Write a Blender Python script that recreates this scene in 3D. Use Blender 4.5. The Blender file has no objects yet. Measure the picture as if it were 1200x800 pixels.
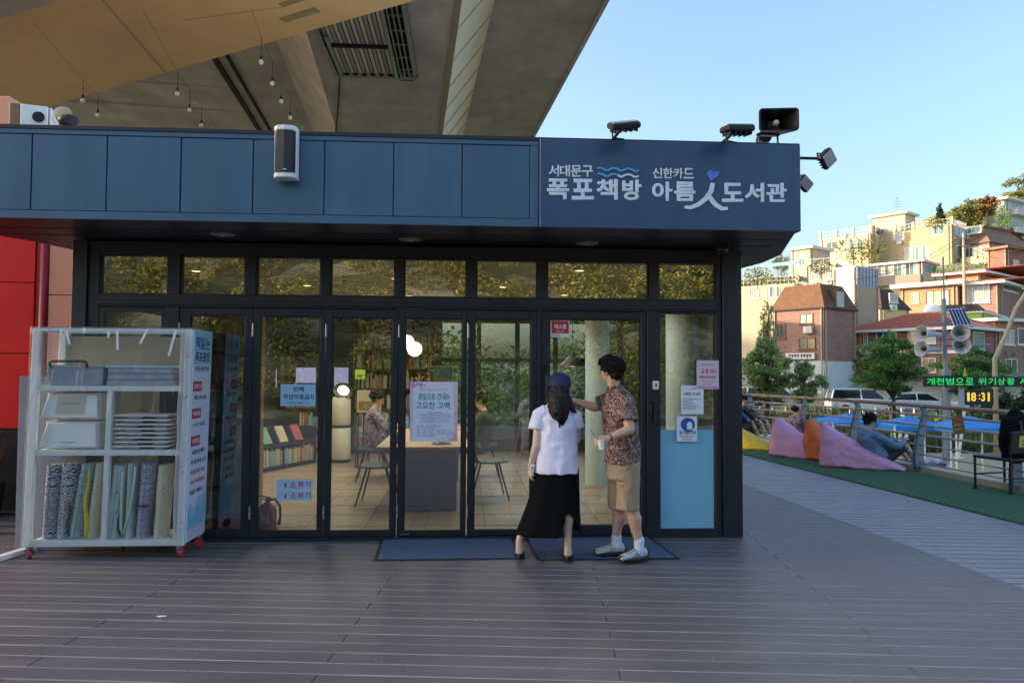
import bpy, bmesh, math, random
from mathutils import Vector as V, Matrix as MX, noise as NZ
random.seed(7)
SC = bpy.context.scene
COL = SC.collection
R = math.radians
PI = math.pi
# ---------------------------------------------------------------- camera, sky, sun, exposure
F = 866.0
CAM = V((0, -7.03, 1.6))
ROT = MX.Rotation(R(-3.55), 3, 'Z') @ MX.Rotation(R(90 + 2.18), 3, 'X') @ MX.Rotation(R(0.3), 3, 'Z')
cd = bpy.data.cameras.new('camera'); cam = bpy.data.objects.new('camera', cd); COL.objects.link(cam)
cd.sensor_width = 36; cd.lens = 36 * F / 1200; cd.clip_start = 0.05; cd.clip_end = 3000
M4 = ROT.to_4x4(); M4.translation = CAM; cam.matrix_world = M4
SC.camera = cam
SUN_EL, SUN_DIR = 13.5, V((-0.975, 0.22, 0)).normalized()       # where the sun stands: low in the west, to the left
w = bpy.data.worlds.new('World'); SC.world = w; w.use_nodes = True
nt = w.node_tree; nt.nodes.clear()
sky = nt.nodes.new('ShaderNodeTexSky'); sky.sky_type = 'NISHITA'; sky.sun_disc = False
sky.sun_elevation = R(SUN_EL); sky.sun_rotation = math.atan2(SUN_DIR.x, SUN_DIR.y)
sky.air_density = 1.1; sky.dust_density = 4.5; sky.ozone_density = 2.4; sky.altitude = 50
bg = nt.nodes.new('ShaderNodeBackground'); bg.inputs[1].default_value = 0.15
wo = nt.nodes.new('ShaderNodeOutputWorld')
nt.links.new(sky.outputs[0], bg.inputs[0]); nt.links.new(bg.outputs[0], wo.inputs[0])
sd = bpy.data.lights.new('sun', 'SUN'); sd.energy = 2.5; sd.angle = R(0.5); sd.color = (1, 0.80, 0.55)
so = bpy.data.objects.new('sun', sd); COL.objects.link(so)
so.rotation_euler = (V((SUN_DIR.x, SUN_DIR.y, math.tan(R(SUN_EL)))).normalized()).to_track_quat('Z', 'Y').to_euler()
so.location = (-30, -10, 40)
SC.view_settings.view_transform = 'Standard'; SC.view_settings.look = 'None'
SC.view_settings.exposure = 1.80; SC.view_settings.gamma = 1
SC.cycles.max_bounces = 8; SC.cycles.transparent_max_bounces = 16
SC.cycles.use_denoising = True
SC.cycles.sample_clamp_indirect = 6
SC.cycles.caustics_reflective = False; SC.cycles.caustics_refractive = False

# ---------------------------------------------------------------- pixel of the photograph (1200 x 800) -> place
def ray(px, py): return ROT @ V(((px - 600) / F, -(py - 400) / F, -1))
def aty(px, py, y):
    d = ray(px, py); return CAM + d * ((y - CAM.y) / d.y)
def atz(px, py, z):
    d = ray(px, py); return CAM + d * ((z - CAM.z) / d.z)
def atd(px, py, D): return CAM + ray(px, py) * D
def atp(px, py, p, n):
    d = ray(px, py); return CAM + d * ((p - CAM).dot(n) / d.dot(n))
RI = ROT.transposed()
def pix(p):
    q = RI @ (V(p) - CAM); return 600 + F * q.x / -q.z, 400 - F * q.y / -q.z
def rnd(a, b): return random.uniform(a, b)

# ---------------------------------------------------------------- materials
MATS = {}
def nodes(name):
    m = bpy.data.materials.new(name); m.use_nodes = True; MATS[name] = m
    n = m.node_tree; return m, n, n.nodes['Principled BSDF']
def mat(name, col, rough=0.6, var=0.12, scale=8.0, bump=0.0, bscale=40.0, metal=0.0, spec=0.5, emit=None, es=0.0, coat=0.0, stretch=None, col2=None, sheen=0.0, island=0.0, objvar=0.0, wear=0.0):
    m, n, b = nodes(name)
    L = n.links.new
    b.inputs['Roughness'].default_value = rough; b.inputs['Metallic'].default_value = metal
    b.inputs['Specular IOR Level'].default_value = spec; b.inputs['Coat Weight'].default_value = coat
    b.inputs['Sheen Weight'].default_value = sheen
    tc = n.nodes.new('ShaderNodeTexCoord'); mp = n.nodes.new('ShaderNodeMapping')
    if stretch: mp.inputs['Scale'].default_value = stretch
    oi = n.nodes.new('ShaderNodeObjectInfo')
    L(tc.outputs['Object'], mp.inputs[0]); L(oi.outputs['Random'], mp.inputs['Location'])
    nz = n.nodes.new('ShaderNodeTexNoise'); nz.inputs['Scale'].default_value = scale; nz.inputs['Detail'].default_value = 6; nz.inputs['Roughness'].default_value = 0.65
    L(mp.outputs[0], nz.inputs['Vector'])
    rp = n.nodes.new('ShaderNodeValToRGB')
    c = V(col[:3]); d = V(col2[:3]) if col2 else c * (1 + var)
    a = c if col2 else c * (1 - var)
    rp.color_ramp.elements[0].position = 0.3; rp.color_ramp.elements[1].position = 0.7
    rp.color_ramp.elements[0].color = (*a, 1); rp.color_ramp.elements[1].color = (*d, 1)
    L(nz.outputs['Fac'], rp.inputs[0])
    out = rp.outputs[0]
    if island:
        g = n.nodes.new('ShaderNodeNewGeometry'); hs = n.nodes.new('ShaderNodeHueSaturation')
        mr = n.nodes.new('ShaderNodeMapRange'); mr.inputs[3].default_value = 1 - island; mr.inputs[4].default_value = 1 + island
        L(g.outputs['Random Per Island'], mr.inputs[0]); L(mr.outputs[0], hs.inputs['Value']); L(out, hs.inputs['Color']); out = hs.outputs[0]
    if objvar:
        hs = n.nodes.new('ShaderNodeHueSaturation'); mr = n.nodes.new('ShaderNodeMapRange'); mr.inputs[3].default_value = 1 - objvar; mr.inputs[4].default_value = 1 + objvar
        L(oi.outputs['Random'], mr.inputs[0]); L(mr.outputs[0], hs.inputs['Value']); L(out, hs.inputs['Color']); out = hs.outputs[0]
    if wear:   # broad blotches of wear that stay where they are
        g = n.nodes.new('ShaderNodeNewGeometry'); wn = n.nodes.new('ShaderNodeTexNoise'); wn.inputs['Scale'].default_value = 0.7; wn.inputs['Detail'].default_value = 7; wn.inputs['Roughness'].default_value = 0.6
        L(g.outputs['Position'], wn.inputs['Vector']); hs = n.nodes.new('ShaderNodeHueSaturation'); mr = n.nodes.new('ShaderNodeMapRange'); mr.inputs[1].default_value = 0.3; mr.inputs[2].default_value = 0.7; mr.inputs[3].default_value = 1 - wear; mr.inputs[4].default_value = 1 + wear
        L(wn.outputs['Fac'], mr.inputs[0]); L(mr.outputs[0], hs.inputs['Value']); L(out, hs.inputs['Color']); out = hs.outputs[0]
    L(out, b.inputs['Base Color'])
    r2 = n.nodes.new('ShaderNodeMapRange'); r2.inputs[3].default_value = max(0, rough - 0.08); r2.inputs[4].default_value = min(1, rough + 0.08)
    L(nz.outputs['Fac'], r2.inputs[0]); L(r2.outputs[0], b.inputs['Roughness'])
    if bump:
        nb = n.nodes.new('ShaderNodeTexNoise'); nb.inputs['Scale'].default_value = bscale; nb.inputs['Detail'].default_value = 5
        L(mp.outputs[0], nb.inputs['Vector'])
        bp = n.nodes.new('ShaderNodeBump'); bp.inputs['Strength'].default_value = bump; bp.inputs['Distance'].default_value = 0.02
        L(nb.outputs['Fac'], bp.inputs['Height']); L(bp.outputs[0], b.inputs['Normal'])
    if emit:
        b.inputs['Emission Color'].default_value = (*emit, 1); b.inputs['Emission Strength'].default_value = es
    return m
def glass_mat(name, tint=(0.80, 0.88, 0.88), ior=1.5, boost=1.0, rough=0.0):
    m, n, b = nodes(name); n.nodes.remove(b); L = n.links.new
    t = n.nodes.new('ShaderNodeBsdfTransparent'); t.inputs[0].default_value = (*tint, 1)
    g = n.nodes.new('ShaderNodeBsdfGlossy'); g.inputs['Roughness'].default_value = rough
    nz = n.nodes.new('ShaderNodeTexNoise'); nz.inputs['Scale'].default_value = 1.3; bp = n.nodes.new('ShaderNodeBump'); bp.inputs['Strength'].default_value = 0.012
    tc = n.nodes.new('ShaderNodeTexCoord'); L(tc.outputs['Object'], nz.inputs['Vector']); L(nz.outputs['Fac'], bp.inputs['Height']); L(bp.outputs[0], g.inputs['Normal'])
    fr = n.nodes.new('ShaderNodeFresnel'); fr.inputs[0].default_value = ior
    mu = n.nodes.new('ShaderNodeMath'); mu.operation = 'MULTIPLY'; mu.inputs[1].default_value = boost; mu.use_clamp = True
    x = n.nodes.new('ShaderNodeMixShader'); L(fr.outputs[0], mu.inputs[0]); L(mu.outputs[0], x.inputs[0]); L(t.outputs[0], x.inputs[1]); L(g.outputs[0], x.inputs[2])
    L(x.outputs[0], n.nodes['Material Output'].inputs[0]); return m
def leaf_mat(name, dark, light, scale=1.2, trans=0.35, isl=0.45):
    m, n, b = nodes(name); L = n.links.new
    tc = n.nodes.new('ShaderNodeTexCoord'); nz = n.nodes.new('ShaderNodeTexNoise'); nz.inputs['Scale'].default_value = scale
    L(tc.outputs['Object'], nz.inputs['Vector'])
    rp = n.nodes.new('ShaderNodeValToRGB'); e = rp.color_ramp.elements
    e[0].position = 0.35; e[1].position = 0.68; e[0].color = (*dark, 1); e[1].color = (*light, 1)
    L(nz.outputs['Fac'], rp.inputs[0])
    g = n.nodes.new('ShaderNodeNewGeometry'); hs = n.nodes.new('ShaderNodeHueSaturation')
    mr = n.nodes.new('ShaderNodeMapRange'); mr.inputs[3].default_value = 1 - isl; mr.inputs[4].default_value = 1 + isl
    L(g.outputs['Random Per Island'], mr.inputs[0]); L(mr.outputs[0], hs.inputs['Value']); L(rp.outputs[0], hs.inputs['Color'])
    L(hs.outputs[0], b.inputs['Base Color']); b.inputs['Roughness'].default_value = 0.55
    t = n.nodes.new('ShaderNodeBsdfTranslucent'); L(hs.outputs[0], t.inputs[0])
    x = n.nodes.new('ShaderNodeMixShader'); x.inputs[0].default_value = trans
    L(b.outputs[0], x.inputs[1]); L(t.outputs[0], x.inputs[2]); L(x.outputs[0], n.nodes['Material Output'].inputs[0]); return m
def brick_mat(name, c1, c2, mortar, scale=1.0, rows=0.08):
    m, n, b = nodes(name); L = n.links.new
    uv = n.nodes.new('ShaderNodeUVMap'); br = n.nodes.new('ShaderNodeTexBrick')
    br.inputs['Color1'].default_value = (*c1, 1); br.inputs['Color2'].default_value = (*c2, 1); br.inputs['Mortar'].default_value = (*mortar, 1)
    br.inputs['Scale'].default_value = scale; br.inputs['Brick Width'].default_value = rows * 3; br.inputs['Row Height'].default_value = rows; br.inputs['Mortar Size'].default_value = rows * 0.09
    L(uv.outputs[0], br.inputs['Vector'])
    nz = n.nodes.new('ShaderNodeTexNoise'); nz.inputs['Scale'].default_value = 0.9; nz.inputs['Detail'].default_value = 7; L(uv.outputs[0], nz.inputs['Vector'])
    mx = n.nodes.new('ShaderNodeMix'); mx.data_type = 'RGBA'; mx.blend_type = 'MULTIPLY'; mx.inputs[0].default_value = 0.55
    rp = n.nodes.new('ShaderNodeValToRGB'); rp.color_ramp.elements[0].color = (0.45, 0.45, 0.45, 1); rp.color_ramp.elements[1].color = (1.25, 1.2, 1.15, 1)
    L(nz.outputs['Fac'], rp.inputs[0]); L(br.outputs['Color'], mx.inputs[6]); L(rp.outputs[0], mx.inputs[7]); L(mx.outputs[2], b.inputs['Base Color'])
    b.inputs['Roughness'].default_value = 0.85; return m
def pattern_mat(name, cols, kind, scale=1.0, rough=0.8):
    m, n, b = nodes(name); L = n.links.new
    tc = n.nodes.new('ShaderNodeTexCoord'); mp = n.nodes.new('ShaderNodeMapping'); L(tc.outputs['Object'], mp.inputs[0])
    rp = n.nodes.new('ShaderNodeValToRGB'); rp.color_ramp.interpolation = 'CONSTANT'
    e = rp.color_ramp.elements
    while len(e) < len(cols): e.new(0.5)
    for i, (p, c) in enumerate(cols): e[i].position = p; e[i].color = (*c, 1)
    if kind == 'zigzag':
        w1 = n.nodes.new('ShaderNodeTexWave'); w1.wave_profile = 'TRI'; w1.inputs['Scale'].default_value = 9 * scale; w1.bands_direction = 'Z'; w1.inputs['Distortion'].default_value = 0
        vo = n.nodes.new('ShaderNodeTexVoronoi'); vo.distance = 'MANHATTAN'; vo.inputs['Scale'].default_value = 26 * scale; vo.inputs['Randomness'].default_value = 0.35
        L(mp.outputs[0], vo.inputs['Vector']); L(mp.outputs[0], w1.inputs['Vector'])
        ad = n.nodes.new('ShaderNodeMath'); ad.operation = 'ADD'; L(vo.outputs['Distance'], ad.inputs[0]); L(w1.outputs['Fac'], ad.inputs[1])
        fr = n.nodes.new('ShaderNodeMath'); fr.operation = 'FRACT'; L(ad.outputs[0], fr.inputs[0]); L(fr.outputs[0], rp.inputs[0])
    elif kind == 'leafy':
        nz = n.nodes.new('ShaderNodeTexNoise'); nz.inputs['Scale'].default_value = 24 * scale; nz.inputs['Detail'].default_value = 3; nz.inputs['Distortion'].default_value = 1.2
        L(mp.outputs[0], nz.inputs['Vector']); L(nz.outputs['Fac'], rp.inputs[0])
    L(rp.outputs[0], b.inputs['Base Color']); b.inputs['Roughness'].default_value = rough; return m

mat('black_frame', (0.012, 0.015, 0.022), 0.42, 0.25, 3, 0.03, 60)
mat('navy_panel', (0.056, 0.124, 0.200), 0.36, 0.13, 1.6, 0.05, 9, stretch=(3, 3, 0.35), objvar=0.06, wear=0.05)
mat('navy_trim', (0.058, 0.125, 0.20), 0.45, 0.12, 2)
mat('sign_navy', (0.035, 0.078, 0.160), 0.34, 0.10, 1.5, 0.04, 6, stretch=(3, 3, 0.35), wear=0.05)
mat('soffit_black', (0.014, 0.016, 0.026), 0.45, 0.25, 2)
mat('sign_white', (0.72, 0.79, 0.88), 0.45, 0.04, 4)
mat('sign_cyan', (0.10, 0.42, 0.72), 0.4, 0.05, 4)
mat('sign_blue', (0.12, 0.20, 0.72), 0.4, 0.05, 4)
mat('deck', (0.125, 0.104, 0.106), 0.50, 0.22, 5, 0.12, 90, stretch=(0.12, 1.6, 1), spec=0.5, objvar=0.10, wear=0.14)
mat('deck_sheen_tint', (0.215, 0.20, 0.235), 0.44, 0.14, 5, 0.12, 90, stretch=(0.12, 1.6, 1), spec=0.5, objvar=0.07, wear=0.12)  # second board field: its sheen is put into a paler base colour
mat('deck_dust', (0.27, 0.25, 0.255), 0.7, 0.3, 3)
mat('deck_under', (0.02, 0.018, 0.018), 0.9, 0.2)
mat('mat_blue', (0.085, 0.125, 0.215), 0.95, 0.28, 60, 0.5, 260)
mat('rubber', (0.012, 0.012, 0.015), 0.7, 0.2)
mat('white_metal', (0.82, 0.83, 0.82), 0.38, 0.05, 4)
mat('white_plastic', (0.85, 0.85, 0.81), 0.4, 0.05, 5)
mat('cream', (0.60, 0.54, 0.42), 0.6, 0.08, 4)
mat('horn_grey', (0.50, 0.52, 0.53), 0.5, 0.1, 6)
mat('grey_plastic', (0.34, 0.38, 0.46), 0.35, 0.12, 20)
mat('grey_board', (0.25, 0.25, 0.29), 0.6, 0.08, 4)
mat('grey_metal', (0.33, 0.34, 0.36), 0.4, 0.15, 6, metal=0.6)
mat('steel', (0.40, 0.40, 0.40), 0.33, 0.15, 6, metal=0.85)
mat('rail_steel', (0.42, 0.40, 0.39), 0.34, 0.15, 6, metal=0.6)
mat('rail_post', (0.22, 0.27, 0.33), 0.45, 0.15, 6, metal=0.3)
mat('rail_top', (0.30, 0.21, 0.16), 0.5, 0.15, 8)
mat('chrome', (0.7, 0.7, 0.7), 0.15, 0.05, 6, metal=1.0)
mat('red_wheel', (0.50, 0.03, 0.04), 0.4, 0.1)
mat('red_clad', (0.92, 0.03, 0.025), 0.32, 0.10, 1.2, spec=0.25)
mat('red_dark', (0.40, 0.014, 0.018), 0.35, 0.12, 2)
mat('salmon_clad', (0.97, 0.40, 0.25), 0.35, 0.08, 1.2, spec=0.25)
mat('plinth', (0.018, 0.016, 0.016), 0.8, 0.3, 6, 0.2, 20)
mat('twigs', (0.16, 0.05, 0.035), 0.8, 0.3, 20)
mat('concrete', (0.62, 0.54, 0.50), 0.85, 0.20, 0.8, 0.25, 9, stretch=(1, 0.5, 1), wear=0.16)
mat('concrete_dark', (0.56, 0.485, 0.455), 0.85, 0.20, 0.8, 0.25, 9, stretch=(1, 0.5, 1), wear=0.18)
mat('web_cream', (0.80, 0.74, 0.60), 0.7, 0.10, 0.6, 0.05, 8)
mat('ochre_steel', (0.90, 0.58, 0.25), 0.5, 0.14, 0.35, 0.05, 4)
mat('ochre_patch', (0.42, 0.29, 0.12), 0.6, 0.14, 2)
mat('floor_tan', (0.33, 0.25, 0.16), 0.30, 0.10, 2.5, spec=0.5)
mat('floor_joint', (0.15, 0.10, 0.06), 0.8, 0.1)
mat('wall_dark', (0.030, 0.030, 0.034), 0.7, 0.2)
mat('wall_white', (0.62, 0.60, 0.55), 0.7, 0.05)
mat('ceiling', (0.45, 0.41, 0.33), 0.8, 0.04)
mat('wood_light', (0.52, 0.36, 0.20), 0.4, 0.15, 3, stretch=(1, 8, 8))
mat('wood_mid', (0.30, 0.19, 0.10), 0.5, 0.18, 3, stretch=(1, 8, 8))
mat('table_panel', (0.20, 0.23, 0.30), 0.5, 0.06)
mat('chair_black', (0.018, 0.019, 0.022), 0.5, 0.2)
mat('extinguisher', (0.42, 0.015, 0.02), 0.3, 0.06, coat=0.3)
mat('film_blue', (0.24, 0.55, 0.74), 0.5, 0.05, 2)
mat('column_pale', (0.62, 0.76, 0.80), 0.6, 0.05)
mat('turf', (0.042, 0.135, 0.062), 0.95, 0.30, 30, 0.8, 220)
mat('kerb', (0.52, 0.45, 0.33), 0.8, 0.12, 4)
mat('path_sand', (0.40, 0.32, 0.21), 0.9, 0.12, 0.6)
mat('bluff_soil', (0.10, 0.10, 0.04), 0.95, 0.3, 0.4)
mat('asphalt', (0.06, 0.06, 0.062), 0.9, 0.2, 1)
mat('earth', (0.40, 0.34, 0.27), 0.95, 0.4, 0.12, col2=(0.12, 0.15, 0.05))
mat('roof_bounce', (0.78, 0.78, 0.76), 0.9, 0.15, 2)
mat('bag_pink', (0.68, 0.32, 0.50), 0.55, 0.06, 6, 0.15, 25)
mat('bag_yellow', (0.78, 0.56, 0.02), 0.55, 0.06, 6, 0.15, 25)
mat('bag_orange', (0.72, 0.13, 0.015), 0.55, 0.06, 6, 0.15, 25)
mat('blue_canvas', (0.02, 0.24, 0.66), 0.6, 0.08, 3)
mat('skin', (0.58, 0.35, 0.24), 0.5, 0.07, 14, 0.08, 60)
mat('skin_pale', (0.70, 0.46, 0.35), 0.5, 0.06, 14, 0.08, 60)
mat('hair_black', (0.008, 0.007, 0.008), 0.5, 0.3, 40, 0.5, 120, stretch=(1, 1, 0.15), spec=0.2)
mat('hair_brown', (0.016, 0.009, 0.009), 0.45, 0.6, 30, 0.5, 110, stretch=(1, 1, 0.10), spec=0.3)
mat('cap_navy', (0.016, 0.022, 0.075), 0.75, 0.12, 20, 0.2, 300)
mat('tee_lavender', (0.85, 0.81, 0.95), 0.85, 0.04, 6, 0.22, 9)
mat('skirt_black', (0.004, 0.004, 0.005), 0.9, 0.2, 5, 0.4, 7, spec=0.15)
mat('khaki', (0.36, 0.26, 0.155), 0.85, 0.10, 8, 0.3, 12)
pattern_mat('shirt_print', [(0.0, (0.085, 0.028, 0.020)), (0.47, (0.20, 0.105, 0.08)), (0.54, (0.46, 0.38, 0.35)), (0.585, (0.11, 0.038, 0.026)), (0.66, (0.035, 0.014, 0.012))], 'leafy', 1.15)
pattern_mat('old_shirt', [(0.0, (0.05, 0.03, 0.05)), (0.46, (0.25, 0.18, 0.24)), (0.56, (0.45, 0.38, 0.44)), (0.62, (0.10, 0.05, 0.09))], 'leafy', 1.2)
mat('denim', (0.17, 0.28, 0.44), 0.85, 0.15, 12, 0.3, 20)
mat('sock', (0.66, 0.70, 0.80), 0.9, 0.05, 20, 0.3, 100)
mat('shoe_silver', (0.42, 0.44, 0.42), 0.45, 0.2, 20, 0.3, 40)
mat('shoe_black', (0.012, 0.012, 0.014), 0.45, 0.2)
mat('sole_white', (0.55, 0.57, 0.60), 0.6, 0.1)
mat('paper', (0.84, 0.86, 0.88), 0.7, 0.03)
mat('paper_pink', (0.72, 0.58, 0.68), 0.7, 0.03)
mat('paper_blue', (0.36, 0.62, 0.80), 0.6, 0.03)
mat('paper_lav', (0.76, 0.76, 0.90), 0.7, 0.03)
mat('ink_pink', (0.62, 0.16, 0.34), 0.7, 0.05)
mat('ink_dark', (0.04, 0.05, 0.07), 0.7, 0.05)
mat('ink_red', (0.60, 0.03, 0.05), 0.6, 0.05)
mat('ink_teal', (0.04, 0.33, 0.32), 0.6, 0.05)
mat('ink_blue', (0.02, 0.09, 0.36), 0.6, 0.05)
mat('ink_grey', (0.26, 0.28, 0.32), 0.7, 0.05)
mat('ink_yellow', (0.75, 0.60, 0.12), 0.7, 0.05)
mat('black_plastic', (0.010, 0.011, 0.014), 0.4, 0.15)
mat('grille', (0.030, 0.036, 0.045), 0.6, 0.2, 300, 0.6, 700)
mat('led_black', (0.006, 0.007, 0.008), 0.5, 0.1)
mat('led_green', (0.0, 0.4, 0.1), 0.5, 0.0, emit=(0.02, 1.0, 0.18), es=0.17)
mat('led_amber', (0.5, 0.35, 0.0), 0.5, 0.0, emit=(1.0, 0.66, 0.06), es=0.24)
mat('lamp_warm', (1, 0.8, 0.5), 0.5, 0.0, emit=(1, 0.78, 0.48), es=3.0)
mat('lamp_off', (0.34, 0.34, 0.36), 0.4, 0.05)
mat('globe', (1, 0.9, 0.7), 0.5, 0.0, emit=(1, 0.82, 0.5), es=1.0)
mat('screen_purple', (0.2, 0.18, 0.3), 0.4, 0.1, emit=(0.52, 0.46, 0.85), es=0.22)
mat('bulb', (0.75, 0.74, 0.70), 0.2, 0.05)
mat('yellow_flag', (0.75, 0.65, 0.02), 0.7, 0.1)
mat('solar', (0.015, 0.035, 0.13), 0.2, 0.2, 3)
mat('car_white', (0.72, 0.74, 0.76), 0.25, 0.03, coat=0.6)
mat('car_grey', (0.30, 0.31, 0.33), 0.3, 0.05, coat=0.6)
mat('car_glass', (0.014, 0.018, 0.022), 0.08, 0.1)
mat('tyre', (0.012, 0.012, 0.013), 0.85, 0.2)
mat('bark', (0.085, 0.065, 0.05), 0.9, 0.35, 5, 0.8, 15, stretch=(1, 1, 0.2))
leaf_mat('leaf_fresh', (0.20, 0.31, 0.11), (0.36, 0.48, 0.20), trans=0.5)
leaf_mat('leaf_mid', (0.09, 0.21, 0.05), (0.22, 0.38, 0.10), trans=0.5)
leaf_mat('leaf_dark', (0.020, 0.050, 0.016), (0.055, 0.11, 0.03))
leaf_mat('leaf_gold', (0.13, 0.15, 0.03), (0.36, 0.33, 0.07), scale=0.25)
leaf_mat('leaf_orange', (0.22, 0.10, 0.02), (0.40, 0.20, 0.04))
leaf_mat('reed', (0.07, 0.10, 0.03), (0.20, 0.21, 0.07), scale=0.6)
brick_mat('brick_pink', (0.36, 0.18, 0.13), (0.28, 0.13, 0.10), (0.38, 0.30, 0.26), 1.0, 0.16)
brick_mat('brick_red', (0.34, 0.115, 0.075), (0.25, 0.075, 0.055), (0.33, 0.25, 0.20), 1.0, 0.16)
brick_mat('brick_orange', (0.52, 0.30, 0.16), (0.45, 0.25, 0.13), (0.46, 0.33, 0.22), 1.0, 0.2)
brick_mat('tile_cream', (0.62, 0.49, 0.29), (0.56, 0.44, 0.26), (0.38, 0.29, 0.17), 1.0, 0.42)
mat('wall_cream', (0.62, 0.51, 0.33), 0.85, 0.10, 0.5)
mat('wall_paint', (0.66, 0.63, 0.57), 0.85, 0.12, 0.6)
mat('wall_tan', (0.44, 0.36, 0.25), 0.85, 0.12, 0.6)
mat('wall_ground', (0.58, 0.62, 0.62), 0.85, 0.10, 0.6)
mat('shingle', (0.17, 0.085, 0.045), 0.9, 0.3, 3, 0.3, 14)
mat('shingle_dark', (0.07, 0.048, 0.05), 0.9, 0.25, 3, 0.3, 14)
mat('roof_tile', (0.50, 0.15, 0.08), 0.7, 0.22, 4)
mat('roof_brown', (0.27, 0.15, 0.09), 0.85, 0.2, 1)
mat('lime_paint', (0.33, 0.56, 0.05), 0.7, 0.08)
mat('trim_white', (0.72, 0.70, 0.66), 0.7, 0.06)
mat('win_glass', (0.055, 0.075, 0.085), 0.12, 0.3, 0.8, spec=0.8)
mat('win_teal', (0.07, 0.20, 0.19), 0.15, 0.3, 0.8, spec=0.8)
mat('win_pale', (0.40, 0.42, 0.38), 0.3, 0.2, 0.8)
mat('win_frame_brown', (0.16, 0.09, 0.05), 0.6, 0.1)
glass_mat('glass', (0.80, 0.86, 0.86), 1.6, 3.0)
glass_mat('glass_coated', (0.72, 0.72, 0.66), 1.6, 8.0)
glass_mat('glass_clear', (0.90, 0.94, 0.94), 1.5, 1.0)
def film_mat(name, milk, gloss, tint=(0.97, 0.98, 0.98)):
    """thin clear plastic: mostly transparent, a little white haze, wrinkled gloss"""
    m, n, b = nodes(name); L = n.links.new
    t = n.nodes.new('ShaderNodeBsdfTransparent'); t.inputs[0].default_value = (*tint, 1)
    d = n.nodes.new('ShaderNodeBsdfTranslucent'); d.inputs[0].default_value = (0.85, 0.87, 0.9, 1); d2 = n.nodes.new('ShaderNodeBsdfDiffuse'); d2.inputs[0].default_value = (0.85, 0.87, 0.9, 1)
    ad = n.nodes.new('ShaderNodeMixShader'); L(d.outputs[0], ad.inputs[1]); L(d2.outputs[0], ad.inputs[2])
    g = n.nodes.new('ShaderNodeBsdfGlossy'); g.inputs['Roughness'].default_value = 0.12
    tc = n.nodes.new('ShaderNodeTexCoord'); mp = n.nodes.new('ShaderNodeMapping'); mp.inputs['Scale'].default_value = (1, 1, 0.3); L(tc.outputs['Object'], mp.inputs[0])
    nz = n.nodes.new('ShaderNodeTexNoise'); nz.inputs['Scale'].default_value = 9; nz.inputs['Distortion'].default_value = 1.6; L(mp.outputs[0], nz.inputs['Vector'])
    bp = n.nodes.new('ShaderNodeBump'); bp.inputs['Strength'].default_value = 0.7; bp.inputs['Distance'].default_value = 0.05; L(nz.outputs['Fac'], bp.inputs['Height']); L(bp.outputs[0], g.inputs['Normal'])
    x1 = n.nodes.new('ShaderNodeMixShader'); x1.inputs[0].default_value = milk; L(t.outputs[0], x1.inputs[1]); L(ad.outputs[0], x1.inputs[2])
    fr = n.nodes.new('ShaderNodeLayerWeight'); fr.inputs[0].default_value = 0.25; L(bp.outputs[0], fr.inputs['Normal']); mu = n.nodes.new('ShaderNodeMath'); mu.operation = 'MULTIPLY'; mu.inputs[1].default_value = gloss; L(fr.outputs['Fresnel'], mu.inputs[0])
    x2 = n.nodes.new('ShaderNodeMixShader'); L(mu.outputs[0], x2.inputs[0]); L(x1.outputs[0], x2.inputs[1]); L(g.outputs[0], x2.inputs[2])
    n.nodes.remove(b); L(x2.outputs[0], n.nodes['Material Output'].inputs[0]); return m
film_mat('plastic_film', 0.05, 0.6); film_mat('milky_sheet', 0.55, 0.5)

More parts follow.
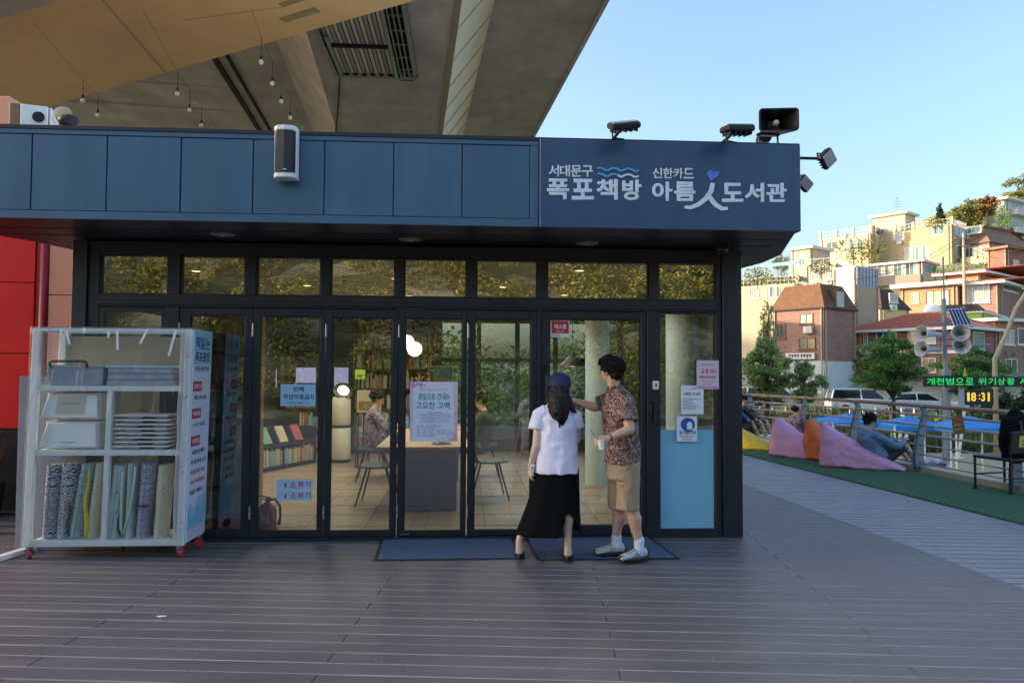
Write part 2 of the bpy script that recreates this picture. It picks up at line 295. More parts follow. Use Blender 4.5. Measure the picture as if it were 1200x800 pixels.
# ---------------------------------------------------------------- mesh builder
def frame_of(t, ref):
    t = t.normalized(); a = ref - t * ref.dot(t)
    if a.length < 1e-5: a = V((1, 0.13, 0.07)) - t * t.x
    a.normalize(); return a, t.cross(a)
class MB:
    def __init__(s): s.v = []; s.f = []; s.m = []; s.k = 0
    def face(s, idx): s.f.append(tuple(idx)); s.m.append(s.k)
    def add(s, vs, fs):
        o = len(s.v); s.v += [V(q) for q in vs]
        for q in fs: s.face([o + i for i in q])
        return s
    def box(s, c, d, rot=None, ch=0.0):
        x, y, z = d[0] / 2, d[1] / 2, d[2] / 2; c = V(c)
        vs = [V((a, b, e)) for e in (-z, z) for b in (-y, y) for a in (-x, x)]
        if rot is not None: vs = [rot @ q for q in vs]
        return s.add([c + q for q in vs], [(0, 2, 3, 1), (4, 5, 7, 6), (0, 1, 5, 4), (2, 6, 7, 3), (0, 4, 6, 2), (1, 3, 7, 5)])
    def box2(s, a, b): return s.box([(p + q) / 2 for p, q in zip(a, b)], [abs(q - p) for p, q in zip(a, b)])
    def bar(s, p, q, w, h, up=V((0, 0, 1))):
        p, q = V(p), V(q); t = (q - p); a, b = frame_of(t, V(up).cross(t) if abs(t.normalized().dot(V(up))) < 0.99 else V((1, 0, 0)))
        r = MX((a, t.normalized(), b)).transposed()
        return s.box((p + q) / 2, (w, t.length, h), r)
    def rings(s, rs, cap=True, closed=True):
        o = len(s.v); n = len(rs[0])
        for r in rs: s.v += [V(q) for q in r]
        for i in range(len(rs) - 1):
            for j in range(n if closed else n - 1):
                k = (j + 1) % n
                s.face((o + i * n + j, o + i * n + k, o + (i + 1) * n + k, o + (i + 1) * n + j))
        if cap and closed:
            s.face([o + j for j in reversed(range(n))]); s.face([o + (len(rs) - 1) * n + j for j in range(n)])
        return s
    def tube(s, pts, r, n=8, cap=True):
        pts = [V(p) for p in pts]; rr = r if isinstance(r, (list, tuple)) else [r] * len(pts); rs = []; ref = V((0.31, 0.2, 0.93))
        for i, p in enumerate(pts):
            t = (pts[min(i + 1, len(pts) - 1)] - pts[max(i - 1, 0)]); a, b = frame_of(t, ref); ref = a
            rs.append([p + (a * math.cos(2 * PI * j / n) + b * math.sin(2 * PI * j / n)) * rr[i] for j in range(n)])
        return s.rings(rs, cap)
    def limb(s, pts, rad, ref=V((1, 0, 0)), n=14, ends=True):
        """elliptical tube: rad = (half width along ref, half depth) or a number; rounded ends"""
        pts = [V(p) for p in pts]; rs = []; rad = [(q, q) if not isinstance(q, tuple) else q for q in rad]
        N = len(pts); ref = V(ref)
        tg = [(pts[min(i + 1, N - 1)] - pts[max(i - 1, 0)]).normalized() for i in range(N)]
        def ring(p, t, a_, b_):
            a, b = frame_of(t, ref); return [p + a * (math.cos(2 * PI * j / n) * a_) + b * (math.sin(2 * PI * j / n) * b_) for j in range(n)]
        if ends:
            m = min(rad[0])
            for q in (0.15, 0.6, 0.88): rs.append(ring(pts[0] - tg[0] * m * math.sqrt(max(0, 1 - q * q)) * 0.8, tg[0], rad[0][0] * q, rad[0][1] * q))
        for i in range(N): rs.append(ring(pts[i], tg[i], *rad[i]))
        if ends:
            m = min(rad[-1])
            for q in (0.88, 0.6, 0.15): rs.append(ring(pts[-1] + tg[-1] * m * math.sqrt(max(0, 1 - q * q)) * 0.8, tg[-1], rad[-1][0] * q, rad[-1][1] * q))
        return s.rings(rs)
    def lathe(s, prof, n=16, o=(0, 0, 0), rot=None, cap=True):
        o = V(o); rs = []
        for r, z in prof:
            q = [V((r * math.cos(2 * PI * j / n), r * math.sin(2 * PI * j / n), z)) for j in range(n)]
            rs.append([o + (rot @ p if rot is not None else p) for p in q])
        return s.rings(rs, cap)
    def ell(s, c, rad, n=14, m=9, rot=None):
        prof = [(max(0.02, math.sin(PI * i / m)), -math.cos(PI * i / m)) for i in range(m + 1)]; c = V(c); rs = []
        for r, z in prof:
            q = [V((r * math.cos(2 * PI * j / n) * rad[0], r * math.sin(2 * PI * j / n) * rad[1], z * rad[2])) for j in range(n)]
            rs.append([c + (rot @ p if rot is not None else p) for p in q])
        return s.rings(rs)
    def prism(s, poly, d):
        """poly: 3-D points of a planar outline; d: extrusion vector"""
        n = len(poly); d = V(d); poly = [V(p) for p in poly]; o = len(s.v)
        nrm = sum(((poly[i] - poly[0]).cross(poly[(i + 1) % n] - poly[0]) for i in range(1, n - 1)), V())
        if nrm.dot(d) > 0: poly = poly[::-1]
        s.v += poly + [p + d for p in poly]
        s.face([o + i for i in range(n)]); s.face([o + n + i for i in reversed(range(n))])
        for i in range(n): k = (i + 1) % n; s.face((o + k, o + i, o + n + i, o + n + k))
        return s
    def quad(s, a, b, c, d): return s.add([a, b, c, d], [(0, 1, 2, 3)])
    def ring_frame(s, x0, z0, x1, z1, y0, y1, t):
        s.box2((x0, y0, z0), (x1, y1, z0 + t)); s.box2((x0, y0, z1 - t), (x1, y1, z1))
        s.box2((x0, y0, z0 + t), (x0 + t, y1, z1 - t)); s.box2((x1 - t, y0, z0 + t), (x1, y1, z1 - t)); return s

def tag(o, label=None, cat=None, group=None, kind=None):
    if label: o['label'] = label
    if cat: o['category'] = cat
    if group: o['group'] = group
    if kind: o['kind'] = kind
    return o
def thing(name, label, cat, loc=(0, 0, 0), group=None):
    o = bpy.data.objects.new(name, None); o.empty_display_size = 0.1; COL.objects.link(o); o.location = loc
    return tag(o, label, cat, group)
def wloc(o):
    p = V(o.location)
    while o.parent: o = o.parent; p += V(o.location)
    return p
def link_mesh(name, me, parent, center=True):
    o = bpy.data.objects.new(name, me); COL.objects.link(o)
    base = wloc(parent) if parent else V()
    c = V()
    if center and len(me.vertices):
        xs = [v.co for v in me.vertices]; lo = V([min(q[i] for q in xs) for i in range(3)]); hi = V([max(q[i] for q in xs) for i in range(3)])
        c = (lo + hi) / 2
        if not parent: c.z = lo.z
        me.transform(MX.Translation(-c))
    o.location = c - base
    if parent: o.parent = parent
    return o
def uvbox(me):
    uv = me.uv_layers.new(name='UVMap')
    for p in me.polygons:
        n = p.normal
        for li in p.loop_indices:
            co = me.vertices[me.loops[li].vertex_index].co
            if abs(n.z) > 0.8: uv.data[li].uv = (co.x, co.y)
            else:
                t = V((-n.y, n.x, 0)).normalized(); uv.data[li].uv = (co.dot(t), co.z)
def build(name, mb, m, parent=None, smooth=False, bevel=0.0, seg=1, remesh=0.0, it=6, uv=False, disp=0.0, dscale=6.0, sub=0):
    """ONE mesh object in world coordinates (moved to its own centre), child of parent if given"""
    me = bpy.data.meshes.new(name); me.from_pydata(mb.v, [], mb.f); me.update()
    ms = m if isinstance(m, (list, tuple)) else [m]
    for q in ms: me.materials.append(MATS[q])
    if len(ms) > 1: me.polygons.foreach_set('material_index', mb.m)
    if remesh or sub:
        t = bpy.data.objects.new('t', me); COL.objects.link(t)
        if remesh:
            md = t.modifiers.new('r', 'REMESH'); md.mode = 'VOXEL'; md.voxel_size = remesh
            md = t.modifiers.new('s', 'SMOOTH'); md.factor = 0.5; md.iterations = it
        if sub: t.modifiers.new('u', 'SUBSURF').levels = sub
        dg = bpy.context.evaluated_depsgraph_get(); dg.update()
        nm = bpy.data.meshes.new_from_object(t.evaluated_get(dg)); bpy.data.objects.remove(t); bpy.data.meshes.remove(me); me = nm; me.name = name
        if disp:
            nn = [v.normal.copy() for v in me.vertices]
            for v, q in zip(me.vertices, nn):
                w_ = v.co + V((NZ.noise(v.co * 4), NZ.noise(v.co * 4 + V((9, 0, 0))), 0)) * 0.05
                rg = (0.35 - abs(NZ.noise(V((w_.x, w_.y, w_.z * 0.62)) * dscale * 1.1))) if dscale < 15 else NZ.noise(v.co * dscale)
                v.co += q * disp * (1.5 * rg + 0.4 * NZ.noise(v.co * dscale * 2.3))
        me.materials.clear()
        for q in ms: me.materials.append(MATS[q])
    if uv: uvbox(me)
    if smooth or remesh or sub: me.polygons.foreach_set('use_smooth', [True] * len(me.polygons)); me.update()
    o = link_mesh(name, me, parent)
    if smooth == 'auto':
        me.polygons.foreach_set('use_smooth', [True] * len(me.polygons))
        bmx = bmesh.new(); bmx.from_mesh(me)
        for e in bmx.edges:
            if len(e.link_faces) == 2 and e.calc_face_angle(0) > R(40): e.smooth = False
        bmx.to_mesh(me); bmx.free()
    if bevel:
        md = o.modifiers.new('bevel', 'BEVEL'); md.width = bevel; md.segments = seg; md.limit_method = 'ANGLE'; md.angle_limit = R(40)
    return o
def copy_thing(root, loc, label=None, rotz=None):
    r = root.copy(); COL.objects.link(r); r.location = loc
    if rotz is not None: r.rotation_euler = (0, 0, rotz)
    if label: r['label'] = label
    for ch in list(root.children):
        c = ch.copy(); COL.objects.link(c); c.parent = r
        for g in list(ch.children):
            d = g.copy(); COL.objects.link(d); d.parent = c
    return r
def text(body, o, ux, uz, wd, ht, m, parent, name='lettering', thick=0.002, bold=0.0, shear=0.0):
    """flat lettering fitted to a box: o = lower left corner, ux right, uz up, standing THICK proud along ux x uz"""
    cu = bpy.data.curves.new('t', 'FONT'); cu.body = body; cu.align_x = 'CENTER'; cu.size = 1; cu.resolution_u = 3
    if bold: cu.bevel_depth = bold; cu.bevel_resolution = 0; cu.extrude = 0.03; cu.space_line = 1.0
    t = bpy.data.objects.new('t', cu); COL.objects.link(t)
    dg = bpy.context.evaluated_depsgraph_get(); dg.update()
    me = bpy.data.meshes.new_from_object(t.evaluated_get(dg)); bpy.data.objects.remove(t); bpy.data.curves.remove(cu)
    if not len(me.vertices): return None
    xs = [v.co.x for v in me.vertices]; ys = [v.co.y for v in me.vertices]
    x0, x1, y0, y1 = min(xs), max(xs), min(ys), max(ys); o, ux, uz = V(o), V(ux).normalized(), V(uz).normalized(); n = ux.cross(uz)
    if bold:
        zs = [v.co.z for v in me.vertices]; z0, z1 = min(zs), max(zs)
        for v in me.vertices: v.co = o + ux * ((v.co.x - x0) / (x1 - x0) * wd) + uz * ((v.co.y - y0) / max(1e-6, y1 - y0) * ht) + n * ((v.co.z - z0) / (z1 - z0) * thick)
        me.name = name; me.materials.clear(); me.materials.append(MATS[m]); return link_mesh(name, me, parent)
    vs = [o + ux * ((v.co.x - x0) / (x1 - x0) * wd) + uz * ((v.co.y - y0) / max(1e-6, y1 - y0) * ht) for v in me.vertices]
    fs = [tuple(p.vertices) for p in me.polygons]; bpy.data.meshes.remove(me)
    b = bmesh.new(); bv = [b.verts.new(q) for q in vs]
    for f in fs:
        try: b.faces.new([bv[i] for i in f])
        except ValueError: pass
    me = bpy.data.meshes.new(name); 
    r = bmesh.ops.extrude_face_region(b, geom=b.faces[:])
    for e in r['geom']:
        if isinstance(e, bmesh.types.BMVert): e.co += n * thick
    bmesh.ops.recalc_face_normals(b, faces=b.faces[:]); b.to_mesh(me); b.free(); me.materials.append(MATS[m])
    return link_mesh(name, me, parent)
def clip(poly, a, n):
    """keep the side of the 2-D line through a where (p-a).n >= 0"""
    out = []
    for i in range(len(poly)):
        p, q = poly[i], poly[(i + 1) % len(poly)]; dp, dq = (p - a).dot(n), (q - a).dot(n)
        if dp >= 0: out.append(p)
        if dp * dq < 0: out.append(p + (q - p) * (dp / (dp - dq)))
    return out
def v2(p): return V((p[0], p[1]))
EX, EY, EZ = V((1, 0, 0)), V((0, 1, 0)), V((0, 0, 1))
# ================================================================ THE SETTING: deck, turf, ground
DZ = 0.0
PERP = V((math.sin(R(6.2)), math.cos(R(6.2)))); ALONG = V((math.cos(R(6.2)), -math.sin(R(6.2))))
PITCH_, BW = 0.150, 0.134
def line_of(p, q):
    a, b = v2(atz(*p, 0)), v2(atz(*q, 0)); d = (b - a).normalized(); return a, V((d.y, -d.x)), d
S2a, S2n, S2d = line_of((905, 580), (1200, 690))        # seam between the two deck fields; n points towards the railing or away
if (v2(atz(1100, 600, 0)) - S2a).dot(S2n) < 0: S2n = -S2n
Ta, Tn, Td = line_of((960, 555), (1200, 615))           # edge of the artificial turf
if (v2(atz(1150, 560, 0)) - Ta).dot(Tn) < 0: Tn = -Tn
def railpt(px): # rail top points in plan
    k = {870: 17.3, 942: 15.1, 1002: 13.7, 1081: 11.9, 1200: 10.1}
    return k
RAILTOP = 1.05
RAILPX = [(850, 462.2), (878, 462.6), (942, 466.0), (1004, 469.8), (1082, 475.4), (1197, 483.8)]
RAIL = [atz(px, py, RAILTOP) for px, py in RAILPX]
RAIL = [RAIL[0] + (RAIL[0] - RAIL[1]) * 2.5] + RAIL
_d = (RAIL[-1] - RAIL[-2]).normalized()
RAIL += [RAIL[-1] + _d * 2 * k + V((0.05 * k * k, 0, 0)) for k in (1, 2, 3, 4, 5, 6)]
for q in RAIL: q.z = RAILTOP
deck_edge = [v2(q) for q in RAIL]
# deck bed (what shows in the joints) and boards
b = MB(); bed = [V((-12, -18, -0.06)), V((14, -18, -0.06))] + [V((q.x + 0.12, q.y, -0.06)) for q in reversed(deck_edge)] + [V((-12, 26, -0.06))]
bed = [p for p in bed if p.y < 40]
b.prism(bed, (0, 0, -0.35)); deck = build('deck', b, 'deck_under'); tag(deck, kind='structure')
b = MB(); stuff = MB(); stuff2 = MB(); dust = MB(); n_board = 0
seam = [v2(atz(467, 658, 0)).dot(ALONG), v2(atz(700, 680, 0)).dot(ALONG), v2(atz(980, 715, 0)).dot(ALONG)]
s0 = seam[1]; L2 = (seam[2] - seam[0])
def board(poly, z0, z1, mbx, ch=0.003):
    c = sum(poly, V((0, 0))) / len(poly); n = len(poly)
    if n < 3: return False
    top = []
    for p in poly: # small chamfer
        d = c - p; top.append(p + V((math.copysign(min(ch, abs(d.x)), d.x), math.copysign(min(ch, abs(d.y)), d.y))))
    low = [V((p.x, p.y, z0)) for p in poly]; mid = [V((p.x, p.y, z1 - ch * 0.7)) for p in poly]; up = [V((p.x, p.y, z1)) for p in top]
    area = sum((poly[i].x * poly[(i + 1) % n].y - poly[(i + 1) % n].x * poly[i].y) for i in range(n))
    if abs(area) < 2e-3: return False
    if area < 0: low, mid, up = low[::-1], mid[::-1], up[::-1]
    mbx.rings([low, mid, up], cap=False); o = len(mbx.v) - n; mbx.face([o + i for i in range(n)]); return True
v_front = v2(CAM).dot(PERP)
for r in range(-60, 170):
    vv = v_front + r * PITCH_
    off = (r % 2) * L2 / 2
    for k in range(-5, 8):
        u0 = s0 + off + k * L2; u1 = u0 + L2 - 0.004
        rect = [ALONG * u0 + PERP * vv, ALONG * u1 + PERP * vv, ALONG * u1 + PERP * (vv + BW), ALONG * u0 + PERP * (vv + BW)]
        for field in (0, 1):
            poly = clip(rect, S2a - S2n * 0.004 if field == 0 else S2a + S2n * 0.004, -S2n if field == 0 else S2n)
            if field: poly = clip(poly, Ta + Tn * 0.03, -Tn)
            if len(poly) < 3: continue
            c = sum(poly, V((0, 0))) / len(poly)
            if c.y < -14 or c.x < -9 or c.y > 15 or c.x > 10: continue
            if c.y > 0.35 and -4.3 < c.x < 2.3: continue
            pp = [pix((p.x, p.y, 0)) for p in poly] if all((RI @ (V((p.x, p.y, 0)) - CAM)).z < -0.3 for p in poly) else [pix((c.x, c.y, 0))] if (RI @ (V((c.x, c.y, 0)) - CAM)).z < -0.3 else [(-9, -9)]
            inview = any(-20 < q[0] < 1220 and q[1] < 830 for q in pp)
            D = -(RI @ (V((c.x, c.y, 0)) - CAM)).z
            dz = rnd(-0.0004, 0.0004)
            if inview and D < 8.6 and n_board < 297:
                m = MB()
                if board(poly, -0.03, dz, m):
                    build('board', m, 'deck_sheen_tint' if field else 'deck', deck); n_board += 1
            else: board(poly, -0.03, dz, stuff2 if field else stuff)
    a, e = ALONG * -9 + PERP * (vv + BW), ALONG * 10 + PERP * (vv + BW)
    g = [a, e, e + PERP * (PITCH_ - BW), a + PERP * (PITCH_ - BW)]
    g = clip(g, S2a, -S2n)
    if len(g) > 2 and -13 < g[0].y < 15:
        o = len(dust.v); dust.v += [V((p.x, p.y, -0.0012)) for p in g]; dust.face([o + i for i in range(len(g))])
tag(build('deck_boards', stuff, 'deck', deck), kind='stuff'); tag(build('sheen_tint_boards', stuff2, 'deck_sheen_tint', deck), kind='stuff')
tag(build('joint_dust', dust, 'deck_dust', deck), kind='stuff')
# grit and scraps on the boards
b = MB(); rl0 = random.Random(9)
for k in range(260):
    p = atz(rl0.uniform(20, 1180), 648 + 150 * rl0.random() ** 1.4, 0); r_ = rl0.uniform(0.003, 0.011); a0 = rl0.uniform(0, 6.28)
    if (v2(p) - S2a).dot(S2n) > -0.05: continue
    o = len(b.v); b.v += [V((p.x + math.cos(a0 + q) * r_ * f, p.y + math.sin(a0 + q) * r_ * f * 0.6, 0.003)) for q, f in ((0, 1), (1.4, .7), (2.9, 1.1), (4.4, .6))]; b.face((o, o + 1, o + 2, o + 3)); b.m[-1] = k % 3
tag(build('deck_grit', b, ['deck_under', 'kerb', 'bark']), kind='stuff')
# artificial turf along the railing
near = Ta + Td * (-9 if Td.y > 0 else 9); far_ = Ta + Td * (9 if Td.y > 0 else -9)
tp = [near, far_] + [q + V((-0.22, 0)) for q in deck_edge if q.y > near.y - 1 and q.y < far_.y + 1]
b = MB(); tp3 = [V((p.x, p.y, 0.004)) for p in tp]; b.prism(tp3, (0, 0, 0.012)); tag(build('turf', b, 'turf'), kind='structure')
# kerb strip under the railing
b = MB()
for p, q in zip(RAIL, RAIL[1:]): b.bar(V((p.x + 0.02, p.y, 0.02)), V((q.x + 0.02, q.y, 0.02)), 0.24, 0.12)
tag(build('kerb', b, 'kerb'), kind='structure')
# the ground: stream path, embankment, road and hillside as one sheet out to the horizon
def sst(a, b, x): t = min(1, max(0, (x - a) / (b - a))); return t * t * (3 - 2 * t)
FWD = V((math.sin(R(3.55)), math.cos(R(3.55)))); RGT = V((FWD.y, -FWD.x))
def ground(x, y):
    q = V((x, y)) - v2(CAM); D = q.dot(FWD); X = q.dot(RGT)
    e = sst(40, 45, D); z = -2.05 * (1 - e) - 1.32 * e
    if D > 61:
        a = X / D; s = 0.06 + 0.30 * sst(0.28, 0.62, a)
        if a < 0.1: s = 0.03
        z += (min(D, 185) - 61) * s + 1.2 * NZ.noise(V((x * 0.03, y * 0.03, 0))) * sst(61, 80, D)
    # unseen ridge added at left (west): shades the deck, its dip lets sun through
    if X < -190:
        t = sst(-195, -248, X); h = 74 - 1.0 * sst(112, 130, D) + 2 * NZ.noise(V((x * 0.01, y * 0.01, 3)))
        h *= sst(36, 48, D) * (1 - sst(270, 330, D)) * (1 - 0.88 * sst(81, 86, D) * (1 - sst(108, 114, D))); z += t * h
    if D < -24: z += 15.0 * sst(-24, -50, D) * (1 - sst(-34, -46, X))
    return z
xs = sorted(set([-1500, -900, -500, -300, -262, -250, -238, -224, -210, -200, -180, -150] + [i * 5 for i in range(-24, 30)] + [160, 180, 200, 230, 260, 300, 400, 600, 1000, 1500]))
ys = sorted(set([-1500, -900, -500, -300, -200, -150, -120] + [i * 4 for i in range(-25, 52)] + [215, 240, 280, 340, 420, 600, 1000, 1600]))
b = MB(); b.v = [V((x, y, ground(x, y))) for y in ys for x in xs]; nx = len(xs)
for j in range(len(ys) - 1):
    for i in range(nx - 1): b.face((j * nx + i, j * nx + i + 1, (j + 1) * nx + i + 1, (j + 1) * nx + i))
tag(build('ground', b, 'earth', smooth=True), kind='structure')
def camplan(X, D, z): p = v2(CAM) + FWD * D + RGT * X; return V((p.x, p.y, z))
def strip(name, D0, D1, z, m, X0=-60, X1=80):
    b = MB(); b.quad(camplan(X0, D0, z), camplan(X1, D0, z), camplan(X1, D1, z), camplan(X0, D1, z)); return tag(build(name, b, m), kind='structure')
strip('stream_path', 11, 33, -2.0, 'path_sand', 2, 60)
strip('road', 46.5, 58, -1.26, 'asphalt')
strip('pavement', 58.2, 60.8, -1.16, 'path_sand')
# ================================================================ THE LIBRARY
def fx(px, py=480): return aty(px, py, 0).x
def fz(px, py): return aty(px, py, 0).z
lib = thing('library_building', 'low black glass-fronted library pavilion with navy fascia under the bridge', 'building', (-0.9, 3, 0))
ZT0, ZT1 = fz(480, 348), fz(480, 302)           # transom windows
ZS = 2.775                                       # soffit
ZD1 = fz(480, 362)
XL, XR = fx(80), fx(870)
YF = aty(632, 266, 0).y
FY = -0.93                                       # fascia plane
zf0 = ZS; zf1 = aty(632, 163, FY).z; zf0 = aty(632, 266, FY).z
DEP = 7.4
def lb(name, mb, m, **k): return build(name, mb, m, lib, **k)
# main posts, head, rails, sill
b = MB(); b.box2((XL, 0.0, 0), (fx(97), 0.16, ZS)); b.box2((fx(97), 0.03, 0), (fx(110), 0.13, ZS)); lb('corner_post', b, 'black_frame', bevel=0.004)
b = MB(); b.box2((fx(847.5), 0.0, 0), (XR, 0.16, ZS)); b.box2((fx(842), 0.03, 0), (fx(847.5), 0.13, ZS)); lb('corner_post', b, 'black_frame', bevel=0.004)
b = MB(); b.box2((fx(110), 0.02, ZT1), (fx(842), 0.14, ZS)); lb('head_beam', b, 'black_frame', bevel=0.004)
b = MB(); b.box2((fx(110), 0.01, ZD1), (fx(842), 0.15, ZT0)); b.box2((fx(110), -0.005, ZD1 + 0.018), (fx(842), 0.008, ZT0 - 0.06)); lb('transom_rail', b, 'black_frame', bevel=0.003)
tx = [(110, 191), (206, 283), (296, 373), (384, 461), (471, 546), (557, 630), (641, 762), (773, 842)]
for (a, c), (d, e) in zip(tx, tx[1:]):
    b = MB(); b.box2((fx(c), 0.015, ZT0), (fx(d), 0.135, ZT1)); lb('mullion', b, 'black_frame', bevel=0.003)
for a, c in tx:
    b = MB(); b.box2((fx(a) - 0.002, 0.07, ZT0), (fx(c) + 0.002, 0.078, ZT1)); wd = lb('transom_window', b, 'glass_coated')
    b = MB(); b.ring_frame(fx(a), ZT0, fx(c), ZT1, 0.045, 0.066, 0.014); build('window_bead', b, 'black_frame', wd)
b = MB(); b.box2((fx(110), 0.0, 0), (fx(842), 0.16, 0.028)); lb('threshold', b, 'black_frame', bevel=0.004)
# left fixed window below the transom
b = MB(); b.box2((fx(191), 0.014, 0.028), (fx(206), 0.136, ZD1)); lb('mullion', b, 'black_frame', bevel=0.003)
b = MB(); b.box2((fx(110), 0.07, 0.03), (fx(191), 0.078, ZD1)); wd = lb('window', b, 'glass')
b = MB(); b.ring_frame(fx(110), 0.03, fx(191), ZD1, 0.04, 0.066, 0.05); build('window_frame', b, 'black_frame', wd)
# glazed door leaves: outer x0,x1, glass x0,x1 and glass rows (pixels)
leaves = [(206, 293, 219, 284, 369, 622, 'folding_door'), (293, 379, 302, 373, 370, 623, 'folding_door'), (379.6, 465, 387, 458, 372, 623, 'folding_door'),
          (465.6, 547, 474, 541, 373, 623, 'folding_door'), (547.6, 630, 556, 622, 374, 622, 'folding_door'), (634, 759, 644, 752, 374, 617, 'entrance_door')]
doors = []
for x0, x1, g0, g1, y0, y1, nm in leaves:
    a, c, ga, gc = fx(x0) + 0.002, fx(x1) - 0.002, fx(g0), fx(g1); zt, zb = fz((x0 + x1) / 2, y0), fz((x0 + x1) / 2, y1)
    b = MB(); b.box2((a, 0.03, 0.03), (ga, 0.09, ZD1 - 0.003)); b.box2((gc, 0.03, 0.03), (c, 0.09, ZD1 - 0.003))
    b.box2((ga, 0.03, 0.03), (gc, 0.09, zb)); b.box2((ga, 0.03, zt), (gc, 0.09, ZD1 - 0.003)); dr = lb(nm, b, 'black_frame', bevel=0.004)
    b = MB(); b.box2((ga - 0.002, 0.055, zb - 0.002), (gc + 0.002, 0.063, zt + 0.002)); build('pane', b, 'glass', dr)
    b = MB(); b.ring_frame(ga, zb, gc, zt, 0.036, 0.052, 0.009); build('gasket', b, 'rubber', dr); doors.append(dr)
    if nm == 'folding_door':
        b = MB(); b.tube([(a + 0.004, 0.022, 0.2), (a + 0.004, 0.022, 0.32)], 0.009); b.tube([(a + 0.004, 0.022, 1.9), (a + 0.004, 0.022, 2.02)], 0.009); build('hinge', b, 'grey_metal', dr)
b = MB(); p = aty(476, 626, 0.02); b.box2((fx(470), 0.018, 0.045), (fx(481), 0.03, 0.057)); build('floor_bolt', b, 'chrome', doors[3])
# entrance door pull handle and lock
b = MB(); hx = fx(640); b.tube([(hx, 0.03, 0.92), (hx, -0.045, 0.95), (hx, -0.055, 1.1), (hx, -0.055, 1.45), (hx, -0.045, 1.6), (hx, 0.03, 1.63)], 0.013, 10); build('pull_handle', b, 'black_plastic', doors[5], smooth=True)
b = MB(); b.box2((fx(758.5), -0.004, fz(760, 497)), (fx(765), 0.01, fz(760, 470))); b.box2((fx(766), -0.03, fz(768, 495)), (fx(770), 0.012, fz(768, 471))); dl = lb('digital_lock', b, 'black_plastic', bevel=0.003)
b = MB(); b.box2((fx(759.5), -0.008, fz(760, 484)), (fx(763.5), -0.004, fz(760, 473))); build('keypad', b, 'grille', dl)
b = MB(); b.box2((fx(765), -0.012, fz(768, 456)), (fx(772), 0.012, fz(768, 446))); s = lb('entry_switch', b, 'white_plastic', bevel=0.003)
b = MB(); b.box2((fx(767.6), -0.016, fz(768, 453)), (fx(769.4), -0.012, fz(768, 449))); build('button', b, 'ink_dark', s)
b = MB(); b.box2((fx(630), 0.013, 0.028), (fx(634), 0.14, ZD1)); lb('mullion', b, 'black_frame', bevel=0.002)
b = MB(); b.box2((fx(759), 0.012, 0.028), (fx(773), 0.14, ZD1)); lb('mullion', b, 'black_frame', bevel=0.003)
# right fixed side window
zt, zb = fz(800, 362), fz(800, 620)
b = MB(); b.ring_frame(fx(773) - .003, zb - 0.05, fx(842) + .003, ZD1, 0.03, 0.11, 0.02); sf = lb('side_window', b, 'black_frame', bevel=0.003); b = MB(); b.box2((fx(773), 0.028, 0.028), (fx(842), 0.112, zb)); build('bottom_rail', b, 'black_frame', sf)
b = MB(); b.box2((fx(773), 0.06, zb), (fx(842), 0.068, zt)); build('pane', b, 'glass', sf)
b = MB(); b.box2((fx(773) + 0.022, 0.0535, zb), (fx(838), 0.0585, fz(800, 504))); build('frosted_film', b, 'film_blue', sf)
# roof slab with rounded ends (soffit outline), fascia panels, coping, sign board
XF1 = aty(933, 240, FY).x; XF0 = aty(0, 200, FY).x - 0.75
right = [(XF1, FY)] + [(p.x, p.y) for p in (atz(915, 299, zf0), atz(893, 308.5, zf0), atz(869, 315, zf0))]
right += [(right[-1][0] - 0.18, right[-1][1] + 1.6), (XR + 0.05, 6.9), (XR - 0.3, DEP + 0.5)]
left = [(XF0, FY), (XF0 - 0.06, FY + 0.25)] + [(p.x, p.y) for p in (atz(40, 283.5, zf0), atz(80, 292, zf0))]
left = [left[0], left[1], left[2], left[3], (left[3][0] + 0.15, 2.2), (XL - 0.1, 6.9), (XL + 0.3, DEP + 0.5)]
outline = right + left[::-1]
b = MB(); b.prism([V((x, y, zf0 + 0.004)) for x, y in outline], (0, 0, zf1 - zf0 - 0.03)); roof = lb('roof', b, 'soffit_black')
ins = lambda pts, d: pts
b = MB(); n = len(outline); cen = V((-0.9, 3.0))
o1 = [V((x, y)) + (V((x, y)) - cen).normalized() * 0.035 for x, y in outline]
b.prism([V((p.x, p.y, zf1 - 0.022)) for p in o1], (0, 0, 0.03)); build('coping', b, 'soffit_black', roof)
# soffit seams
for k, y in enumerate((-0.48, -0.16)):
    b = MB(); b.box2((XF0 + 0.25, y - 0.003, zf0 - 0.001), (XF1 + 0.1, y + 0.003, zf0 + 0.003)); build('soffit_joint', b, 'black_frame', roof)
XS0 = aty(632, 200, FY).x
b = MB(); b.box2((XF0, FY - 0.02, zf1 - 0.062), (XS0 - 0.006, FY - 0.002, zf1 - 0.024)); b.box2((XF0, FY - 0.02, zf0 - 0.004), (XS0 - 0.006, FY - 0.002, zf0 + 0.062))
b.box2((aty(621.5, 200, FY).x, FY - 0.018, zf0 + 0.062), (XS0 - 0.006, FY - 0.002, zf1 - 0.062)); lb('fascia_trim', b, 'navy_trim', bevel=0.003)
sx = [XF0] + [aty(q, 200, FY).x for q in (38, 126, 212.5, 297, 380.5, 461.5, 541.5, 621)]
for a, c in zip(sx, sx[1:]):
    b = MB(); b.box2((a + 0.006, FY - 0.016 + rnd(-0.002, 0.002), zf0 + 0.066), (c - 0.005, FY - 0.002, zf1 - 0.067)); lb('fascia_panel', b, 'navy_panel', bevel=0.003)
b = MB(); b.box2((XS0, FY - 0.045, zf0 - 0.008), (XF1 + 0.02, FY - 0.002, zf1 - 0.012)); b.box2((XF1 - 0.0, FY - 0.002, zf0 - 0.008), (XF1 + 0.02, FY + 0.05, zf1 - 0.012)); sign = lb('sign_board', b, 'sign_navy', bevel=0.004)
SY = FY - 0.045
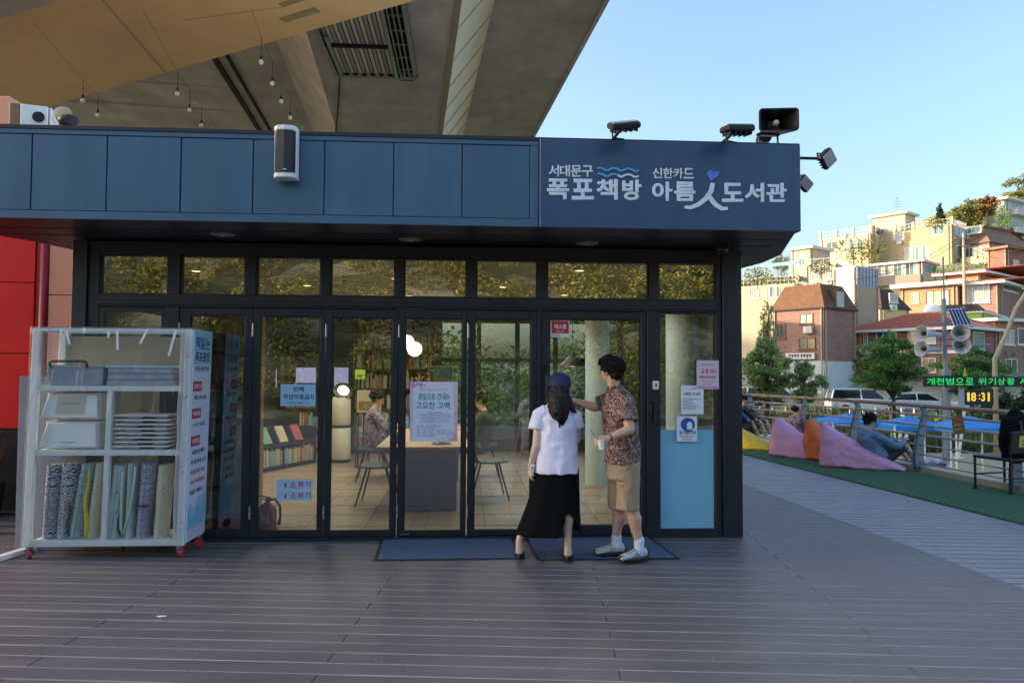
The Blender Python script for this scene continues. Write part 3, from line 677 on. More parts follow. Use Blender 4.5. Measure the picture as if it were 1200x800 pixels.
def sign_text(body, x0, y0, x1, y1, m='sign_white', bold=0.03):
    p0, p1 = aty(x0, y1, SY), aty(x1, y1, SY); q = aty(x0, y0, SY)
    text(body, (p0.x, SY, p0.z), p1 - p0, EZ, p1.x - p0.x, q.z - p0.z, m, sign, 'lettering', 0.006, bold)
for ch, a, c in zip('서대문구', (643, 656, 669, 682), (655, 668, 681.5, 695)): sign_text(ch, a, 193.5 + (a - 643) * .015, c, 207 + (a - 643) * .015, bold=0.022)
for ch, a, c in zip('폭포책방', (641, 670, 699, 729), (667, 696, 724, 752)): sign_text(ch, a, 209.5 + (a - 641) * .01, c, 234 + (a - 641) * .012, bold=0.034)
for ch, a, c in zip('신한카드', (764.5, 777, 789, 801), (776, 788.5, 800.5, 813)): sign_text(ch, a, 197 + (a - 764) * .01, c, 209 + (a - 764) * .015, bold=0.022)
for ch, a, c in zip('아름', (764, 790), (788, 815)): sign_text(ch, a, 213, c, 236, bold=0.034)
for ch, a, c in zip('도서관', (846, 872.5, 898), (871, 895.5, 922)): sign_text(ch, a, 214.5, c, 237, bold=0.034)
def stroke(pts, wds, m, nm):
    P = [aty(x, y, SY) for x, y in pts]; b = MB(); L = []; Rr = []
    for i, p in enumerate(P):
        t = (P[min(i + 1, len(P) - 1)] - P[max(i - 1, 0)]).normalized(); nn = V((-t.z, 0, t.x)); h = wds[i] * 0.0071 / 2
        L.append(p + nn * h); Rr.append(p - nn * h)
    for i in range(len(P) - 1):
        b.prism([L[i], L[i + 1], Rr[i + 1], Rr[i]], (0, -0.012, 0))
    return build(nm, b, m, sign)
stroke([(835, 215), (833, 224), (827, 233), (818, 240), (809, 243.5), (802, 243)], [5, 5.5, 5.5, 5, 4.5, 3.5], 'sign_white', 'emblem_stroke')
stroke([(828.5, 226.5), (833, 234), (839, 241), (846, 245), (852.5, 244.5)], [4.5, 5.5, 5.5, 4.8, 3.5], 'sign_white', 'emblem_stroke')
hp = []
for i in range(28):
    t = 2 * PI * i / 28; hxx = 16 * math.sin(t) ** 3; hyy = 13 * math.cos(t) - 5 * math.cos(2 * t) - 2 * math.cos(3 * t) - math.cos(4 * t)
    hp.append(aty(834.5 + (hxx * 0.94 + hyy * 0.28) * 0.46, 205.5 - (hyy * 0.94 - hxx * 0.1) * 0.46, SY))
b = MB(); b.prism(hp, (0, -0.012, 0)); build('heart', b, 'sign_blue', sign)
for k, (y0, m) in enumerate(((198.5, 'sign_cyan'), (205, 'sign_cyan'))):
    pts = [(700 + i * 2.4, y0 + k * 0.3 + 2.2 - 3.6 * abs(math.sin(PI * (i + 2.5) / 7.0)) + i * 0.06) for i in range(21)]
    stroke(pts[:11], [2.2] * 11, m, 'wave'); stroke(pts[10:], [2.2] * 11, 'sign_white' if k else m, 'wave')
# soffit downlights and camera dome
for px, py in ((261, 274.5), (481, 280.5), (688, 285)):
    p = atz(px, py, zf0); b = MB(); b.lathe([(0.075, 0.004), (0.105, 0.004), (0.11, -0.006), (0.08, -0.012)], 20, p); f = lb('downlight', b, 'lamp_off', smooth='auto')
    b = MB(); b.lathe([(0.078, -0.004), (0.06, -0.011), (0.01, -0.013)], 18, p); build('diffuser', b, 'white_plastic', f, smooth=True)
p = atz(846, 288, zf0); b = MB(); b.lathe([(0.075, 0.004), (0.078, -0.03), (0.068, -0.036)], 18, p); f = lb('dome_camera', b, 'black_plastic', smooth='auto')
b = MB(); b.ell(p - V((0, 0, 0.036)), (0.06, 0.06, 0.055)); build('dome', b, 'car_glass', f, smooth=True)
# shell behind: side walls, back wall with windows, floor, ceiling
b = MB(); b.box2((XL, 0.16, -0.05), (XR, DEP, 0.012)); tag(lb('floor', b, 'floor_tan'))
for k in range(1, 13):
    b = MB(); b.box2((XL + 0.1, k * 0.58, 0.0125), (XR - 0.1, k * 0.58 + 0.007, 0.0145)); 
    lb('floor_joint', b, 'floor_joint')
for k in range(7):
    b = MB(); x = 0.2 + k * 0.6 - 2.4; b.box2((x, 0.17, 0.0125), (x + 0.007, DEP - 0.1, 0.0142)); lb('floor_joint', b, 'floor_joint')
ZC = 2.755
b = MB(); b.box2((XL - 0.02, 0.145, ZC), (XR, DEP, ZC + 0.02)); lb('ceiling', b, 'ceiling')
b = MB(); b.prism([V((x, y, zf1 + 0.012)) for x, y in [(q[0] * .985 - .01, q[1] + (.06 if q[1] < 0 else -.06)) for q in outline]], (0, 0, 0.006)); build('roof_bounce_sheet', b, 'roof_bounce', roof)  # unseen pale roof top, added to bounce light up to the bridge
# left wall: dark lower part, clerestory opening with glass
b = MB(); b.box2((XL, 0.16, 0.012), (XL + 0.12, DEP, 2.2)); b.box2((XL, 0.16, 2.2), (XL + 0.12, 0.45, ZC)); b.box2((XL, 1.75, 2.2), (XL + 0.12, DEP, ZC)); lb('side_wall', b, 'wall_dark')
b = MB(); b.box2((XL + 0.05, 0.45, 2.2), (XL + 0.058, 1.75, ZC)); lb('clerestory_window', b, 'glass_clear')
# right wall: white wall piece, black posts and glass
RW = XR - 0.13
for y0 in (0.16, 1.9, 3.6, 5.3, DEP - 0.1):
    b = MB(); b.box2((RW, y0, 0.012), (RW + 0.12, y0 + 0.1, ZC)); lb('wall_post', b, 'black_frame')
b = MB(); b.box2((RW + 0.02, 0.26, 2.2), (RW + 0.1, DEP - 0.1, 2.3)); b.box2((RW + 0.02, 0.26, 0.012), (RW + 0.1, DEP - 0.1, 0.12)); lb('wall_rail', b, 'black_frame')
for y0, y1 in ((0.26, 1.9), (2.0, 3.6), (3.7, 5.3), (5.4, DEP - 0.1)):
    b = MB(); b.box2((RW + 0.05, y0, 0.12), (RW + 0.058, y1, ZC)); lb('side_glazing', b, 'glass_clear')
# back wall: dark wall with shelving on the left, tall windows on the right
bx = [-0.55, 0.2, 0.95, 1.7, XR - 0.13]
b = MB(); b.box2((XL + 0.12, DEP - 0.1, 0.012), (bx[0], DEP, ZC)); b.box2((bx[0], DEP - 0.1, 2.5), (XR - 0.13, DEP, ZC)); b.box2((bx[0], DEP - 0.1, 0.012), (XR - 0.13, DEP, 0.25)); lb('back_wall', b, 'wall_dark')
for a, c in zip(bx, bx[1:]):
    b = MB(); b.box2((a, DEP - 0.1, 0.25), (a + 0.09, DEP - 0.01, 2.5)); b.box2((a + 0.09, DEP - 0.09, 1.75), (c, DEP - 0.02, 1.82)); f = lb('back_window', b, 'black_frame')
    b = MB(); b.box2((a + 0.09, DEP - 0.06, 0.25), (c, DEP - 0.052, 1.75)); b.box2((a + 0.09, DEP - 0.06, 1.82), (c, DEP - 0.052, 2.5)); build('pane', b, 'glass_clear', f)
# pale structural column inside right
p = atd(806, 470, 8.6); b = MB(); b.lathe([(0.25, 0.012), (0.25, ZC)], 28, (p.x, p.y, 0)); lb('column', b, 'column_pale', smooth='auto')
p = atd(700, 470, 10.4); b = MB(); b.lathe([(0.17, 0.012), (0.17, ZC)], 24, (p.x, p.y, 0)); lb('column', b, 'column_pale', smooth='auto')
# lit ceiling downlights
cl = [(-3.2, 1.9), (-2.2, 3.3), (-2.2, 4.6), (-0.9, 2.4), (-0.9, 4.6), (0.5, 3.2), (0.5, 5.2), (1.3, 1.4), (-3.2, 5.4), (1.5, 4.2)]
for i, (x, y) in enumerate(cl):
    b = MB(); b.lathe([(0.085, ZC + 0.002), (0.09, ZC - 0.008), (0.06, ZC - 0.012)], 16, (x, y, 0)); f = lb('ceiling_light', b, 'white_plastic', smooth='auto')
    b = MB(); b.lathe([(0.06, ZC - 0.006), (0.05, ZC - 0.013), (0.005, ZC - 0.014)], 14, (x, y, 0)); build('diffuser', b, 'lamp_warm', f)
    ld = bpy.data.lights.new('ceiling_lamp', 'SPOT'); ld.energy = 34; ld.color = (1, 0.84, 0.63); ld.spot_size = R(150); ld.spot_blend = 0.6; ld.shadow_soft_size = 0.06
    lo = bpy.data.objects.new('ceiling_lamp', ld); COL.objects.link(lo); lo.location = (x, y, ZC - 0.05)
# ================================================================ POSTERS AND NOTICES on the glass
def sheet(name, label, cat, x0, y0, x1, y1, m, y=0.024, group=None, skew=0.0):
    p0, p1, q = aty(x0, y1, y), aty(x1, y1, y), aty(x0, y0, y)
    t = thing(name, label, cat, (p0.x, y, p0.z), group)
    b = MB(); b.box2((p0.x, y, p0.z), (p1.x, y + 0.003, q.z)); build('sheet', b, m, t); t['_y'] = y; return t
def put(t, body, x0, y0, x1, y1, m, bold=0.0):
    y = t['_y']; p0, p1, q = aty(x0, y1, y), aty(x1, y1, y), aty(x0, y0, y)
    return text(body, (p0.x, y - 0.0005, p0.z), EX, EZ, p1.x - p0.x, q.z - p0.z, m, t, 'lettering', 0.0012, bold)
def rect(t, x0, y0, x1, y1, m, nm='print', d=0.001):
    y = t['_y']; p0, p1, q = aty(x0, y1, y), aty(x1, y1, y), aty(x0, y0, y)
    b = MB(); b.box2((p0.x, y - d, p0.z), (p1.x, y, q.z)); return build(nm, b, m, t)
YG = 0.05 - 0.0045
t = sheet('poster', 'pink bordered poster with teal headline on the glass of the fourth folding door', 'poster', 480, 447, 536, 517, 'paper_lav', 0.024)
rect(t, 480, 447, 484, 517, 'paper_pink'); rect(t, 531.5, 447, 536, 517, 'paper_pink')
rnd_ = random.Random(3); b = MB(); 
for k in range(70):
    side = rnd_.choice((0, 0, 1, 1, 2)); 
    if side == 0: x, y = 480.5 + abs(rnd_.gauss(0, 7)), 448 + abs(rnd_.gauss(0, 3))
    elif side == 1: x, y = 535.5 - abs(rnd_.gauss(0, 8)), 516 - abs(rnd_.gauss(0, 3))
    else: x, y = rnd_.choice((481.5, 534.5)) + rnd_.gauss(0, 0.8), rnd_.uniform(455, 510)
    x = min(535, max(481, x)); p = aty(x, y, 0.0232); r = rnd_.uniform(0.004, 0.011)
    b.prism([p + V((r * math.cos(a), 0, r * math.sin(a))) for a in (0.3, 1.5, 2.8, 4.0, 5.2)], (0, -0.0006 - 0.00004 * k, 0))
tag(build('blossom_print', b, 'bag_pink', t), kind='stuff')
put(t, '서대문구 아름인도서관 봄 북콘서트', 492, 455.5, 526, 457.5, 'ink_yellow')
put(t, '꽃잎으로 건네는', 490, 460.5, 527, 468.5, 'ink_teal', 0.02); put(t, '고요한 고백', 487, 470.5, 527, 479, 'ink_teal', 0.02)
for k, (a, c) in enumerate(((500, 518), (491, 527), (488, 528), (494, 524), (492, 526))): put(t, '책과 음악이 함께하는 저녁 이야기 모임', a, 482.5 + k * 2.7, c, 484.2 + k * 2.7, 'ink_grey')
for k, c in enumerate((516, 511, 528, 528, 510)): put(t, '일시  장소  대상  신청 방법 안내', 488.5, 497.5 + k * 3, c, 499.3 + k * 3, 'ink_grey')
t = sheet('notice', 'light blue paper notice with two lines of writing on the second folding door', 'notice', 328.5, 450, 369.5, 475.5, 'paper_blue')
put(t, '빈백', 344, 453, 356, 459, 'ink_dark', 0.02); put(t, '무단이동금지', 332, 461.5, 368, 468, 'ink_dark', 0.02); put(t, '폭포책방 아름인도서관', 336, 470.5, 363, 473, 'ink_blue')
for k, (y0, lab) in enumerate(((561.5, 'upper of two light blue fire extinguisher strips low on the second folding door'), (574.5, 'lower of two light blue fire extinguisher strips low on the second folding door'))):
    t = sheet('notice_strip', lab, 'notice', 324, y0, 366, y0 + 11.6, 'paper_blue', group='blue strips marking the fire extinguisher')
    for ch, a in zip('소화기', (340, 349, 357)): put(t, ch, a, y0 + 2.2, a + 7, y0 + 9, 'ink_red', 0.02)
    b = MB(); c = aty(334.5, y0 + 6.2, 0.0238)
    b.prism([c + V((math.cos(a) * 0.011, 0, math.sin(a) * 0.024 - 0.004)) for a in [i * PI / 6 for i in range(12)]], (0, -0.001, 0)); b.bar(c + V((-0.012, -0.001, 0.026)), c + V((0.014, -0.001, 0.03)), 0.004, 0.001); build('pictogram', b, 'ink_red', t)
t = sheet('sticker', 'red and white security sticker at the top of the entrance door glass', 'sticker', 645, 374.5, 667.5, 395, 'paper', 0.05)
rect(t, 646.5, 376, 666.5, 390.5, 'ink_red'); t['_y'] = 0.049; put(t, '에스원', 649.5, 379.5, 663.5, 385.5, 'paper', 0.03); put(t, '경비구역', 652, 387, 661, 389.3, 'paper'); t['_y'] = 0.05; put(t, '무인경비', 647.5, 391.7, 656, 394, 'ink_blue')
t = sheet('poster', 'pale pink poster with red lettering at the top right of the side window', 'poster', 816.5, 422, 842.5, 455.5, 'paper_pink', 0.022)
for k in range(5): put(t, '4월 봄맞이 행사', 821, 426, 838, 428.3, 'ink_pink') if k == 0 else None
for ch, a in zip('금융지식', (821.5, 826.5, 831.5, 835.2)): put(t, ch, a, 432, a + 4, 437.5, 'ink_red', 0.01)
put(t, '배움교실 참여자 모집', 820, 440, 838, 443.2, 'ink_red', 0.03); put(t, '매주 수요일 오후 두시', 822, 445.5, 837, 447.4, 'ink_grey'); put(t, '선착순 열 명', 824, 448.6, 834, 450.2, 'ink_grey')
rect(t, 817.5, 452, 841.5, 454.6, 'bag_pink')
t = sheet('notice', 'white notice sheet with small grey text, middle sheet on the side window', 'notice', 798, 451.5, 824.5, 485, 'paper', 0.0275)
put(t, '아름인 도서관', 801, 459.5, 821, 463, 'ink_blue', 0.02)
for k, (a, c) in enumerate(((800, 822), (800, 812), (800, 814), (800, 820), (800, 816))): put(t, '이용자 여러분께 알려드립니다', a, 466.5 + k * 2.7, c, 468.2 + k * 2.7, 'ink_grey')
b = MB(); c = aty(812, 455.8, 0.027)
for a0, l in ((0.3, 0.035), (2.9, 0.035), (0.9, 0.028)): b.bar(c, c + V((math.cos(a0) * l, 0, math.sin(a0) * l)), 0.012, 0.001)
build('emblem', b, 'ink_blue', t)
t = sheet('notice', 'white notice with a round dark blue symbol, lowest sheet on the side window', 'notice', 793, 487.5, 817, 517, 'paper', 0.022)
c = aty(806, 497.2, 0.0215)
b = MB(); b.prism([c + V((math.cos(a) * 0.070, 0, math.sin(a) * 0.066)) for a in [i * PI / 14 for i in range(28)]], (0, -0.001, 0)); build('round_symbol', b, 'ink_blue', t)
b = MB(); c2 = c + V((0.018, -0.001, -0.012)); b.prism([c2 + V((x, 0, z)) for x, z in ((-0.026, -0.035), (0.026, -0.035), (0.026, 0.02), (0.012, 0.038), (-0.012, 0.038), (-0.026, 0.02))], (0, -0.001, 0)); b.bar(c2 + V((-0.028, -0.0005, -0.01)), c2 + V((-0.062, -0.0005, 0.008)), 0.02, 0.001); build('white_symbol', b, 'paper', t)
for ch, a in zip('음식물반입', (796, 800, 804, 808, 811.6)): put(t, ch, a, 504, a + 3.5, 508.5, 'ink_blue', 0.02)
put(t, '자제 부탁드립니다', 797, 510.2, 813.5, 512.4, 'ink_red'); put(t, '감사합니다', 800, 513.6, 811, 515.4, 'ink_grey')

# ================================================================ INSIDE THE LIBRARY
FZ = 0.0145
def fl(px, py): return atz(px, py, FZ)
BK = ['book_cream', 'book_blue', 'book_green', 'book_red', 'book_grey', 'book_brown']
for nme, c in zip(BK, ((0.5, 0.42, 0.28), (0.20, 0.42, 0.55), (0.16, 0.30, 0.18), (0.38, 0.09, 0.08), (0.30, 0.30, 0.32), (0.26, 0.15, 0.08))): mat(nme, c, 0.6, 0.15, 5)
# tall bookcase behind the first door leaf
bx0, bx1, by = fx(212) - 0.05, fx(290) - 0.1, 0.62
t = thing('bookcase', 'tall bookcase with pale blue files behind the first folding door', 'bookcase', ((bx0 + bx1) / 2, by, FZ))
b = MB(); b.box2((bx0, by, FZ), (bx0 + 0.03, by + 0.32, 2.25)); b.box2((bx1 - 0.03, by, FZ), (bx1, by + 0.32, 2.25)); b.box2((bx0 + 0.03, by + 0.3, FZ), (bx1 - 0.03, by + 0.32, 2.25)); build('case', b, 'wood_mid', t)
for k in range(7):
    z = 0.08 + k * 0.34; b = MB(); b.box2((bx0 + 0.03, by + 0.005, z), (bx1 - 0.03, by + 0.3, z + 0.025)); build('shelf', b, 'wood_mid', t)
    if k == 6: continue
    x = bx0 + 0.035
    while x < bx1 - 0.07:
        wv = rnd(0.018, 0.038) if k > 3 else rnd(0.012, 0.02); h = rnd(0.22, 0.29) if k > 3 else rnd(0.235, 0.262)
        b = MB(); b.box2((x, by + rnd(0.01, 0.04), z + 0.026), (x + wv - 0.002, by + 0.25, z + 0.026 + h)); build('book', b, random.choice(('book_cream', 'book_brown', 'book_grey', 'book_cream')) if k > 3 else 'book_blue', t); x += wv
# low display bookshelf behind the second leaf
p0, p1 = fl(296, 556), fl(364, 543)
t = thing('display_bookshelf', 'low dark display shelf with face-out picture books behind the second folding door', 'bookshelf', (p0 + p1) / 2)
ux = V((p1.x - p0.x, p1.y - p0.y, 0)).normalized(); uy = V((-ux.y, ux.x, 0)); Lh = (p1 - p0).length + 0.25; o = p0 - ux * 0.1
rm = MX((ux, uy, EZ)).transposed()
def lbx(mbx, a0, a1, d0, d1, z0, z1): mbx.box(o + ux * ((a0 + a1) / 2) + uy * ((d0 + d1) / 2) + EZ * ((z0 + z1) / 2), (a1 - a0, d1 - d0, z1 - z0), rm)
b = MB(); lbx(b, 0, Lh, 0, 0.4, 0, 0.06); lbx(b, 0, Lh, 0.38, 0.4, 0.06, 0.9); lbx(b, 0, Lh, 0.02, 0.38, 0.36, 0.385); lbx(b, 0, 0.02, 0, 0.38, 0.06, 0.62); lbx(b, Lh - 0.02, Lh, 0, 0.38, 0.06, 0.62); lbx(b, Lh / 2 - 0.01, Lh / 2 + 0.01, 0, 0.38, 0.06, 0.36); build('case', b, 'black_frame', t)
x = 0.03
while x < Lh - 0.05:
    wv = rnd(0.015, 0.035); b = MB(); lbx(b, x, x + wv - 0.002, 0.03, 0.24, 0.062, 0.062 + rnd(0.2, 0.27)); build('book', b, random.choice(BK), t); x += wv
for k in range(4):
    a = 0.06 + k * (Lh - 0.1) / 4; rr = rm @ MX.Rotation(R(-28), 3, 'X'); b = MB(); b.box(o + ux * (a + 0.11) + uy * 0.17 + EZ * 0.53, (0.2, 0.02, 0.28), rr); build('picture_book', b, ['book_cream', 'book_green', 'book_cream', 'book_red'][k], t)
    b = MB(); b.box(o + ux * (a + 0.11) + uy * 0.155 + EZ * 0.50, (0.12, 0.02, 0.12), rr); build('picture_book', b, ['book_green', 'book_cream', 'book_brown', 'book_grey'][k], t)
# fire extinguisher
p = fl(313, 622); p.y = max(p.y, 0.28)
t = thing('fire_extinguisher', 'red fire extinguisher with black hose standing inside the second folding door', 'fire extinguisher', p)
b = MB(); b.lathe([(0.105, 0.0), (0.11, 0.02), (0.105, 0.045), (0.09, 0.05)], 18, p); build('base_ring', b, 'bag_orange', t, smooth='auto')
b = MB(); b.lathe([(0.08, 0.02), (0.09, 0.04), (0.09, 0.20), (0.07, 0.25), (0.03, 0.275), (0.025, 0.29)], 20, p); build('cylinder', b, 'extinguisher', t, smooth=True)
b = MB(); b.lathe([(0.02, 0.28), (0.022, 0.31), (0.012, 0.32)], 10, p); b.bar(p + V((-0.09, 0, 0.35)), p + V((0.03, 0, 0.32)), 0.02, 0.012); b.bar(p + V((-0.07, 0, 0.315)), p + V((0.02, 0, 0.305)), 0.02, 0.01); build('valve_handle', b, 'black_plastic', t)
b = MB(); b.tube([p + V(q) for q in ((0.01, 0, 0.30), (0.07, 0, 0.31), (0.12, 0, 0.24), (0.125, 0, 0.14), (0.11, 0, 0.06))], [0.012, 0.012, 0.012, 0.013, 0.018], 8); build('hose', b, 'rubber', t, smooth=True)
b = MB(); b.box(p + V((0, -0.088, 0.13)), (0.07, 0.01, 0.08)); build('label_plate', b, 'paper', t)
# air purifier tower
p = fl(399, 541)
t = thing('air_purifier', 'cream two-tier tower air purifier with round tilted display behind the third folding door', 'air purifier', p)
b = MB(); b.lathe([(0.15, 0.0), (0.165, 0.02), (0.165, 0.05)], 24, p); build('base', b, 'black_plastic', t, smooth='auto')
b = MB(); b.lathe([(0.155, 0.05), (0.165, 0.07), (0.165, 0.56), (0.155, 0.58)], 24, p); build('lower_body', b, 'cream', t, smooth='auto')
b = MB(); b.lathe([(0.145, 0.58), (0.145, 0.63)], 24, p); build('collar', b, 'black_plastic', t)
b = MB(); b.lathe([(0.155, 0.63), (0.165, 0.65), (0.165, 1.05), (0.13, 1.10)], 24, p); build('upper_body', b, 'cream', t, smooth='auto')
hr = MX.Rotation(R(55), 3, 'X') @ MX.Rotation(R(18), 3, 'Y'); hc = p + V((0.03, -0.02, 1.2))
b = MB(); b.lathe([(0.13, -0.04), (0.16, -0.02), (0.165, 0.02), (0.12, 0.03)], 22, hc, hr); d = build('fan_ring', b, 'black_plastic', t, smooth='auto'); b = MB(); b.lathe([(0.105, 0.027), (0.085, 0.04), (0.06, 0.034)], 22, hc, hr); build('light_ring', b, 'globe', d)
# long reading table
q0 = fl(474, 599); q1 = fl(537, 598); ty = q0.y; tz = 0.735
t = thing('reading_table', 'long pale wood reading table with blue grey end panel behind the pink poster', 'table', ((q0.x + q1.x) / 2, ty + 1.2, FZ))
b = MB(); b.box2((q0.x - 0.32, ty - 0.06, tz - 0.03), (q1.x + 0.1, ty + 2.5, tz)); build('tabletop', b, 'wood_light', t, bevel=0.004)
b = MB(); b.box2((q0.x, ty, FZ), (q1.x - 0.02, ty + 0.05, tz - 0.031)); build('end_panel', b, 'table_panel', t); b = MB(); b.box2((q0.x, ty + 2.3, FZ), (q1.x - 0.02, ty + 2.35, tz - 0.031)); build('end_panel', b, 'table_panel', t)
def chair(p, rz, label):
    t = thing('shell_chair', label, 'chair', p, 'black chairs round the reading table'); rt = MX.Rotation(rz, 3, 'Z'); g = lambda *q: p + rt @ V(q)
    b = MB(); n = 9; rows = []
    for i in range(12): # shell profile: front edge, seat, curve, back
        s = i / 11; y = -0.22 + 0.42 * min(1, s / 0.55) + (0.08 * (s - 0.55) / 0.45 if s > 0.55 else 0); z = 0.45 - 0.02 * math.sin(min(1, s / 0.55) * PI) + (0.38 * ((s - 0.55) / 0.45) ** 1.2 if s > 0.55 else 0)
        wv = 0.225 - (0.05 * ((s - 0.55) / 0.45) if s > 0.55 else 0)
        rows.append([g(wv * (j / (n - 1) * 2 - 1), y - (0.05 * (j / (n - 1) * 2 - 1) ** 2 if s > 0.5 else 0), z + 0.025 * abs(j / (n - 1) * 2 - 1) ** 3) for j in range(n)])
    b.rings(rows, cap=False, closed=False); o = build('shell', b, 'chair_black', t, smooth=True); md = o.modifiers.new('s', 'SOLIDIFY'); md.thickness = 0.014
    for sx in (-1, 1):
        for sy in (-1, 1):
            b = MB(); b.tube([g(sx * 0.13, sy * 0.11, 0.44), g(sx * 0.20, sy * 0.23, 0.0)], [0.013, 0.010], 8); build('leg', b, 'chair_black', t)
    return t
cp = [(fl(443, 590), -PI / 2, 'black shell chair nearest the glass on the left of the table'), (fl(437, 562), -PI / 2, 'second black shell chair along the left of the table'), (fl(441, 546), -PI / 2, 'black shell chair farthest back on the left of the table'),
      (fl(572, 582), PI / 2, 'black shell chair nearest the glass on the right of the table'), (fl(566, 556), PI / 2, 'second black shell chair along the right of the table')]
for p, rz, lab in cp: chair(p, rz + rnd(-.15, .15), lab)
# pendants
p = atd(486, 409, 11.4); t = thing('globe_pendant', 'large glowing white globe pendant seen through the fourth folding door', 'lamp', p)
b = MB(); b.ell(p, (0.115, 0.115, 0.115), 22, 14); build('globe', b, 'globe', t, smooth=True); b = MB(); b.tube([p + EZ * 0.1, V((p.x, p.y, ZC))], 0.005, 6); build('cord', b, 'black_plastic', t)
p2 = atd(477, 401, 11.8); t2 = copy_thing(t, p2, 'small glowing globe pendant half hidden by the left edge of the fourth door glass')
p = atd(671, 421, 11.0); t = thing('cone_pendant', 'black cone shaped pendant lamp hanging inside the entrance door', 'lamp', p)
b = MB(); b.lathe([(0.20, -0.10), (0.195, -0.085), (0.05, 0.05), (0.035, 0.12), (0.01, 0.13)], 20, p); build('shade', b, 'black_plastic', t, smooth='auto'); b = MB(); b.tube([p + EZ * 0.12, V((p.x, p.y, ZC))], 0.005, 6); build('cord', b, 'black_plastic', t); b = MB(); b.lathe([(0.06, -0.085), (0.04, -0.10), (0.01, -0.105)], 12, p); build('bulb', b, 'globe', t)
# shelving wall at the back with screens and coloured books
wy = DEP - 0.12
for lab, x0, x1 in (('back wall shelving on the left with dark bays and purple screens', -3.4, -2.15), ('back wall shelving full of coloured books behind the third door', -2.12, -1.3), ('back wall shelving of pale books behind the pink poster', -1.27, -0.58)):
    t = thing('wall_shelving', lab, 'bookshelf', ((x0 + x1) / 2, wy, FZ), 'shelving along the back wall')
    b = MB(); b.box2((x0, wy - 0.28, FZ), (x0 + 0.03, wy, 2.4)); b.box2((x1 - 0.03, wy - 0.28, FZ), (x1, wy, 2.4)); b.box2((x0 + 0.03, wy - 0.02, FZ), (x1 - 0.03, wy, 2.4)); build('case', b, 'black_frame', t)
    for k in range(7):
        z = 0.1 + k * 0.37; b = MB(); b.box2((x0 + 0.03, wy - 0.28, z), (x1 - 0.03, wy - 0.02, z + 0.02)); build('shelf', b, 'black_frame', t)
        if k == 6 or (x0 < -3 and k > 2): continue
        x = x0 + 0.04; bb = {}
        while x < x1 - 0.08:
            wv = rnd(0.02, 0.05); q = random.choice(BK)
            if rnd(0, 1) > 0.22: b = MB(); b.box2((x, wy - 0.26 + rnd(0, 0.05), z + 0.021), (x + wv - 0.002, wy - 0.05, z + 0.021 + rnd(0.18, 0.31))); build('book', b, q, t)
            x += wv
for lab, a in (('left purple glowing screen on the back wall of the library', (303, 432, 325, 455)), ('middle purple glowing screen on the back wall of the library', (346, 430, 371, 449)), ('tall purple glowing screen behind the third folding door', (391, 430, 409, 455))):
    t = thing('screen', lab, 'screen', atd((a[0] + a[2]) / 2, a[3], 13), 'purple screens at the back of the library'); yy = wy - 0.36
    p0, p1 = aty(a[0], a[3], yy), aty(a[2], a[1], yy); b = MB(); b.box2((p0.x, yy, p0.z), (p1.x, yy + 0.05, p1.z)); build('housing', b, 'black_plastic', t); b = MB(); b.box2((p0.x + .01, yy - .004, p0.z + .01), (p1.x - .01, yy, p1.z - .01)); build('display', b, 'screen_purple', t)
# wall lettering and sign at the back seen through the second leaf
# green and cream posters on shelves behind the third leaf
for k, (a, m, lab) in enumerate((((418, 457, 447, 483), 'book_cream', 'cream display board standing behind the third folding door'), ((416, 433, 428, 444), 'lime_paint', 'small yellow green card above the cream board inside'), ((418, 500, 434, 512), 'book_cream', 'small framed picture near the floor behind the third door'))):
    t = thing('display_board', lab, 'board', atd((a[0] + a[2]) / 2, a[3], 12)); yy = 4.9 + 0.1 * k; p0, p1 = aty(a[0], a[3], yy), aty(a[2], a[1], yy)
    b = MB(); b.box2((p0.x, yy, p0.z), (p1.x, yy + 0.02, p1.z)); build('panel', b, m, t); b = MB(); b.box2((p0.x + .03, yy - .004, p0.z + .04), (p1.x - .05, yy, (p0.z + p1.z) / 2)); build('picture', b, 'book_green' if k == 2 else 'book_brown', t)
    b = MB(); b.box2((p0.x + .01, yy + .03, FZ), (p0.x + .03, yy + .05, p1.z)); b.box2((p1.x - .03, yy + .03, FZ), (p1.x - .01, yy + .05, p1.z)); build('stand', b, 'black_frame', t)
# tablet stand with blue and yellow notice
yy = ty + 0.25; p0, p1 = aty(504, 470, yy), aty(531, 429, yy)
t = thing('notice_stand', 'notice stand with blue and yellow card rising behind the pink poster', 'stand', ((p0.x + p1.x) / 2, yy, tz))
b = MB(); b.box2((p0.x, yy, p0.z), (p1.x, yy + 0.02, p1.z)); build('frame', b, 'book_grey', t, bevel=0.01)
c0, c1 = aty(507, 447, yy), aty(528, 432, yy); b = MB(); b.box2((c0.x, yy - 0.004, c0.z), (c1.x, yy, c1.z)); build('card', b, 'paper_blue', t); b = MB(); b.box2((c0.x, yy - 0.006, c0.z - 0.02), (c1.x, yy, c0.z + 0.05)); build('card', b, 'ink_yellow', t)
b = MB(); b.tube([((p0.x + p1.x) / 2, yy + 0.03, tz), ((p0.x + p1.x) / 2, yy + 0.03, p1.z - 0.1)], 0.02, 10); b.lathe([(0.11, 0), (0.11, 0.015), (0.05, 0.03)], 18, ((p0.x + p1.x) / 2, yy + 0.03, tz)); build('stem', b, 'black_frame', t)

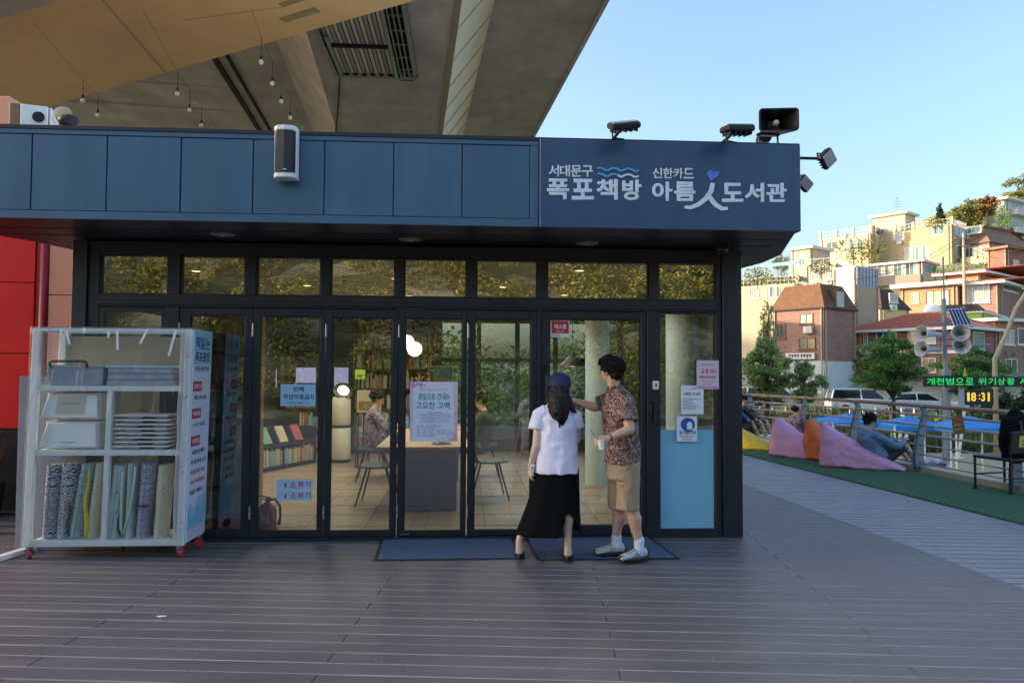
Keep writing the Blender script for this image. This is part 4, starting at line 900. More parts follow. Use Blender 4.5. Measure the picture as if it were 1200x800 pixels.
# ================================================================ ON THE DECK: mats, wheeled cart
def door_mat(lab, c):
    P = [atz(x, y, 0) for x, y in c]; cen = sum(P, V()) / 4; t = thing('door_mat', lab, 'mat', cen, 'blue door mats')
    b = MB(); b.prism([V((p.x, p.y, 0.002)) for p in P], (0, 0, 0.006)); build('border', b, 'rubber', t)
    Q = [p + (cen - p).normalized() * 0.035 for p in P]; b = MB(); b.prism([V((p.x, p.y, 0.0085)) for p in Q], (0, 0, 0.003)); build('carpet', b, 'mat_blue', t)
door_mat('blue door mat in front of the folding doors, left of the woman', [(446, 632), (601, 630), (614, 655), (438, 657)])
door_mat('blue door mat under the couple before the entrance door', [(615, 630.5), (760, 629), (797, 655), (629, 656.5)])
b = MB(); P = atz(189, 722, 0.002)
b.prism([P + V(q) for q in ((-0.03, 0, 0), (0.0, -0.012, 0), (0.035, 0.0, 0), (0.02, 0.012, 0), (-0.01, 0.01, 0))], (0, 0, 0.004)); tag(build('paper_scrap', b, 'paper'), 'tiny white scrap of paper lying on the deck boards', 'litter')

# wheeled cart with clear plastic cover
fl0, fr0, rr0 = atz(28, 656, 0), atz(215, 654, 0), atz(241, 637, 0)
cux = (fr0 - fl0).normalized(); cuy = V((-cux.y, cux.x, 0)); CW = (fr0 - fl0).length + 0.02; CD = 0.46; CZ = 1.93
co = fl0 - cux * 0.02
lean = math.tan(R(1.1))
def cpt(a, d, z): return co + cux * (a + lean * max(0, z - 0.1)) + cuy * d + EZ * z
cR = MX((cux, cuy, EZ)).transposed()
def cbox(mbx, a0, a1, d0, d1, z0, z1):
    mbx.add([cpt(a, d, z) for z in (z0, z1) for d in (d0, d1) for a in (a0, a1)], [(0, 2, 3, 1), (4, 5, 7, 6), (0, 1, 5, 4), (2, 6, 7, 3), (0, 4, 6, 2), (1, 3, 7, 5)])
cart = thing('wheeled_cart', 'white wheeled shelf cart under clear plastic cover at the left of the doors', 'cart', cpt(CW / 2, CD / 2, 0))
zb, z1, z2 = 0.105, 0.86, 1.40
for a in (0, CW - 0.06):
    for d in (0, CD - 0.05):
        b = MB(); cbox(b, a, a + 0.06, d, d + 0.05, zb, CZ); build('post', b, 'white_metal', cart, bevel=0.004)
        if d == 0:
            b = MB()
            for z in (0.3, 0.72, 1.35, 1.7): b.ell(cpt(a + 0.03, d - 0.001, z), (0.008, 0.004, 0.008), 8, 5, cR)
            build('rivet', b, 'grey_metal', cart)
for z, h in ((zb, 0.05), (z1, 0.045), (z2, 0.045)):
    b = MB(); cbox(b, 0.06, CW - 0.06, 0.004, CD - 0.01, z, z + h); build('shelf', b, 'white_metal', cart, bevel=0.004)
b = MB(); cbox(b, 0.06, CW - 0.06, CD - 0.012, CD - 0.006, z2 + 0.045, CZ - 0.05); build('back_panel', b, 'wall_tan', cart)
b = MB(); cbox(b, 0.06, CW - 0.06, 0.0, 0.03, CZ - 0.025, CZ); cbox(b, 0.06, CW - 0.06, CD - 0.03, CD, CZ - 0.025, CZ); cbox(b, 0, 0.03, 0.05, CD - 0.05, CZ - 0.025, CZ); cbox(b, CW - 0.03, CW, 0.05, CD - 0.05, CZ - 0.025, CZ); build('top_frame', b, 'white_metal', cart)
b = MB(); cbox(b, CW / 2 - 0.03, CW / 2 + 0.015, 0.006, 0.05, zb + 0.05, z1); cbox(b, CW / 2 - 0.03, CW / 2 + 0.015, 0.006, 0.05, z1 + 0.045, z2); build('divider', b, 'white_metal', cart, bevel=0.003)
for a, d in ((0.04, 0.03), (CW - 0.04, 0.03), (0.04, CD - 0.04), (CW - 0.03, CD - 0.04), (CW / 2, CD - 0.1)):
    q = cpt(a, d, 0); b = MB(); b.lathe([(0.03, 0.105), (0.028, 0.085), (0.012, 0.075)], 10, q)
    for s in (-1, 1): b.bar(q + cux * 0.02 * s + EZ * 0.085, q + cux * 0.02 * s + cuy * 0.015 + EZ * 0.035, 0.03, 0.004)
    f = build('caster', b, 'steel', cart)
    b = MB(); wr = MX.Rotation(math.atan2(cux.y, cux.x) + R(rnd(-40, 40)), 3, 'Z') @ MX.Rotation(R(90), 3, 'Y'); b.lathe([(0.012, -0.017), (0.037, -0.016), (0.04, -0.008), (0.04, 0.008), (0.037, 0.016), (0.012, 0.017)], 18, q + EZ * 0.04 + cuy * 0.012, wr); build('wheel', b, 'red_wheel', f, smooth='auto')
# clear cover: front sheet with wrinkles, top sheet, left side sheet
b = MB(); nx, nz = 36, 30
rows = [[cpt(-0.012 + (CW + 0.024) * i / nx, -0.014 - 0.007 * NZ.noise(V((i * 0.33, j * 0.12, 0))) - 0.006 * NZ.noise(V((i * 1.1, j * 0.25, 5))), zb + (CZ + 0.012 - zb) * j / nz) for i in range(nx + 1)] for j in range(nz + 1)]
rows += [[cpt(-0.012 + (CW + 0.024) * i / nx, CD * j / 6, CZ + 0.014 - 0.012 * math.sin(PI * i / nx) * math.sin(PI * j / 6) + 0.004 * NZ.noise(V((i * .5, j * .8, 9)))) for i in range(nx + 1)] for j in range(1, 7)]
b.rings(rows, cap=False, closed=False)
b.rings([[cpt(-0.013, -0.012 + (CD + 0.02) * i / 10, zb + (CZ + 0.012 - zb) * j / 20) + cux * (-0.006 * NZ.noise(V((i * .6, j * .3, 2)))) for i in range(11)] for j in range(21)], cap=False, closed=False)
build('plastic_cover', b, 'plastic_film', cart, smooth=True)
# milky folded edges of the cover along the posts
mat('milky_film', (0.66, 0.70, 0.74), 0.25, 0.15, 14, 0.5, 20)
for a0, a1 in ((0.03, 0.085), (CW - 0.09, CW - 0.04)):
    b = MB(); N = 22; ww = (a1 - a0)
    top = CZ - 0.02; b.rings([[cpt(a0 + ww * (i / 3) + 0.012 * NZ.noise(V((j * .5, a0 * 30, i * .2))), -0.026 - 0.006 * math.sin(i * 2.1) - 0.005 * NZ.noise(V((i, j * .7, a0))), zb + 0.04 + (top - zb - 0.04) * j / N) for i in range(4)] for j in range(N + 1)], cap=False, closed=False); o = build('cover_fold', b, 'milky_sheet', cart, smooth=True)
for a, z, h, dx in ((0.31, 1.79, 0.12, 0.04), (0.24, 1.86, 0.05, 0.01), (0.62, 1.85, 0.06, 0.0), (0.70, 1.75, 0.16, 0.012), (0.88, 1.8, 0.13, -0.06), (1.12, 1.7, 0.22, -0.05)):
    b = MB(); b.add([cpt(a, -0.024, z), cpt(a + 0.018, -0.026, z), cpt(a + 0.018 - dx + .004, -0.026, z + h), cpt(a - dx, -0.024, z + h)], [(0, 1, 2, 3)]); b.add([cpt(a, -0.020, z), cpt(a + 0.018, -0.022, z), cpt(a + 0.018 - dx + .004, -0.022, z + h), cpt(a - dx, -0.020, z + h)], [(3, 2, 1, 0)]); build('cover_crease', b, 'milky_film', cart)
# printed banner on the right side of the cart
so_ = cpt(CW + 0.016, -0.0, zb); b = MB()
b.add([cpt(CW + q, d, z) for z in (zb + 0.02, CZ - 0.005) for d in (0.01, CD) for q in (0.004, 0.012)], [(0, 2, 3, 1), (4, 5, 7, 6), (0, 1, 5, 4), (2, 6, 7, 3), (0, 4, 6, 2), (1, 3, 7, 5)])
ban = build('side_banner', b, 'paper_lav', cart)
BUZ = (cux * lean + EZ).normalized(); zz = lambda z: z
def bput(body, d0, z0, d1, z1_, m, bold=0.0): return text(body, cpt(CW + 0.0125, d0, z0), cuy, BUZ, d1 - d0, z1_ - z0, m, ban, 'lettering', 0.0015, bold)
def brect(d0, z0, d1, z1_, m, nm='print', e=0.0): b = MB(); b.add([cpt(CW + 0.0122 + e + q, d, z) for z in (z0, z1_) for d in (d0, d1) for q in (0, 0.0012)], [(0, 2, 3, 1), (4, 5, 7, 6), (0, 1, 5, 4), (2, 6, 7, 3), (0, 4, 6, 2), (1, 3, 7, 5)]); return build(nm, b, m, ban)
brect(0.02, CZ - 0.30, CD - 0.01, CZ - 0.012, 'paper_blue')
brect(0.03, zb + 0.04, CD - 0.01, zb + 0.12, 'paper_pink')
b = MB(); N = 12
for k, (m_, base) in enumerate((('paper_blue', 0.30), ('film_blue', 0.22))):
    b = MB(); up = [(0.03 + (CD - 0.05) * i / N, zb + base + 0.14 * (i / N) ** 2 + 0.03 * math.sin(i * 1.1 + k)) for i in range(N + 1)]
    for (d0, h0), (d1, h1) in zip(up, up[1:]): b.add([cpt(CW + 0.0135 + k * 0.001, d0, zb + 0.12), cpt(CW + 0.0135 + k * 0.001, d1, zb + 0.12), cpt(CW + 0.0135 + k * 0.001, d1, h1), cpt(CW + 0.0135 + k * 0.001, d0, h0)], [(0, 1, 2, 3)])
    build('wave_print', b, m_, ban)
text_e = 0
bput('책읽는', 0.05, CZ - 0.17, CD - 0.05, CZ - 0.06, 'ink_blue', 0.03); bput('폭포광장', 0.05, CZ - 0.28, CD - 0.05, CZ - 0.19, 'ink_dark', 0.03); bput('야외도서관 안내', 0.06, CZ - 0.36, CD - 0.07, CZ - 0.315, 'ink_dark', 0.02)
for k, (tg, ln) in enumerate((('운영기간', '매일 10시-18시'), ('이용대상', '누구나 무료로'), ('이용방법', '자유롭게 읽고 제자리'))):
    z = CZ - 0.53 - k * 0.235; b = brect(0.03, z, 0.24, z + 0.085, 'ink_red', 'red_tag', 0.001); text(tg, cpt(CW + 0.015, 0.05, z + 0.02), cuy, BUZ, 0.17, 0.045, 'paper', ban, 'lettering', 0.001, 0.02); bput(ln, 0.07, z - 0.075, 0.36, z - 0.035, 'ink_dark', 0.02)
for k, ln in enumerate(('책 깨끗하게 보기', '음식물 반입 자제', '자연 보호해주세요', '분실물은 안내데스크')): bput(ln, 0.05, CZ - 1.16 - k * 0.085, 0.40 - 0.03 * (k % 2), CZ - 1.12 - k * 0.085, 'ink_red' if k in (1, 2) else 'ink_dark', 0.02)
# things on the cart shelves
def on(name, label, cat, a, d, z, group=None): return thing(name, label, cat, cpt(a, d, z), group)
t = on('storage_box', 'translucent grey storage box with black handle on the top cart shelf', 'box', 0.34, 0.2, z2 + 0.045)
b = MB(); zz0 = z2 + 0.046; b.rings([[cpt(0.34 + sx * (0.22 + e), 0.2 + sy * (0.15 + e), z) for sx, sy in ((-1, -1), (1, -1), (1, 1), (-1, 1))] for z, e in ((zz0, 0), (zz0 + 0.15, 0.012))]); build('tub', b, 'grey_plastic', t, bevel=0.008)
b = MB(); cbox(b, 0.105, 0.575, 0.035, 0.365, zz0 + 0.151, zz0 + 0.172); build('lid', b, 'grey_plastic', t, bevel=0.006)
b = MB(); b.tube([cpt(0.14, 0.03, zz0 + 0.15), cpt(0.14, 0.02, zz0 + 0.195), cpt(0.16, 0.02, zz0 + 0.205), cpt(0.42, 0.02, zz0 + 0.205), cpt(0.44, 0.02, zz0 + 0.195), cpt(0.44, 0.03, zz0 + 0.15)], 0.011, 8); build('handle', b, 'black_plastic', t, smooth=True)
t = on('lidded_tray', 'wide low grey folding crate beside the storage box on the top cart shelf', 'crate', 0.87, 0.2, z2 + 0.045)
for k, (h0, h1, m) in enumerate(((0, 0.045, 'grey_plastic'), (0.048, 0.10, 'grey_plastic'), (0.103, 0.15, 'grey_plastic'))):
    b = MB(); cbox(b, 0.60 + 0.004 * k, 1.15 - 0.006 * k, 0.04, 0.36, zz0 + h0, zz0 + h1); build('tier', b, m, t, bevel=0.006)
b = MB(); cbox(b, 0.59, 1.16, 0.03, 0.37, zz0 + 0.152, zz0 + 0.172); build('lid', b, 'paper_blue', t, bevel=0.004)
for k, lab in enumerate(('lower white flap-front storage bin on the middle cart shelf', 'upper white flap-front storage bin with a paper notice on its flap')):
    z = z1 + 0.047 + k * 0.245; t = on('storage_bin', lab, 'bin', 0.32, 0.2, z, 'white flap-front bins')
    b = MB(); cbox(b, 0.095, 0.535, 0.09, 0.42, z, z + 0.235); build('tub', b, 'white_plastic', t, bevel=0.008)
    b = MB(); b.add([cpt(a, d, q) for q, w_, d0 in ((z + 0.02, 0.235, 0.02), (z + 0.222, 0.20, 0.072)) for d in (d0, d0 + 0.016) for a in (0.315 - w_, 0.315 + w_)], [(0, 2, 3, 1), (4, 5, 7, 6), (0, 1, 5, 4), (2, 6, 7, 3), (0, 4, 6, 2), (1, 3, 7, 5)]); fp = build('flap', b, 'white_plastic', t, bevel=0.008)
    if k: 
        tl = (cpt(0, 0.072, z + 0.222) - cpt(0, 0.02, z + 0.02)).normalized()
        b = MB(); b.add([cpt(a, d - 0.004, q) for q, d in ((z + 0.055, 0.029), (z + 0.205, 0.0675)) for a in (0.2, 0.43)], [(0, 1, 3, 2)]); build('notice_paper', b, 'cream', t)
        text('방석은 이곳에', cpt(0.255, 0.0675 - 0.008, z + 0.172), cux, tl, 0.12, 0.02, 'ink_dark', t, 'lettering', 0.001, 0.02); text('사용 후 제자리에 정리해 주세요', cpt(0.235, 0.05 - 0.006, z + 0.135), cux, tl, 0.16, 0.012, 'ink_grey', t, 'lettering', 0.001)
    else: b = MB(); cbox(b, 0.25, 0.38, 0.026, 0.03, z + 0.06, z + 0.066); build('slot', b, 'ink_grey', t)
for k in range(8):
    z = z1 + 0.048 + k * 0.037; dx = rnd(-0.012, 0.012) + (-0.03 if k in (7, 4) else 0); t = on('folding_table', ['lowest', 'second lowest', 'third lowest', 'fourth from the bottom', 'fourth from the top', 'third highest', 'second highest', 'topmost'][k] + ' white folding bed table in the stack on the cart shelf', 'folding table', 0.9 + dx, 0.2, z, 'stacked white folding tables')
    b = MB(); cbox(b, 0.68 + dx, 1.14 + dx * .4, 0.03, 0.36, z + 0.02, z + 0.032); o = build('tabletop', b, 'white_plastic', t, bevel=0.003)
    b = MB(); q = rnd(0.0, 0.08); cbox(b, 0.72 + q, 0.84 + q, 0.06, 0.30, z + 0.002, z + 0.019); build('folded_leg', b, 'grey_plastic', t); b = MB(); cbox(b, 0.99 + q * .5, 1.10, 0.06, 0.30, z + 0.002, z + 0.019); build('folded_leg', b, 'grey_plastic', t)
# rolled picnic mats standing on the bottom shelf
pattern_mat('fabric_navy', [(0, (0.02, 0.03, 0.09)), (0.30, (0.72, 0.72, 0.70)), (0.58, (0.03, 0.05, 0.13)), (0.72, (0.60, 0.36, 0.12)), (0.80, (0.72, 0.73, 0.74))], 'zigzag', 0.55)
pattern_mat('fabric_teal', [(0, (0.45, 0.50, 0.46)), (0.35, (0.10, 0.33, 0.36)), (0.62, (0.48, 0.50, 0.42)), (0.82, (0.25, 0.42, 0.44))], 'zigzag', 0.5)
pattern_mat('fabric_blue', [(0, (0.50, 0.52, 0.58)), (0.38, (0.08, 0.12, 0.32)), (0.6, (0.46, 0.48, 0.54)), (0.8, (0.35, 0.18, 0.28))], 'zigzag', 0.6)
pattern_mat('fabric_mint', [(0, (0.58, 0.68, 0.60)), (0.55, (0.55, 0.64, 0.56)), (0.66, (0.07, 0.14, 0.10)), (0.72, (0.45, 0.50, 0.44))], 'leafy', 0.8)
pattern_mat('fabric_cream', [(0, (0.66, 0.62, 0.40)), (0.55, (0.62, 0.58, 0.37)), (0.66, (0.12, 0.20, 0.14)), (0.74, (0.50, 0.46, 0.28))], 'leafy', 0.7)
rl = [(0.16, 0.105, 'fabric_navy', 'navy and white zigzag rolled picnic mat, leftmost on the bottom shelf', 0.006), (0.285, 0.11, 'fabric_navy', 'navy and white zigzag rolled picnic mat with blue side, second from the left', 0.01),
      (0.415, 0.105, 'fabric_teal', 'teal patterned rolled picnic mat leaning left of the yellow strap', 0.04), (0.53, 0.075, 'fabric_cream', 'cream rolled picnic mat with a yellow strap against the divider', 0.03),
      (0.70, 0.10, 'fabric_mint', 'mint leaf-print rolled picnic mat just right of the divider', 0.015), (0.815, 0.06, 'fabric_mint', 'folded mint mat with a pale loop in the right half of the bottom shelf', 0.0), (0.935, 0.11, 'fabric_blue', 'blue and white patterned rolled mat with a dark band, second from the right', 0.012), (1.075, 0.105, 'fabric_cream', 'cream leaf-print rolled picnic mat, rightmost on the bottom shelf', 0.012)]
for i, (a, wd, m, lab, ln) in enumerate(rl):
    t = on('rolled_mat', lab, 'picnic mat', a, 0.14, zb + 0.052, 'rolled picnic mats'); h = rnd(0.60, 0.64); wd *= 1.12
    b = MB(); rows = []; n = 20
    for j in range(9):
        s = j / 8; z = zb + 0.053 + h * s
        rows.append([cpt(a + ln * (s - 0.5) * 2 + math.cos(2 * PI * k / n) * wd / 2 * (1 + 0.06 * math.sin(3 * 2 * PI * k / n + i)) * (0.94 if j in (0, 8) else 1 + 0.04 * NZ.noise(V((k * .4, j * .8, i)))), 0.15 + math.sin(2 * PI * k / n) * (0.10 + 0.006 * NZ.noise(V((k, j, i)))), z) for k in range(n)])
    b.rings(rows); build('roll', b, m, t, smooth='auto')
    b = MB(); b.rings([[cpt(a + ln * (s - 0.5) * 2 + x, 0.052 + 0.002 * k, zb + 0.06 + (h - 0.02) * s) for k, x in enumerate((wd * 0.06, wd * 0.09))] + [cpt(a + ln * (s - 0.5) * 2 + wd * .075, 0.045, zb + 0.06 + (h - 0.02) * s)] for s in (0, 0.25, 0.5, 0.75, 1)]); build('fold_edge', b, 'paper' if i % 2 else 'denim', t)
    if i == 3: b = MB(); b.tube([cpt(a - 0.05, 0.05, zb + 0.06 + q * 0.58) + cux * 0.012 * math.sin(q * 9) for q in [k / 12 for k in range(13)]], [0.012, 0.016, 0.02, 0.02, 0.018, 0.015, 0.017, 0.014, 0.012, 0.010, 0.010, 0.009, 0.008], 8); build('strap', b, 'bag_yellow', t, smooth=True)
    if i == 5: b = MB(); b.tube([cpt(a + x, 0.045, zb + 0.06 + z) for x, z in ((0.055, 0.60), (0.045, 0.42), (0.02, 0.2), (-0.02, 0.03), (-0.045, 0.08), (-0.05, 0.3), (-0.05, 0.55))], 0.011, 8); build('strap', b, 'fabric_mint', t, smooth=True)
    if i == 6: b = MB(); cbox(b, a - 0.055, a + 0.055, 0.042, 0.05, zb + 0.32, zb + 0.335); build('strap', b, 'shoe_black', t)
    if i in (1, 4, 7): b = MB(); b.tube([cpt(a + (0.05 if i != 7 else -0.055) + 0.01 * math.sin(q * 7), 0.06, zb + 0.35 - q * 0.27) for q in [k / 8 for k in range(9)]], 0.009, 6); build('strap', b, 'shoe_black', t, smooth=True)
# grey board leaning behind the cart, white sill plank on the deck
p0, p1 = atz(14, 648, 0), atz(60, 640, 0)
b = MB(); q0 = aty(17, 640, -0.25); q1 = aty(62, 440, -0.25); b.box2((q0.x, -0.25, 0.0), (q1.x + 0.3, -0.23, aty(40, 441, -0.25).z)); tag(build('grey_board', b, 'grey_board', bevel=0.003), 'plain grey board standing upright behind the cart', 'board')
b = MB(); a, c = atz(-5, 658, 0), atz(50, 641, 0); b.bar(a + EZ * 0.022, c + EZ * 0.022, 0.07, 0.04); tag(build('white_plank', b, 'white_plastic', bevel=0.003), 'white plank lying on the deck left of the cart', 'plank')
# ================================================================ LAMPS AND LOUDSPEAKERS ON THE ROOF EDGE
p = aty(335.5, 180, FY - 0.10)
t = thing('wall_speaker', 'white and black column loudspeaker mounted on the navy fascia', 'loudspeaker', p)
hh = 0.205; b = MB(); prof = [V((x * 0.087, y * 0.07)) for x, y in ((-1, 1), (-1, -0.35), (-0.72, -0.9), (0, -1.05), (0.72, -0.9), (1, -0.35), (1, 1))]
b.prism([p + V((q.x, q.y, -hh + 0.03)) for q in prof], (0, 0, 2 * hh - 0.06)); build('cabinet', b, 'white_plastic', t, bevel=0.004)
b = MB(); b.prism([p + V((q.x * 0.95, q.y - 0.010, -hh + 0.036)) for q in prof[1:-1]], (0, 0, 2 * hh - 0.072)); build('grille', b, 'grille', t)
for s in (-1, 1): b = MB(); b.prism([p + V((q.x * 1.02, q.y * 1.04 - 0.004, s * (hh - 0.015) - 0.02)) for q in prof], (0, 0, 0.04)); build('end_cap', b, 'white_plastic', t, bevel=0.006)
b = MB(); b.bar(p + V((0, 0.06, 0)), p + V((0, 0.13, 0)), 0.05, 0.12); build('bracket', b, 'grey_metal', t)
b = MB(); b.box(p + V((0.01, -0.087, -hh + 0.055)), (0.028, 0.004, 0.007)); build('badge', b, 'white_metal', t)
def flood(name, lab, foot, head, rot, wd=0.24, ht=0.16, grp='floodlights along the roof edge', arm=None, hollow=False):
    t = thing(name, lab, 'floodlight', foot, grp); r = rot
    b = MB(); b.tube([foot] + (arm or []) + [head], 0.014, 8); b.box(foot + V((0, 0, 0.01)), (0.07, 0.07, 0.02)); build('arm', b, 'black_plastic', t)
    b = MB(); b.tube([head + r @ V(q) for q in ((-wd * .4, 0.02, 0), (-wd * .4, 0.09, 0), (wd * .0, 0.11, 0))], 0.008, 6); build('yoke', b, 'black_plastic', t)
    b = MB(); b.box(head, (wd, 0.05, ht), r); o = build('housing', b, 'black_plastic', t, bevel=0.012)
    for k in range(5): b = MB(); b.box(head + r @ V((-wd * .38 + k * wd * .19, 0.036, 0)), (0.008, 0.03, ht * 0.86), r); build('cooling_fin', b, 'black_plastic', t)
    b = MB(); b.box(head + r @ V((0, -0.028, 0)), (wd * 0.86, 0.008, ht * 0.8), r); build('lens', b, 'lamp_off', t); return t
E3 = lambda x, y, z: MX.Rotation(R(z), 3, 'Z') @ MX.Rotation(R(y), 3, 'Y') @ MX.Rotation(R(x), 3, 'X')
zr = zf1 - 0.005
f1 = aty(714, 163.8, FY + 0.08); f1.z = zr; flood('roof_floodlight', 'black floodlight on a short arm above the left half of the sign', f1, aty(731, 147, FY - 0.3), E3(-68, -8, 4))
f2 = aty(841, 165, FY + 0.08); f2.z = zr; flood('roof_floodlight', 'thin floodlight seen edge on above the right half of the sign', f2, aty(864, 151.5, FY - 0.3), E3(-82, -3, 6))
c0 = V((XF1 + 0.02, FY + 0.5, 0)); 
h1 = aty(966, 186, FY + 0.35); b0 = V((XF1 + 0.08, FY + 0.35, h1.z)); flood('side_floodlight', 'black floodlight on a long side arm at the right end of the roof', b0, h1 + V((0.03, 0, 0)), E3(20, 42, 35), 0.15, 0.15, arm=[h1 - V((0.14, 0, 0))])
h2 = aty(943, 215, FY + 0.9); b0 = V((right[1][0] - 0.02, FY + 0.9, h2.z + 0.03)); flood('side_floodlight', 'lower small floodlight close to the right end wall of the roof', b0, h2 + V((0.0, 0, 0)), E3(25, 28, 30), 0.16, 0.12)
# big horn loudspeaker
hp_ = aty(913, 140, FY + 0.15); t = thing('horn_speaker', 'big black rectangular horn loudspeaker on the right roof corner', 'loudspeaker', V((hp_.x, hp_.y, zr)))
hr = E3(0, 0, -8)
def rr_(w_, h_, y, r=0.3, n=6):
    pts = []
    for cx, cz, a0 in ((1, 1, 0), (-1, 1, 90), (-1, -1, 180), (1, -1, 270)):
        for k in range(n): a = R(a0 + 90 * k / (n - 1)); pts.append(V((cx * (w_ - r * h_) + r * h_ * math.cos(a), y, cz * (h_ - r * h_) + r * h_ * math.sin(a))))
    return [hp_ + hr @ q for q in pts]
b = MB(); b.rings([rr_(0.06, 0.05, 0.34), rr_(0.09, 0.07, 0.22), rr_(0.17, 0.10, 0.02), rr_(0.172, 0.102, 0.0), rr_(0.160, 0.090, -0.002), rr_(0.10, 0.06, 0.12), rr_(0.05, 0.045, 0.18)]); build('horn', b, 'black_plastic', t, smooth='auto')
b = MB(); b.lathe([(0.06, 0), (0.065, 0.05), (0.05, 0.16), (0.02, 0.17)], 16, hp_ + hr @ V((-0.04, 0.30, -0.05)), E3(-90, 0, -8)); build('driver', b, 'black_plastic', t, smooth='auto')
b = MB(); b.ell(hp_ + hr @ V((0.0, 0.10, 0)), (0.028, 0.04, 0.028), rot=hr); build('phase_plug', b, 'white_metal', t, smooth=True)
b = MB()
for s in (-1, 1): b.tube([V((hp_.x - 0.05 + s * 0.085, hp_.y + 0.1, zr)), V((hp_.x - 0.05 + s * 0.085, hp_.y + 0.12, hp_.z - 0.09))], 0.009, 6)
b.box(V((hp_.x - 0.05, hp_.y + 0.12, hp_.z - 0.10)), (0.20, 0.04, 0.02)); build('bracket', b, 'black_plastic', t)
# box speaker and lamp on the roof, far left
p = aty(36, 134, 0.5); t = thing('box_speaker', 'boxy loudspeaker with pale front on the roof at the far left', 'loudspeaker', V((p.x - 0.15, 0.7, zf1)))
r = E3(0, 0, 18); bz = V((p.x - 0.12, 0.75, p.z)); 
b = MB(); b.box(bz, (0.34, 0.36, 0.25), r); build('cabinet', b, 'book_brown', t, bevel=0.01)
b = MB(); b.box(bz + r @ V((0.185, 0.0, 0)), (0.03, 0.34, 0.24), r); b.box(bz + r @ V((0.05, -0.19, 0)), (0.24, 0.02, 0.24), r); build('front', b, 'white_plastic', t, bevel=0.01)
b = MB(); b.lathe([(0.05, 0), (0.055, 0.012), (0.02, 0.014)], 16, bz + r @ V((0.09, -0.20, 0.0)), r @ E3(90, 0, 0)); build('cone', b, 'rubber', t)
b = MB(); b.box(V((bz.x, bz.y, (zf1 + bz.z - 0.12) / 2)), (0.1, 0.1, max(0.02, bz.z - 0.12 - zf1)), r); build('foot', b, 'black_plastic', t)
p = aty(76, 140, 0.4); t = thing('roof_spotlight', 'tan faced black spotlight peeking over the roof edge at left', 'spotlight', V((p.x, 0.4, zf1)))
b = MB(); b.lathe([(0.02, -0.05), (0.07, -0.04), (0.08, 0.05), (0.06, 0.06)], 16, p + V((-0.01, 0, 0.03)), E3(60, 20, 0)); build('head', b, 'wood_light', t, smooth='auto'); b = MB(); b.ell(p + V((0.05, -0.03, -0.02)), (0.10, 0.08, 0.06)); b.tube([p + V((0.03, 0, -0.03)), V((p.x + 0.03, 0.4, zf1))], 0.03, 8); build('cover', b, 'black_plastic', t, smooth=True)

# ================================================================ PEOPLE
def face_bits(root, c, fwd, up, s, skin='skin'):
    """eyes, brows on a head centred at c that looks along fwd"""
    rt = fwd.cross(up).normalized()
    b = MB()
    for q in (-1, 1): b.ell(c + fwd * 0.082 * s + rt * q * 0.032 * s + up * 0.008 * s, (0.012 * s,) * 3, 8, 6)
    build('eye', b, 'shoe_black', root, smooth=True)
    b = MB()
    for q in (-1, 1): b.tube([c + fwd * 0.090 * s + rt * q * 0.018 * s + up * 0.03 * s, c + fwd * 0.080 * s + rt * q * 0.048 * s + up * 0.032 * s], 0.004 * s, 6)
    build('eyebrow', b, 'hair_black', root)
    b = MB(); b.tube([c + fwd * 0.094 * s + rt * q * 0.02 * s - up * 0.055 * s for q in (-1, 0, 1)], 0.005 * s, 6); build('mouth', b, 'bag_pink', root)
def head_into(b, c, fwd, up, s=1.0):
    """skull, jaw, nose, ears added to a body builder"""
    fwd = fwd.normalized(); rt = fwd.cross(up).normalized(); up = rt.cross(fwd).normalized(); r = MX((rt, fwd, up)).transposed()
    b.ell(c + up * 0.02 * s - fwd * 0.01 * s, (0.075 * s, 0.094 * s, 0.10 * s), 18, 12, r)
    b.limb([c + fwd * 0.03 * s - up * 0.02 * s, c + fwd * 0.042 * s - up * 0.07 * s, c + fwd * 0.052 * s - up * 0.10 * s], [(0.062 * s, 0.055 * s), (0.05 * s, 0.045 * s), (0.026 * s, 0.022 * s)], rt, 12)
    b.limb([c + fwd * 0.09 * s + up * 0.02 * s, c + fwd * 0.112 * s - up * 0.02 * s], [0.009 * s, 0.015 * s], rt, 8)
    for q in (-1, 1): b.ell(c + rt * q * 0.078 * s - fwd * 0.012 * s - up * 0.005 * s, (0.010 * s, 0.02 * s, 0.032 * s), 8, 6, r)
    return r
def hand_into(b, wrist, d, n, thumb, s=1.0, curl=0.5, spread=0.0):
    """palm and five fingers: d = towards finger tips, n = back-of-hand normal, thumb = +1/-1 side (along n x d)"""
    d = d.normalized(); n = (n - d * n.dot(d)).normalized(); sd = n.cross(d) * thumb
    b.limb([wrist, wrist + d * 0.035 * s, wrist + d * 0.085 * s], [(0.027 * s, 0.020 * s), (0.038 * s, 0.017 * s), (0.041 * s, 0.014 * s)], sd, 12)
    for k, (off, ln) in enumerate(((0.030, 0.072), (0.010, 0.080), (-0.010, 0.074), (-0.029, 0.058))):
        p = wrist + d * 0.082 * s + sd * off * s; pts = [p - d * 0.012 * s]; a = 0
        for j in range(4):
            pts.append(p); a += curl * (0.5 if j == 0 else 1.0) * (1 + 0.1 * k)
            p = p + (d * math.cos(a) - n * math.sin(a)) * ln * s / 3 + sd * off * spread * s
        b.limb(pts, [0.0095 * s, 0.0095 * s, 0.009 * s, 0.0085 * s, 0.007 * s][:len(pts)], sd, 8)
    p = wrist + d * 0.025 * s + sd * 0.03 * s
    b.limb([p, p + d * 0.03 * s + sd * 0.022 * s - n * 0.006 * s, p + d * 0.058 * s + sd * 0.026 * s - n * 0.02 * s], [0.013 * s, 0.011 * s, 0.0085 * s], n, 8)
